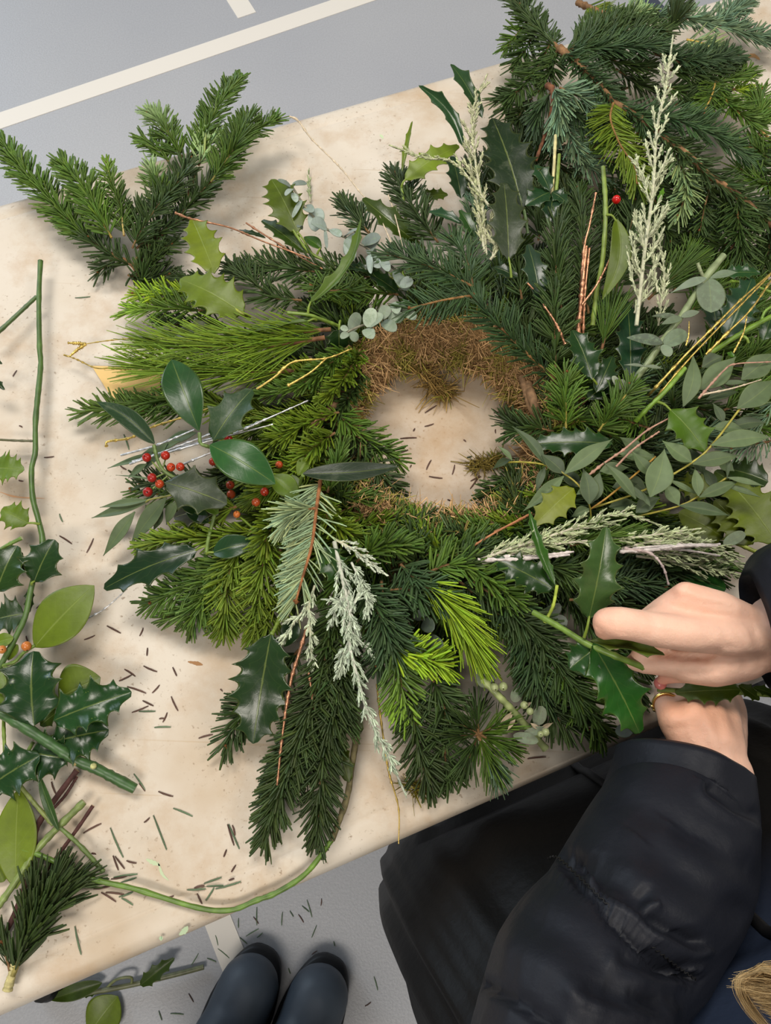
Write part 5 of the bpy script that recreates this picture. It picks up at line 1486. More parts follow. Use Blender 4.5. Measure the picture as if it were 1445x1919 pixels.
shoots(b, K3, [([(1480, 980, 5.6), (1400, 1040, 5.6), (1240, 1050, 5.2), (1130, 1080, 4.6)], 23, 'blue', 'flat', 20), ([(1420, 1040, 5.4), (1440, 1160, 4.6), (1400, 1290, 3.6)], 24, 'dark', 'flat', 19), ([(1300, 1150, 5), (1180, 1180, 4.6), (1080, 1160, 4)], 23, 'dark', 'flat', 18),
               ([(1460, 860, 5.6), (1400, 880, 5.6), (1300, 820, 5.4)], 23, 'mid', 'flat', 19), ([(1480, 1180, 4), (1380, 1220, 3.6), (1240, 1240, 3)], 23, 'dark', 'brush', 17), ([(1200, 1240, 3), (1080, 1230, 3), (960, 1240, 3)], 23, 'black', 'brush', 17),
               ([(1340, 700, 5), (1420, 840, 5), (1460, 960, 5)], 23, 'dark', 'flat', 19), ([(1460, 640, 4.4), (1420, 700, 4.6), (1340, 700, 4.6)], 23, 'mid', 'flat', 17), ([(1120, 1000, 4), (1000, 900, 4), (920, 900, 4)], 23, 'black', 'brush', 17)])

# ------------------------------------------------------------------ loose fir branch, back left
b = branch(K1(640, 1290, 1), 'forked fir branch lying alone at the far left edge of the table')
wood(b, K1, [(690, 1400, 1.6), (650, 1290, 2), (560, 1240, 2.2), (430, 1160, 2.4), (300, 1030, 2.6), (150, 860, 3)], 3.0, 1.5, (140, 104, 66))
wood(b, K1, [(650, 1290, 2), (690, 1210, 2.4), (800, 1110, 2.6), (900, 960, 2.8), (950, 840, 3)], 2.8, 1.6, (140, 104, 66))
shoots(b, K1, [([(640, 1285, 2.2), (540, 1235, 2.6), (420, 1150, 2.8)], 20, 'dark', 'flat', 14), ([(430, 1160, 2.6), (320, 1050, 3), (230, 950, 3.2), (120, 830, 3.4), (10, 690, 3.2)], 21, 'mid', 'flat', 20),
               ([(540, 1150, 3.6), (460, 1010, 4.6), (400, 900, 5), (300, 790, 4.8)], 21, 'mid', 'flat', 22, {'twcol': (150, 130, 60)}), ([(600, 1140, 3.4), (580, 1000, 4), (540, 890, 4.2), (515, 790, 4)], 15, 'mid', 'flat', 13, {'tipcol': 'lime', 'twcol': (180, 160, 100)}),
               ([(640, 1200, 3.4), (690, 1100, 4), (760, 1000, 4.4), (860, 880, 4.6), (920, 760, 4.6)], 20, 'dark', 'flat', 20), ([(920, 750, 4.6), (990, 640, 5), (1060, 500, 5.2), (1150, 385, 5)], 19, 'mid', 'flat', 22),
               ([(880, 760, 4.6), (830, 680, 5), (780, 590, 5), (720, 540, 4.6)], 19, 'mid', 'flat', 18, {'tipcol': 'pale'}), ([(820, 790, 4.4), (770, 720, 4.4), (690, 670, 4.2)], 18, 'mid', 'flat', 15),
               ([(800, 1000, 4), (760, 900, 4.6), (730, 800, 4.6)], 18, 'mid', 'flat', 15, {'tipcol': 'pale'}), ([(1020, 880, 4.6), (1090, 780, 5.4), (1150, 680, 5.8), (1200, 570, 5.6)], 22, 'mid', 'flat', 26, {'twcol': (112, 106, 52)}),
               ([(850, 1080, 3), (920, 980, 3.6), (1020, 880, 4.4)], 21, 'dark', 'flat', 16), ([(1080, 760, 4.6), (1180, 660, 4.8), (1330, 580, 4.4)], 18, 'mid', 'flat', 18), ([(960, 800, 4.4), (1000, 720, 4.8), (1020, 640, 4.8)], 20, 'pale', 'flat', 18),
               ([(660, 1200, 3), (760, 1130, 3.2), (880, 1060, 3)], 20, 'dark', 'flat', 16), ([(660, 1290, 2), (720, 1230, 2.6), (830, 1180, 2.4)], 20, 'dark', 'flat', 16), ([(680, 1400, 1.6), (700, 1320, 2.2), (760, 1250, 2.6)], 20, 'dark', 'brush', 18),
               ([(620, 1330, 1.6), (700, 1360, 1.8), (820, 1330, 1.6)], 20, 'dark', 'brush', 16), ([(560, 1250, 1.8), (520, 1280, 1.6), (480, 1310, 1.2)], 18, 'dark', 'flat', 12), ([(600, 1120, 3), (640, 1060, 3.4), (680, 1000, 3.4)], 18, 'dark', 'flat', 16)])

# small fir sprig at the lower left
b = thing('fir_sprig', P(*J3(45, 1370, 0.5)), 'small dark fir sprig with pale cut end at the near left corner of the table', 'sprig')
wood(b, J3, [(42, 1372, 0.7), (75, 1260, 0.9), (120, 1130, 1.1)], 3.6, 2.4, (176, 166, 116), (196, 150, 100))
shoots(b, J3, [([(70, 1290, 1.0), (160, 1080, 1.5), (250, 880, 1.8), (310, 750, 1.6)], 27, 'black', 'pine', 24, {'tw': 2, 'twcol': (130, 120, 66)}), ([(110, 1150, 1.2), (230, 980, 1.7), (380, 820, 1.5)], 26, 'black', 'pine', 15), ([(110, 1170, 1.2), (170, 950, 1.7), (200, 800, 1.5)], 26, 'black', 'pine', 15),
               ([(240, 900, 1.6), (330, 800, 1.6), (440, 760, 1.2)], 24, 'black', 'pine', 12), ([(60, 1280, 1.0), (40, 1200, 0.8), (10, 1100, 0.6)], 22, 'black', 'pine', 7)])


# ------------------------------------------------------------------ loose holly cuttings at the left
def cutting(loc, label, name='holly_cutting', cat='cutting', group=None):
    return thing(name, P(*loc), label, cat, group)


GS = (78, 104, 46)
c = cutting(J1(230, 530, 0.4), 'tall bare green holly stem standing out vertically along the left side')
stem(c, [J1(235, 28, 2.2), J1(226, 250, 2.0), J1(230, 530, 1.8), J1(236, 640, 1.8), J1(207, 950, 2), J1(205, 1140, 2), J1(184, 1230, 2), J1(190, 1400, 2), J1(225, 1540, 2), J1(246, 1680, 2), J2(240, 380, 2), J2(190, 620, 2), J2(110, 790, 2), J2(20, 960, 2), J2(-60, 1100, 2)], 2.5, (72, 100, 44), n=70, endcol=(190, 190, 150))
stem(c, [J1(212, 235, 2.0), J1(100, 340, 2.2), J1(-40, 470, 2.4)], 2.0, (72, 96, 46))
stem(c, [J1(190, 1073, 2), J1(80, 1070, 2.2), J1(-30, 1064, 2.2)], 1.1, (84, 84, 52))
leaf(c, J1(165, 1552, 2.4), J1(8, 1470, 2.8), 58, (122, 148, 50), DU, spines=4, fold=0.15, m='lime', pet=J1(230, 1555, 2.2), wave=0.2, peak=0.9)
leaf(c, J1(-60, 1230, 2.4), J1(140, 1240, 2.6), 68, (118, 146, 60), DU, spines=6, fold=0.1, m='lime', wave=0.1)
leaf(c, J1(-60, 700, 3), J1(26, 775, 3), 20, (36, 62, 36), DU, spines=3)
leaf(c, J1(-60, 590, 3), J1(12, 625, 3), 16, (36, 62, 36), DU, spines=3)
leaf(c, J2(255, 365, 2.6), J2(410, 45, 3.2), 84, (34, 64, 34), DU, spines=3, fold=0.12, arch=0.06, pet=J2(238, 380, 2.4), wave=0.15, peak=0.8)
leaf(c, J2(-30, 440, 2.8), J2(130, 90, 3), 96, (42, 72, 34), DU, spines=4, fold=0.2, wave=0.15)
leaf(c, J2(80, 300, 1.8), J2(150, 130, 2.2), 56, (30, 56, 30), DU, spines=3, fold=0.2, wave=0.2)
leaf(c, J2(180, 600, 1.6), J2(-30, 640, 1.6), 76, (40, 66, 38), DU, spines=4, fold=0.2, wave=0.2, m='dusty')
leaf(c, J2(230, 400, 1.6), J2(220, 590, 1.4), 20, (40, 66, 38), DU, spines=3, fold=0.2)
stem(c, [J2(-40, 150, 2.6), J2(60, 85, 2.6), J2(165, 32, 2.8)], 1.8, (98, 128, 50), endcol=(200, 200, 160))
c = cutting(J2(100, 960, 0.5), 'berried holly cutting with broad lime leaves and glossy spiny leaves at the left')
stem(c, [J2(265, 835, 2.6), J2(180, 890, 2.4), J2(110, 960, 2.2), J2(10, 990, 2)], 1.5, (96, 120, 48))
leaf(c, J2(258, 850, 2.6), J2(705, 388, 3.2), 98, (128, 148, 52), DU, kind='oval', fold=0.08, arch=0.05, m='lime', peak=0.95, wave=0.04)
leaf(c, J2(440, 1230, 2.2), J2(752, 1075, 2.2), 92, (112, 130, 40), DU, kind='oval', fold=0.12, arch=0.05, m='lime', peak=0.9, wave=0.04)
leaf(c, J2(255, 1440, 3), J2(250, 880, 3.4), 124, (30, 64, 38), DU, spines=4, fold=0.2, arch=0.08, wave=0.3)
leaf(c, J2(400, 1400, 3), J2(985, 1185, 2.8), 92, (34, 72, 42), DU, spines=5, fold=0.3, arch=0.06, wave=0.35)
leaf(c, J2(390, 1560, 2), J2(815, 1470, 1.8), 100, (32, 66, 38), DU, spines=5, fold=0.2, arch=0.06, wave=0.3)
leaf(c, J2(140, 1010, 2.6), J2(250, 1090, 2.6), 30, (30, 58, 44), DU, spines=3, fold=0.3, wave=0.3)
leaf(c, J2(40, 990, 2.4), J2(80, 1340, 2.4), 52, (122, 148, 56), DU, spines=4, fold=0.3, m='lime', wave=0.2)
leaf(c, J2(100, 780, 2.4), J2(-60, 830, 2.2), 28, (124, 150, 60), DU, kind='oval', m='lime')
leaf(c, J2(130, 830, 1.8), J2(60, 950, 1.6), 22, (110, 130, 60), DU, kind='oval', m='lime')
stem(c, [J2(30, 1200, 1.4), J2(28, 1450, 1.4), J2(40, 1690, 1.4)], 1.5, (116, 142, 52))
berry(c, *J2(198, 843, 2.8), 9.4, (202, 130, 60))
berry(c, *J2(15, 868, 2.8), 8, (206, 140, 70))
c = cutting(J2(100, 1640, 0.5), 'dark glossy holly leaves lying lowest at the left under the thick stem')
stem(c, [J2(250, 1560, 1.2), J2(180, 1670, 1.2), J2(60, 1760, 1.2)], 1.6, (96, 120, 48))
leaf(c, J2(-60, 1880, 2), J2(300, 1660, 2.2), 96, (32, 66, 40), DU, spines=4, fold=0.25, arch=0.07, wave=0.3)
leaf(c, J2(230, 1640, 2), J2(520, 1690, 1.6), 92, (30, 62, 36), DU, spines=4, fold=0.2, arch=0.06, wave=0.3)
leaf(c, J2(-60, 1760, 1.6), J2(110, 1900, 1.6), 84, (34, 70, 46), DU, spines=4, fold=0.25, wave=0.3)
leaf(c, J2(300, 1440, 1.8), J2(470, 1310, 1.8), 30, (70, 92, 40), DU, spines=3, fold=0.2)
c = cutting(J2(500, 1600, 0.5), 'thick cut green holly stem with pale knots lying over the leaves at the left', 'holly_branch', 'branch')
stem(c, [J2(-60, 1330, 3), J2(30, 1355, 3), J2(280, 1510, 2.6), J2(560, 1690, 2), J2(720, 1760, 1.6), J2(1012, 1912, 1)], 4.3, (56, 88, 44), n=46, knob=0.1, endcol=(70, 110, 60), seg=10)
g = Geo()
sphere(g, P(*J2(700, 1742, 2.2)), 0.0026, lin((186, 186, 128)), 8, 6)
sphere(g, P(*J2(565, 1720, 2.1)), 0.0022, lin((170, 150, 100)), 8, 6)
g.build('knot', M['bark'], c)
c = cutting(J3(720, 800, 0.4), 'long curved green holly stem sweeping along the near table edge', 'holly_branch', 'branch')
stem(c, [J3(-60, 520, 1.0), J3(0, 545, 1.0), J3(230, 612, 1.2), J3(510, 740, 1.0), J3(760, 800, 0.8), J3(1110, 905, 0.7), J3(1300, 920, 0.7), J3(1445, 865, 0.8), K0(520, 1672, 1.0), K0(575, 1635, 1.2), K0(625, 1570, 1.6)], 2.0, (92, 122, 44), n=80)
stem(c, [K0(622, 1575, 1.6), K0(650, 1495, 1.8), K0(660, 1430, 2), K0(672, 1360, 2.4)], 2.4, (104, 96, 66), 'stem', 'bark')
leaf(c, J5(640, 900, 2.2), J5(590, 720, 2.4), 34, (80, 92, 36), DU, spines=3, fold=0.2, wave=0.3, m='lime')
leaf(c, J5(690, 690, 3), J5(600, 540, 3), 44, (58, 70, 34), DU, spines=3, fold=0.2, wave=0.2, m='dusty')
c = cutting(J3(280, 480, 0.4), 'mottled forked holly twig with one narrow dark leaf and a lime leaf, lower left')
stem(c, [J3(-40, 940, 0.8), J3(60, 800, 0.9), J3(210, 580, 1.1), J3(320, 460, 1.2), J3(475, 308, 1.0)], 2.7, (118, 134, 74), n=40, endcol=(170, 170, 120))
stem(c, [J3(340, 455, 1.2), J3(440, 545, 1.0), J3(520, 630, 0.8), J3(585, 705, 0.6)], 1.7, (92, 112, 56))
stem(c, [J3(300, 440, 1.2), J3(180, 300, 1.4), J3(90, 190, 1.6)], 1.7, (120, 132, 70))
leaf(c, J3(90, 800, 0.8), J3(105, 235, 1.6), 72, (132, 150, 56), DU, kind='oval', fold=0.08, arch=0.03, m='lime', peak=1.0, wave=0.04)
leaf(c, J3(330, 468, 1.6), J3(215, 140, 2.2), 18, (60, 92, 56), DU, kind='oval', fold=0.4, arch=0.05)
leaf(c, J3(20, 760, 0.6), J3(-20, 640, 0.6), 40, (120, 140, 50), DU, kind='oval', m='lime')
for pts, r, lab in (([(435, 130, 1.0), (300, 310, 0.9), (205, 460, 0.8), (190, 620, 0.6), (90, 920, 0.5), (-30, 1180, 0.4)], 2.4, 'dark brown woody twig lying lower left beneath the holly, the thicker one'),
                    ([(525, 330, 0.9), (430, 470, 0.8), (290, 660, 0.7), (150, 830, 0.5), (60, 1000, 0.4)], 1.6, 'thinner dark brown twig with peeled pale tip, lower left'),
                    ([(435, 165, 0.6), (370, 270, 0.5), (290, 360, 0.4)], 1.3, 'short dark brown twig beside the thick green stem end')):
    t = thing('brown_twig', P(*J3(*pts[0])), lab, 'twig')
    stem(t, [J3(*p) for p in pts], r, (74, 46, 42), 'wood', 'bark', n=30, endcol=(190, 160, 130), taper=0.8)

# card under the sprigs, moss bits
t = thing('card_tag', P(190, 730, 0.3), 'tan piece of card poking out from under the left sprigs', 'card')
g = Geo()
cp = [P(172, 686, 0.4), P(300, 688, 0.4), P(300, 770, 0.3), P(226, 772, 0.15), P(208, 738, 0.2), P(190, 712, 0.3)]
top = np.array(cp) + (0, 0, .0005)
n_ = len(cp)
g.add(np.vstack([np.array(cp), top]), lin((226, 190, 122)), [(i, (i + 1) % n_, n_ + (i + 1) % n_, n_ + i) for i in range(n_)])
g.add(top, lin((226, 190, 122)), [(0, 5, 4, 3), (0, 3, 2, 1)])
g.build('sheet', M['plain'], t, smooth=False)
t = thing('moss_clump', P(*K5(950, 980, 0)), 'small green-brown clump of moss on the table inside the wreath', 'moss')
cl = np.array([P(*K5(905 + 16 * i, 990 - 5 * i + 10 * math.sin(i * 2), 0.4)) for i in range(10)])
moss(t, np.repeat(cl, 3, 0), 300, (128, 112, 56), (104, 112, 44), 0.0042, name='strands', green=0.5)
t = thing('moss_clump', P(782, 1478, 0), 'tiny olive moss bit beside the dark sprigs at the near edge', 'moss')
cl = np.array([P(776 + 4 * i, 1476 + 3 * (i % 2), 0.3) for i in range(4)])
moss(t, cl, 70, (120, 110, 40), (96, 104, 36), 0.004, name='strands', green=0.5)
t = thing('spray_tip', P(582, 350, 0), 'tiny pale green spray tip lying alone near the far table edge', 'sprig')
spray(t, [K2(392, 720, 0.5), K2(388, 640, 0.7), K2(385, 562, 0.6)], 0, 10, (150, 164, 120), 20, 0.9, name='twig', sides=False, nl=7)

# ------------------------------------------------------------------ fallen needles, each one its own object
NPROTO = {}


def needle_mesh(col, var):
    key = (col, var)
    if key in NPROTO:
        return NPROTO[key]
    g = Geo()
    base = {'b': (88, 62, 52), 'g': (92, 114, 84), 'd': (46, 66, 38)}[col]
    cc = lin(base) * (0.85 + 0.15 * var)
    bd = np.array([[0, 0.0 if var == 0 else (0.10 if var == 1 else -0.10), 0]])
    needles(g, np.array([[-0.5, 0, 0]]), np.array([[1.0, 0, 0]]), np.array([[0, 0, 1.0]]), 1.0, 0.095, bd, cc, cc * 0.9)
    me, _ = g.mesh('fallen_needle', np.zeros(3))
    me.materials.append(M['needle'])
    NPROTO[key] = me
    return me


def fallen(k, items, labels, floor=False):
    for x1, y1, x2, y2, c in items:
        if floor:
            q = [k(x1, y1), k(x2, y2)]
            a_, b_ = PF(q[0][0], q[0][1], 0.12), PF(q[1][0], q[1][1], 0.12)
        else:
            a_, b_ = P(*k(x1, y1, 0.08)), P(*k(x2, y2, 0.08))
        o = bpy.data.objects.new('fallen_needle', needle_mesh(c, int(rng.integers(0, 3))))
        link(o, None, (a_ + b_) / 2)
        d = b_ - a_
        ln = np.linalg.norm(d)
        o.rotation_euler = (0, 0, math.atan2(d[1], d[0]))
        o.scale = (ln, 0.0145 if not floor else 0.018, 0.0145)
        lab, grp = labels[c]
        tag(o, lab, 'needle', grp)


NL = {'b': ('dry brown fir needle lying on the table left of the wreath', 'brown needles left of the wreath'), 'g': ('green fir needle lying on the table left of the wreath', 'green needles left of the wreath')}
fallen(J2, [(445, 15, 545, 65, 'b'), (700, 35, 660, 145, 'b'), (470, 410, 510, 422, 'b'), (350, 490, 270, 560, 'b'), (800, 690, 905, 745, 'b'), (630, 795, 712, 775, 'b'), (1072, 705, 1058, 768, 'b'),
            (1105, 855, 1100, 915, 'b'), (1075, 990, 1170, 1045, 'b'), (932, 1015, 1020, 1055, 'b'), (993, 1052, 897, 1113, 'b'), (952, 1145, 1098, 1182, 'b'), (1195, 1133, 1150, 1200, 'b'),
            (1068, 1250, 1150, 1290, 'b'), (1112, 1290, 992, 1352, 'b'), (1040, 1332, 1165, 1330, 'g'), (1252, 1340, 1232, 1415, 'b'), (1192, 1387, 1230, 1372, 'b'), (1155, 1452, 1279, 1435, 'g'),
            (735, 1130, 800, 1165, 'b'), (195, 765, 197, 812, 'b')], NL)
fallen(J1, [(435, 241, 523, 241, 'g'), (98, 662, 68, 695, 'b'), (255, 1168, 312, 1170, 'b'), (697, 1215, 727, 1245, 'b'), (345, 1495, 355, 1545, 'g'), (718, 1035, 757, 1120, 'g'), (108, 1300, 130, 1314, 'b'), (110, 984, 132, 985, 'b')], NL)
fallen(J4, [(415, 1070, 437, 1118, 'b'), (407, 1228, 435, 1310, 'b'), (555, 1455, 630, 1425, 'b'), (672, 1190, 686, 1191, 'b'), (425, 857, 480, 850, 'b')], NL)
NL = {'b': ('dry brown fir needle lying near the front left edge of the table', 'brown needles near the front left edge'), 'g': ('green fir needle lying near the front left edge of the table', 'green needles near the front left edge')}
fallen(J3, [(755, 150, 825, 235, 'g'), (785, 205, 825, 240, 'b'), (893, 250, 972, 288, 'b'), (977, 345, 1090, 380, 'g'), (812, 425, 848, 407, 'b'), (865, 385, 940, 580, 'g'), (622, 455, 685, 628, 'g'),
            (470, 485, 567, 422, 'b'), (637, 612, 668, 695, 'b'), (648, 615, 703, 687, 'b'), (713, 640, 765, 665, 'b'), (640, 735, 775, 705, 'g'), (625, 745, 715, 738, 'b'), (680, 765, 770, 735, 'g'),
            (527, 800, 620, 797, 'b'), (595, 820, 700, 820, 'b'), (570, 820, 660, 862, 'b'), (670, 845, 750, 830, 'g'), (685, 852, 755, 880, 'g'), (422, 1010, 447, 1175, 'g'), (1283, 435, 1320, 555, 'b'),
            (1290, 435, 1350, 575, 'g'), (1310, 440, 1335, 493, 'b'), (1278, 578, 1262, 620, 'b'), (1330, 665, 1305, 705, 'b'), (1290, 752, 1322, 740, 'b'), (1055, 805, 1160, 810, 'g'), (1150, 770, 1250, 735, 'g'),
            (1165, 785, 1260, 780, 'g'), (1160, 865, 1215, 800, 'g'), (1215, 800, 1360, 770, 'g'), (1095, 795, 1150, 770, 'b'), (290, 195, 305, 270, 'b'), (515, 600, 540, 592, 'b'), (1112, 825, 1140, 885, 'b'), (945, 850, 980, 850, 'b')], NL)
NL = {'b': ('dry brown fir needle lying on the table inside the wreath opening', 'brown needles inside the wreath'), 'd': ('dark green fir needle lying inside the wreath opening', 'green needles inside the wreath')}
fallen(K5, [(830, 582, 770, 655, 'd'), (718, 665, 657, 705, 'b'), (655, 775, 705, 768, 'b'), (605, 785, 597, 800, 'b'), (528, 838, 613, 827, 'b'), (527, 912, 570, 897, 'b'), (690, 950, 658, 997, 'b'), (812, 975, 807, 1027, 'b'),
            (678, 1035, 747, 1052, 'b'), (875, 937, 903, 937, 'd'), (857, 845, 873, 848, 'b'), (623, 1210, 712, 1257, 'b'), (852, 1225, 880, 1278, 'b'), (895, 1060, 945, 1030, 'b'), (940, 1030, 900, 1103, 'b'), (1025, 790, 1018, 808, 'b'),
            (935, 1228, 970, 1237, 'b'), (775, 1155, 795, 1168, 'b'), (585, 975, 587, 988, 'b'), (920, 938, 950, 940, 'b'), (1015, 705, 1050, 695, 'b')], NL)
fallen(J6, [(278, 1232, 365, 1215, 'b')], {'b': ('single brown needle on the table beside the budded eucalyptus stem', None)})
NL = {'b': ('brown fir needle fallen on the grey floor near the boots', 'brown needles on the floor'), 'g': ('green fir needle fallen on the grey floor near the boots', 'green needles on the floor')}
fallen(J8, [(665, 290, 680, 330, 'g'), (675, 345, 725, 380, 'g'), (940, 195, 932, 250, 'g'), (1040, 145, 1065, 215, 'g'), (1005, 205, 1030, 235, 'b'), (835, 175, 830, 250, 'g'), (790, 295, 840, 260, 'g'), (835, 300, 860, 285, 'g'),
            (765, 300, 795, 325, 'g'), (820, 215, 845, 240, 'b'), (595, 365, 570, 415, 'g'), (555, 530, 575, 565, 'b'), (480, 612, 535, 610, 'g'), (432, 600, 445, 640, 'g'), (1315, 460, 1335, 515, 'g'), (1278, 582, 1305, 570, 'b'),
            (1080, 250, 1060, 300, 'g'), (1100, 140, 1102, 170, 'b'), (630, 385, 670, 395, 'g'), (1060, 370, 1080, 350, 'b'), (970, 190, 985, 215, 'g'), (1020, 170, 1050, 195, 'g'), (760, 220, 755, 260, 'g'), (1150, 315, 1155, 335, 'g'), (965, 425, 968, 450, 'g')], NL, True)


def pf(k, x, y, h):
    q = k(x, y)
    return (PF(q[0], q[1], h),)


def fpath(k, pts):
    return [PF(*k(x, y)[:2], h) for x, y, h in pts]


t = thing('holly_twig', PF(*J3(760, 1340)[:2]), 'fallen holly twig with two green leaves lying on the floor under the table edge', 'twig')
g = Geo()
pth = spline(fpath(J3, [(455, 1395, 1), (620, 1365, 1.2), (770, 1335, 1.2), (1000, 1280, 1), (1150, 1240, .8)]), 24)
tube(g, pth, 0.004, lin((112, 116, 84)), 7)
g.build('stem', M['stem'], t)
g = Geo()
tube(g, spline(fpath(J3, [(600, 1360, 1), (660, 1310, 2), (740, 1300, 2), (740, 1345, 1)]), 14), 0.0022, lin((120, 126, 84)), 6)
g.build('side_shoot', M['stem'], t)
FS = 950.0


def fleaf(k, a_, b_, wpx, *args, **kw):
    w_ = wpx / 1060.0 * PM(0)         # leaf() divides by the table-level scale
    base_, tip_ = pf(k, *a_), pf(k, *b_)
    p = (np.array(base_[0])[2] - T) * 100
    return leaf(t, base_, tip_, wpx / 1060.0 * PM(p), *args, **kw)


fleaf(J3, (575, 1330, 1.5), (275, 1425, 1), 26, (78, 100, 40), DU, kind='oval', fold=0.3, m='lime')
fleaf(J3, (790, 1345, 1.5), (985, 1190, 2.5), 27, (74, 100, 42), DU, spines=4, fold=0.35, m='lime')
fleaf(J3, (560, 1370, 1.2), (455, 1405, 0.8), 12, (60, 84, 40), DU, spines=3, fold=0.3)
t = thing('holly_leaf', PF(*J3(600, 1480)[:2]), 'broad lime holly leaf lying on the floor at the bottom edge', 'leaf')
fleaf(J3, (665, 1405, 1), (500, 1620, .8), 62, (132, 152, 54), DU, kind='oval', fold=0.1, m='lime', name='blade', peak=.9)


# ------------------------------------------------------------------ rounded bodies (boots, hands)
def blob(name, chains, voxel, material, parent, col, smooth=6, squash=None, org=None, post=None):
    """one continuous surface around chains of (point, radius)"""
    g = Geo()
    for ch in chains:
        pts = np.array([c[0] for c in ch], float)
        rad = np.array([c[1] for c in ch], float)
        for i in range(len(ch) - 1):
            k = max(2, int(np.linalg.norm(pts[i + 1] - pts[i]) / (0.6 * min(rad[i], rad[i + 1]))) + 1)
            tube(g, spline([pts[i], pts[i + 1]], k + 1), np.linspace(rad[i], rad[i + 1], k + 1), (1, 1, 1), 16)
        for p, r in zip(pts, rad):
            sphere(g, p, r * 0.995, (1, 1, 1), 16, 11)
    me, o_ = g.mesh(name + '_raw', np.zeros(3))
    if squash:
        co = np.empty(len(me.vertices) * 3, np.float32)
        me.vertices.foreach_get('co', co)
        co = squash(co.reshape(-1, 3).astype(float)).astype(np.float32)
        me.vertices.foreach_set('co', co.ravel())
    tmp = bpy.data.objects.new(name + '_raw', me)
    COL.objects.link(tmp)
    m1 = tmp.modifiers.new('r', 'REMESH')
    m1.mode = 'VOXEL'
    m1.voxel_size = voxel
    m2 = tmp.modifiers.new('s', 'SMOOTH')
    m2.iterations = smooth
    m2.factor = 0.5
    dg = bpy.context.evaluated_depsgraph_get()
    ev = tmp.evaluated_get(dg)
    out = bpy.data.meshes.new_from_object(ev)
    bpy.data.objects.remove(tmp)
    bpy.data.meshes.remove(me)
    out.name = name
    nv = len(out.vertices)
    co = np.empty(nv * 3, np.float32)
    out.vertices.foreach_get('co', co)
    co = co.reshape(-1, 3).astype(float)
    if post:
        co = post(co)
    cc = col(co) if callable(col) else np.tile(np.asarray(col), (nv, 1))
    for a_ in list(out.attributes):
        if a_.name == 'Col':
            out.attributes.remove(a_)
    a_ = out.attributes.new('Col', 'FLOAT_COLOR', 'POINT')
    a_.data.foreach_set('color', np.concatenate([cc, np.ones((nv, 1))], 1).astype(np.float32).ravel())
    org = co.mean(0) if org is None else np.asarray(org)
    out.vertices.foreach_set('co', (co - org).astype(np.float32).ravel())
    out.polygons.foreach_set('use_smooth', np.ones(len(out.polygons), bool))
    out.materials.clear()
    out.materials.append(material)
    out.update()
    return link(bpy.data.objects.new(name, out), parent, org)


def boot(toe, back, label):
    """toe/back: floor points under the toe tip and towards the heel"""
    d = nrm(np.array([toe[0] - back[0], toe[1] - back[1], 0]))
    s = np.array([d[1], -d[0], 0])
    heel = np.array([toe[0], toe[1], 0]) - d * 0.285
    t = thing('rubber_boot', heel + d * 0.06, label, 'boot')

    def at(f, z, side=0.0):
        return heel + d * f + s * side + np.array([0, 0, z])
    ch = [[(at(.05, .055), .043), (at(.12, .062), .042), (at(.19, .052, .004), .046), (at(.235, .046, .004), .046)],
          [(at(.05, .09), .046), (at(.10, .12), .050), (at(.075, .20), .051), (at(.06, .32), .054)],
          [(at(.10, .10), .05), (at(.17, .065), .045)]]
    up = blob('upper', ch, 0.005, M['rubber'], t, lin((66, 76, 88)), 8, post=lambda c: np.concatenate([c[:, :2], np.maximum(c[:, 2:], 0.016)], 1))
    # sole: outline following the foot, two thirds wider rim
    g = Geo()
    th = np.linspace(0, 2 * np.pi, 56, endpoint=False)
    cx, sy = np.cos(th), np.sin(th)
    f = 0.1425 + 0.1455 * np.sign(cx) * np.abs(cx) ** 0.86
    wdt = 0.040 + 0.013 * np.clip((f - .05) / .15, 0, 1)
    side = wdt * np.sign(sy) * np.abs(sy) ** 0.75 + 0.004 * np.clip((f - .05) / .15, 0, 1)
    rings = []
    for z, sc in ((0.0, 0.96), (0.004, 1.0), (0.022, 1.0), (0.026, 0.96), (0.026, 0.6)):
        rings.append(np.array([at(.1425 + (a_ - .1425) * sc, z, b_ * sc) for a_, b_ in zip(f, side)]))
    v = np.vstack(rings)
    g.add(v, lin((30, 32, 36)), grid_quads(5, 56))
    g.add(np.vstack([rings[0], rings[0].mean(0)[None]]), lin((30, 32, 36)), tris=[((i + 1) % 56, i, 56) for i in range(56)])
    g.build('sole', M['rubber'], t)
    g = Geo()
    ring = [(at(.06, .32) + s * .055 * math.cos(a_) + d * .055 * math.sin(a_)) for a_ in np.linspace(0, 2 * np.pi, 25)]
    tube(g, np.array(ring) + (0, 0, .035), 0.005, lin((50, 58, 68)), 6)
    g.build('top_rim', M['rubber'], t)
    return t


boot(PF(492, 1778, 3), PF(432, 1919, 3), 'blue-grey rubber boot standing on the floor, the left one of the pair')
boot(PF(618, 1796, 3), PF(572, 1919, 3), 'blue-grey rubber boot standing on the floor, the right one of the pair')

# ------------------------------------------------------------------ person at the near side of the table
person = thing('person', TF(0.50, -0.20, 0), 'person in a dark padded coat leaning over the table, holding holly in both hands', 'person')
SHL, SHR = TF(0.45, -0.305, 1.16), TF(0.71, -0.315, 1.16)
ELL, ELR = TF(0.325, -0.165, 0.955), TF(0.83, -0.10, 0.96)
HEAD = TF(0.62, -0.345, 1.45)


def h(x, y, hh, r):
    q = JH(x, y, hh)
    return (P(*q), r / 3.568 / PM(hh))


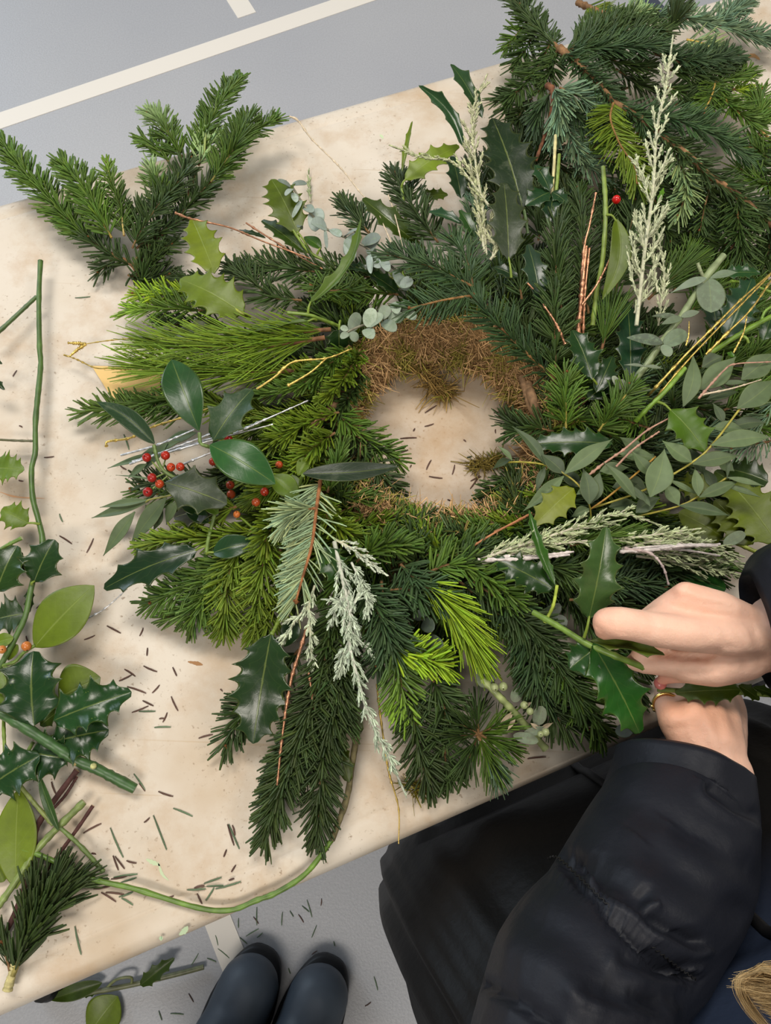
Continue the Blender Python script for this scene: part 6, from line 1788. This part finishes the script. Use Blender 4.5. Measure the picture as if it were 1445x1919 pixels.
chains = [
    # right hand
    [h(1560, 500, 14, 118), h(1330, 450, 14.3, 105), h(1100, 345, 15, 112), h(870, 270, 15.4, 100)],
    [h(1500, 520, 14, 110), h(1200, 440, 14.3, 110), h(890, 360, 14.6, 90)],
    [h(1500, 560, 14, 110), h(1250, 560, 14, 120), h(950, 470, 14.2, 110)],
    [h(1480, 560, 14.6, 110), h(1200, 560, 15.2, 120), h(900, 530, 15.8, 124), h(680, 500, 16, 122)],
    [h(680, 500, 16, 122), h(540, 470, 16, 114), h(440, 455, 16, 116), h(352, 452, 15.6, 108)],
    [h(1150, 420, 14.6, 120), h(880, 400, 14.8, 112), h(690, 420, 14.8, 84), h(600, 440, 14.6, 70)],
    [h(345, 490, 15.2, 84), h(320, 510, 14.8, 62)],
    [h(870, 272, 15.4, 96), h(740, 345, 14.4, 84), h(600, 440, 13.2, 74), h(430, 560, 12.2, 58), h(400, 600, 11.8, 48)],
    [h(1500, 600, 13.6, 110), h(1280, 690, 13, 150), h(1060, 735, 12.8, 152), h(900, 740, 12.4, 124)],
    [h(1000, 730, 12.6, 120), h(800, 730, 12.2, 92), h(600, 740, 11.4, 60), h(500, 720, 11, 48)],
    [h(1040, 770, 12.2, 100), h(860, 800, 11.4, 62), h(740, 815, 10.8, 46), h(705, 850, 10.4, 40)],
    [h(900, 440, 13.6, 90), h(700, 560, 12.4, 70), h(560, 660, 11.6, 56)],
    [(h(1560, 520, 14, 118)[0], 0.030), (TF(0.68, 0.02, 0.90), 0.034), (ELR, 0.042), (SHR, 0.055)],
    # left hand
    [h(1080, 1480, 9, 165), h(930, 1290, 9.6, 130), h(800, 1120, 9.8, 104), h(730, 980, 8.2, 70), h(720, 890, 6.6, 56), h(740, 830, 5.8, 48)],
    [h(1090, 1480, 9, 170), h(1010, 1250, 9.9, 130), h(920, 1080, 10, 104), h(880, 940, 8.4, 70), h(860, 850, 6.8, 56), h(850, 790, 6, 48)],
    [h(1110, 1480, 9, 165), h(1090, 1250, 9.8, 130), h(1050, 1080, 9.8, 100), h(1020, 940, 8.2, 68), h(990, 850, 6.6, 54), h(960, 800, 5.8, 46)],
    [h(1130, 1480, 9, 150), h(1150, 1270, 9.4, 120), h(1160, 1110, 9.2, 86), h(1150, 980, 7.8, 60), h(1110, 900, 6.4, 50), h(1080, 850, 5.8, 42)],
    [h(1160, 1400, 8.6, 110), h(1200, 1200, 8, 84), h(1215, 1050, 7.4, 70), h(1190, 950, 6.8, 60)],
    [(h(1100, 1480, 9, 150)[0], 0.024), (P(1300, 1500, 9.6), 0.028), (ELL, 0.028), ((ELL + SHL) / 2 - EX * .02, 0.032), (SHL, 0.040)],
    # trunk, neck, head, legs
    [(TF(.52, -.26, .80), .075), (TF(.54, -.305, .98), .085), (TF(.575, -.315, 1.16), .09), (TF(.59, -.325, 1.24), .07), (TF(.61, -.335, 1.33), .05), (HEAD - (0, 0, .03), .06)],
    [(SHL, .04), (TF(.58, -.32, 1.22), .07), (SHR, .055)],
    [(HEAD + (0, 0, .03), .082), (HEAD + EY * .02 - (0, 0, .02), .074), (HEAD + EY * .035 - (0, 0, .065), .050)],
    [(HEAD + EY * .088 + (0, 0, .005), .010), (HEAD + EY * .096 - (0, 0, .018), .011)],
    [(HEAD + EX * .078 - (0, 0, .005), .016), (HEAD + EX * .080 - (0, 0, .025), .011)],
    [(HEAD - EX * .078 - (0, 0, .005), .016), (HEAD - EX * .080 - (0, 0, .025), .011)],
    [(HEAD + EY * .082 - EX * .018 - (0, 0, .048), .008), (HEAD + EY * .082 + EX * .018 - (0, 0, .048), .008)],
    [(TF(.45, -.25, .80), .075), (TF(.44, -.2, .46), .06), (TF(.43, -.22, .10), .042)],
    [(TF(.60, -.25, .80), .075), (TF(.60, -.2, .46), .06), (TF(.60, -.22, .10), .042)],
]


def skin_col(co):
    base = lin((234, 190, 166))
    c = np.tile(base, (len(co), 1))
    for pt, rad, tint in ((h(300, 470, 15, 0)[0], .016, (0.98, .80, .74)), (h(860, 240, 15.4, 0)[0], .016, (1.0, .88, .84)), (h(705, 850, 10.4, 0)[0], .012, (.92, .62, .62)),
                          (h(800, 1110, 10, 0)[0], .02, (.98, .84, .74)), (h(1050, 1080, 10, 0)[0], .02, (.98, .84, .74))):
        k = np.exp(-(np.linalg.norm(co - pt, axis=1) / rad) ** 2)[:, None]
        c = c * (1 - k + k * np.array(tint))
    return c


def project(v):
    q = (v - np.array([0, 0, ZC])) @ RN
    return np.stack([W / 2 + F * q[:, 0] / -q[:, 2], H / 2 - F * q[:, 1] / -q[:, 2]], 1)


def polydist(p, line):
    best = np.full(len(p), 1e9)
    sg = np.zeros(len(p))
    for (a0, b0), (a1, b1) in zip(line[:-1], line[1:]):
        d = np.array([a1 - a0, b1 - b0])
        t = np.clip(((p - (a0, b0)) @ d) / (d @ d), 0, 1)
        e = p - (np.array([a0, b0]) + t[:, None] * d)
        r = np.linalg.norm(e, axis=1)
        k = r < best
        best = np.where(k, r, best)
        sg = np.where(k, np.sign(d[0] * e[:, 1] - d[1] * e[:, 0]), sg)
    return best, sg


# skin creases, knuckle folds and tendons: (line in the detail view, width, height)
CREASE = [([(600, 612), (720, 655), (860, 684), (1000, 682), (1090, 650)], 16, -.0040), ([(960, 690), (1060, 720), (1150, 700)], 14, -.0016), ([(1010, 640), (1120, 610), (1200, 620)], 14, -.0012),
          ([(900, 800), (1000, 790), (1100, 770)], 16, -.0014), ([(1130, 560), (1160, 640), (1180, 740)], 14, -.0012), ([(1220, 560), (1260, 650), (1270, 760)], 14, -.0012), ([(1330, 520), (1370, 640), (1360, 760)], 16, -.0014),
          ([(830, 235), (980, 290), (1180, 320), (1400, 350)], 22, .0022), ([(800, 310), (960, 350), (1180, 380), (1400, 400)], 22, .0016), ([(860, 270), (1000, 320), (1200, 345)], 10, -.0010),
          ([(430, 395), (445, 450), (440, 520)], 12, -.0010), ([(470, 392), (486, 450), (480, 530)], 12, -.0010), ([(640, 400), (660, 470), (640, 560)], 18, -.0012), ([(258, 470), (300, 500), (330, 540)], 12, -.0016),
          ([(800, 190), (830, 175), (880, 180)], 26, .0020), ([(760, 240), (800, 270)], 14, -.0010),
          ([(890, 1090), (930, 1220), (990, 1340)], 24, .0016), ([(1040, 1080), (1060, 1220), (1090, 1380)], 24, .0018), ([(1150, 1100), (1150, 1240), (1170, 1380)], 24, .0014), ([(700, 1150), (780, 1170), (860, 1150)], 16, -.0010)]


def creases(co):
    p_ = project(co)
    near = (p_[:, 0] > 1080) & (p_[:, 1] > 1060) & (p_[:, 1] < 1520)
    idx = np.where(near)[0]
    q_ = p_[idx]
    vd = nrm(np.array([0, 0, ZC]) - co[idx])
    d = np.zeros(len(idx))
    for line, wd_, hh in CREASE:
        ln_ = [(1040 + x / 3.568, 1040 + y / 3.568) for x, y in line]
        dist, _ = polydist(q_, ln_)
        d += hh * np.exp(-(dist / (wd_ / 3.568 * 1.6)) ** 2)
    co = co.copy()
    co[idx] += vd * d[:, None]
    return co


body = blob('body', chains, 0.0026, M['skin'], person, skin_col, 6, post=creases)
# fingernail pad seen under the right hand, ring on the left hand
g = Geo()
sphere(g, h(705, 858, 10.4, 0)[0], 0.0048, lin((200, 116, 110)), 12, 8, 0.7)
o = g.build('fingernail', M['nail'], body)
g = Geo()
rc = h(700, 985, 8.4, 0)[0]
dax = nrm(h(730, 930, 7.4, 0)[0] - h(780, 1080, 9.4, 0)[0])
e1 = nrm(np.cross(dax, (0, 0, 1)))
e2 = np.cross(dax, e1)
rc = h(738, 990, 8.4, 0)[0]
tube(g, np.array([rc + 0.0088 * (math.cos(a_) * e1 + math.sin(a_) * e2) for a_ in np.linspace(0, 2 * np.pi, 25)]), 0.0011, (0.9, 0.62, 0.2), 6)
for q_ in range(5):
    a_ = q_ * 0.34 + 1.2
    sphere(g, rc + 0.0098 * (math.cos(a_) * e1 + math.sin(a_) * e2), 0.0017, (0.95, 0.72, 0.3), 8, 5)
g.build('ring', M['gold'], person)['label'] = 'gold beaded ring'
g = Geo()
for sx in (-1, 1):
    sphere(g, HEAD + EY * .0845 + EX * sx * .030 + (0, 0, .012), 0.0085, lin((225, 222, 216)), 12, 8)
    sphere(g, HEAD + EY * .0895 + EX * sx * .030 + (0, 0, .012), 0.0045, lin((70, 80, 90)), 10, 6)
g.build('eyes', M['nail'], person)


def loft(name, ctr, ra, rb, parent, material, col, dent=None, seg=72, n=120, up=(0, 0, 1.0), capin=True):
    ctl = np.concatenate([np.asarray(ctr, float), np.asarray(ra)[:, None], np.asarray(rb)[:, None]], 1)
    pth, ln = even(spline(ctl, n * 2), n)
    c3 = pth[:, :3]
    t_, s_, u_ = ptframes(c3, up)
    a_ = np.linspace(0, 2 * np.pi, seg, endpoint=False)
    U = np.linspace(0, 1, n)
    k = np.ones((n, seg)) if dent is None else dent(U[:, None], a_[None, :])
    v = c3[:, None] + (pth[:, 3, None] * k)[..., None] * np.cos(a_)[None, :, None] * s_[:, None] + (pth[:, 4, None] * k)[..., None] * np.sin(a_)[None, :, None] * u_[:, None]
    if capin:
        rim = c3[0] + (v[0] - c3[0]) * 0.90 - t_[0] * 0.003
        rim2 = c3[0] + (v[0] - c3[0]) * 0.80 + t_[0] * 0.012
        rim3 = c3[0] + (v[0] - c3[0]) * 0.72 + t_[0] * 0.06
        v = np.concatenate([rim3[None], rim2[None], rim[None], v])
    mm = len(v)
    g = Geo()
    vv = v.reshape(-1, 3)
    g.add(vv, col(vv) if callable(col) else col, grid_quads(mm, seg))
    o = g.build(name, material, parent, org=c3[0])
    return o, v, c3, t_


def puff(seams, slope, phase, depth=0.085, seed=0):
    r_ = np.random.default_rng(seed)
    ks = [(r_.integers(2, 6), r_.uniform(0, 6.28), r_.uniform(8, 26)) for _ in range(7)]

    def f(u, a_):
        k = np.ones(np.broadcast(u, a_).shape)
        sh = slope * np.cos(a_ - phase)
        ds = [np.abs(u - s - sh) for s in seams]
        dmin = np.min(np.stack(np.broadcast_arrays(*ds)), 0)
        k = k - depth * np.exp(-(dmin / 0.010) ** 2) - depth * 0.6 * np.exp(-(dmin / 0.045) ** 1.2)
        for m_, p_, w_ in ks:
            wv = np.sin(m_ * a_ + p_ + w_ * (u + sh) + 1.6 * np.sin(2 * a_ + p_))
            ridge = (1 - np.abs(wv)) ** 3
            k = k + 0.045 * ridge * np.exp(-dmin / 0.12) + 0.010 * wv
        # gathers at the seam
        k = k + 0.012 * np.sin(46 * a_ + 9 * np.sin(3 * a_)) * np.exp(-(dmin / 0.022) ** 2)
        return k
    return f


NAVY, INK = lin((27, 29, 36)), lin((8, 8, 9))
ctrL = [P(1284, 1432, 9.8), P(1270, 1520, 10.2), P(1240, 1610, 12.5), P(1172, 1745, 16.5), P(1092, 1880, 20.5), ELL + EX * .012, (ELL + SHL) / 2 + EX * -.02, SHL, SHL + EX * .07 + (0, 0, .02)]
rL = [.047, .053, .056, .0515, .050, .058, .070, .078, .070]


# seams and pulled folds of the near sleeve: (line, width, depth, ridge)
SEAM = [(1015, 1622), (1042, 1606), (1090, 1648), (1150, 1706), (1210, 1762), (1262, 1806), (1310, 1840)]
FOLDS = [(SEAM, 9, .0065, .0), ([(855, 1822), (900, 1838), (960, 1868), (1040, 1925)], 10, .0065, 0),
         ([(1048, 1596), (1100, 1612), (1160, 1640), (1206, 1674)], 15, .0065, .0040), ([(1130, 1652), (1180, 1682), (1240, 1726), (1305, 1765)], 13, .0055, .0045),
         ([(1335, 1478), (1380, 1510), (1445, 1540)], 12, .0045, .0025), ([(1180, 1790), (1240, 1812), (1292, 1812)], 14, .0040, .002),
         ([(1300, 1560), (1360, 1596), (1425, 1640)], 26, .0040, .002), ([(1240, 1600), (1310, 1650), (1380, 1700)], 30, .0030, .002), ([(1000, 1720), (1080, 1760), (1150, 1830)], 34, .0040, .002),
         ([(1105, 1850), (1160, 1870), (1230, 1880)], 16, .0040, .0025), ([(1120, 1480), (1180, 1500), (1260, 1540)], 30, .0030, .001)]
slv, vL, cL, tL = loft('coat_sleeve', ctrL, rL, rL, person, M['nylon'], NAVY, puff([0.50, 0.68, 0.85], 0.03, 0.6, 0.09, 3), seg=200, n=300)
me = slv.data
co = np.empty(len(me.vertices) * 3, np.float32)
me.vertices.foreach_get('co', co)
co = co.reshape(-1, 3).astype(float)
nr = np.empty(len(me.vertices) * 3, np.float32)
me.vertices.foreach_get('normal', nr)
nr = nr.reshape(-1, 3).astype(float)
wo = WORG[slv.name]
out_ = co + wo - cL[np.clip(np.arange(len(co)) // 200 - 3, 0, 299)]
nr = nr * np.sign((nr * out_).sum(1, keepdims=True))
facing = np.clip((nr * nrm(np.array([0, 0, ZC]) - (co + wo))).sum(1) * 3, 0, 1)
pp = project(co + wo)
dsp = np.zeros(len(co))
for line, wd_, dep, rid in FOLDS:
    d_, sg = polydist(pp, line)
    dsp -= dep * np.exp(-(d_ / wd_) ** 2)
    dsp += rid * np.exp(-((d_ - 2.0 * wd_) / wd_) ** 2) * (sg > 0)
d_, _s = polydist(pp, SEAM)
dsp -= 0.006 * np.exp(-(d_ / 45) ** 1.3)
dsp += 0.0012 * np.exp(-(d_ / 22) ** 2) * np.sin(pp[:, 0] * .45 + pp[:, 1] * .35)
co = co + nr * (dsp * facing)[:, None]
me.vertices.foreach_set('co', co.astype(np.float32).ravel())
me.update()
ctrR = [P(1428, 1180, 14), P(1490, 1172, 14.6), P(1600, 1180, 15.6), TF(0.70, 0.03, 0.90), ELR, (ELR + SHR) / 2 + EX * .02, SHR, SHR - EX * .07 + (0, 0, .02)]
rR = [.045, .062, .068, .068, .070, .074, .078, .070]
loft('coat_sleeve', ctrR, rR, rR, person, M['nylon'], NAVY, puff([0.30, 0.55, 0.78], 0.02, 1.0, 0.09, 8), n=150)

# coat body, built as stacked rounded sections from hem to collar
secs = [(.30, .497, -.19, .217, .193), (.45, .497, -.185, .216, .193), (.62, .497, -.185, .216, .193), (.68, .497, -.195, .213, .184), (.74, .498, -.205, .210, .170), (.82, .505, -.245, .200, .140), (.92, .515, -.275, .190, .130), (1.02, .53, -.29, .185, .125),
        (1.12, .55, -.31, .185, .118), (1.20, .57, -.32, .185, .105), (1.26, .58, -.325, .15, .085), (1.30, .59, -.33, .095, .075), (1.34, .598, -.335, .072, .07)]
ks = np.array(secs)
zz = np.linspace(.30, 1.34, 130)
# smooth section parameters
par = np.stack([np.interp(zz, ks[:, 0], ks[:, i]) for i in range(1, 5)], 1)
ker = np.ones(9) / 9
par = np.stack([np.convolve(np.pad(par[:, i], 4, 'edge'), ker, 'valid') for i in range(4)], 1)
seg = 160
a_ = np.linspace(0, 2 * np.pi, seg, endpoint=False)
ca, sa = np.cos(a_), np.sin(a_)
ex = 2 / 5.0
vx = np.sign(ca) * np.abs(ca) ** ex
vy = np.sign(sa) * np.abs(sa) ** ex
fold_lo = 1 + 0.04 * (np.abs(np.sin(8 * a_ + 0.6 + 0.5 * np.sin(3 * a_))) ** 0.6 - .7) + 0.012 * np.sin(23 * a_)
rows = []
cols = []
for z, (ca0, cb0, ha, hb) in zip(zz, par):
    low = np.clip((1.0 - z) / 0.25, 0, 1)
    k = 1 + (fold_lo - 1) * low + (0.02 * np.sin(5 * a_ + z * 30 + 2 * np.sin(3 * a_)) + 0.02 * (1 - np.abs(np.sin(4 * a_ + z * 55 + np.sin(7 * a_)))) ** 3) * (1 - low)
    qs = min(abs(z - s) for s in (.86, 1.0, 1.14))
    k = k - 0.05 * math.exp(-(qs / .012) ** 2)
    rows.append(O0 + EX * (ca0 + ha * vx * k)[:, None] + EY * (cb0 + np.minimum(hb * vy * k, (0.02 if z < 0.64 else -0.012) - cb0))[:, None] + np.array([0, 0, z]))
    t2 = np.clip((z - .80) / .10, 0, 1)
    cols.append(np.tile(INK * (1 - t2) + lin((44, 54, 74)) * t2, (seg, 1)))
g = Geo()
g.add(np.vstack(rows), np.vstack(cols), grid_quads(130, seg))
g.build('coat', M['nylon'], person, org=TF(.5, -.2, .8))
# zip down the front
g = Geo()
zp = []
for z in np.linspace(.32, 1.28, 60):
    i = int((z - .30) / 1.04 * 129)
    zp.append(rows[i][seg // 4] + EY * 0.0015)
tube(g, np.array(zp), 0.004, lin((16, 16, 18)), 6)
g.build('zip', M['plain'], person)
# stitching along the sleeve seam
g = Geo()
sp_ = np.array(SEAM, float)
sp_ = spline(np.concatenate([sp_, np.zeros((len(sp_), 1))], 1), 160)[:, :2]
wv = co + wo
fc = np.where(facing > 0.05)[0]
pf_ = pp[fc]
zz_ = np.array([wv[fc[np.argmin(((pf_ - p_) ** 2).sum(1))]][2] for p_ in sp_])
zz_ = np.convolve(np.pad(zz_, 6, 'edge'), np.ones(13) / 13, 'valid')
ring = []
for q_ in range(14, 157):
    tdir = nrm(sp_[q_ + 1] - sp_[q_ - 1])
    x_, y_ = sp_[q_] + (1.8 if q_ % 4 < 2 else -1.8) * np.array([-tdir[1], tdir[0]])
    p_ = P(x_, y_, (zz_[q_] - T) * 100)
    ring.append(p_ + nrm(np.array([0, 0, ZC]) - p_) * 0.0006)
tube(g, np.array(ring), 0.00045, lin((7, 7, 9)), 5)
so_ = g.build('stitching', M['plain'], slv)
# trousers and shoes
for sx in (.44, .60):
    blob('trouser_leg', [[(TF(sx, -.24, .74), .085), (TF(sx, -.2, .46), .075), (TF(sx, -.22, .09), .058)]], 0.012, M['plain'], person, lin((34, 36, 44)), 4)
    blob('shoe', [[(TF(sx, -.25, .045), .043), (TF(sx, -.14, .045), .045), (TF(sx, -.06, .04), .040)]], 0.007, M['rubber'], person, lin((40, 38, 36)), 4,
         post=lambda c: np.concatenate([c[:, :2], np.maximum(c[:, 2:], 0.0)], 1))
# hair: cap and a long lock falling forward into the picture
blob('hair', [[(HEAD + (0, 0, .045) - EY * .015, .088), (HEAD - EY * .035 - (0, 0, .0), .080), (HEAD - EY * .045 - (0, 0, .10), .06)]], 0.007, M['hair'], person, lin((176, 138, 84)), 3)
g = Geo()
for q_ in range(1500):
    f0 = rng.random()
    st = HEAD - EX * (.075 + .015 * rng.random()) + EY * rng.uniform(-.03, .03) + np.array([0, 0, rng.uniform(-.02, .05)])
    tz = 30 + rng.normal(0, 1.2)
    if q_ % 9 == 0:      # strands that curl back down at the end
        k0 = rng.normal(0, 5)
        cp_ = [(1440 + k0, 1930), (1404 + k0, 1886 + rng.normal(0, 4)), (1388 + k0, 1850), (1404 + k0, 1830 + rng.normal(0, 3)), (1500, 1836 + rng.normal(0, 10))]
        pz = [tz - 3, tz - 1.5, tz, tz + 1, tz + 5]
    else:
        px, py = 1374 + 78 * f0 ** .8 + rng.normal(0, 5), 1827 + 92 * rng.random() * (0.25 + .75 * f0) + rng.normal(0, 3)
        cp_ = [(px, py), (px + 45 + rng.normal(0, 6), py + 3 + rng.normal(0, 4) + 10 * f0), (px + 110, py + 18 + rng.normal(0, 6)), (px + 190, py + 60 + rng.normal(0, 8))]
        pz = [tz, tz + 1.5, tz + 5, tz + 11]
    wp_ = TF(.505, -.235, 1.26) + rng.standard_normal(3) * .009
    pc = [P(x_, y_, z_) for (x_, y_), z_ in zip(cp_, pz)]
    pth = spline(pc + [pc[-1] + (wp_ - pc[-1]) * .3, wp_, (wp_ + st) / 2 + EX * -.01, st], 26)
    cc = lin((226, 194, 140)) * rng.uniform(.4, 1.3)
    tube(g, pth, np.linspace(0.00006, 0.0003, 26), np.clip(cc, 0, 1), 3)
o = g.build('hair_lock', M['hair'], person)
o['kind'] = 'stuff'

# ------------------------------------------------------------------ holly held in the hands
held = thing('holly_sprig', P(*J6(560, 690, 12)), 'spiny holly sprig pinched between the thumb and fingers of the hands', 'sprig')
stem(held, [J6(305, 530, 9.6), J6(430, 600, 10.6), J6(560, 680, 11.6), J6(700, 740, 12), J6(850, 800, 11.6)], 2.4, (110, 138, 58))
leaf(held, J6(572, 560, 13), J6(655, 120, 17), 88, (70, 102, 66), DU, spines=5, fold=0.22, arch=0.05, wave=0.2, pet=J6(550, 650, 12), peak=0.75)
leaf(held, J6(575, 668, 14), J6(935, 735, 15), 46, (112, 128, 92), (60, 100, 60), spines=4, fold=0.5, arch=0.04, roll=0.5, wave=0.3, m='lime', peak=0.9)
leaf(held, J6(590, 680, 12), J6(815, 1110, 9), 96, (42, 92, 44), DU, spines=5, fold=0.12, arch=0.05, wave=0.22, peak=0.85)
leaf(held, J6(600, 700, 11.4), J6(480, 800, 10.6), 70, (44, 84, 48), DU, spines=4, fold=0.2, wave=0.25)
held2 = thing('holly_sprig', P(*J6(1290, 930, 10)), 'olive holly sprig sticking out between the upper and lower hand', 'sprig')
stem(held2, [J6(900, 900, 10), J6(1100, 910, 10.4), J6(1290, 915, 10.6), J6(1480, 930, 10.6)], 1.8, (100, 118, 50))
leaf(held2, J6(1300, 900, 11), J6(985, 915, 10.6), 50, (84, 108, 38), DU, spines=5, fold=0.15, arch=0.04, m='lime', wave=0.2)
leaf(held2, J6(1290, 880, 11), J6(1390, 950, 10.6), 26, (70, 88, 36), DU, spines=3, fold=0.2, m='lime')
leaf(held2, J6(1360, 890, 11), J6(1470, 930, 10.6), 20, (54, 74, 34), DU, spines=3, fold=0.3)
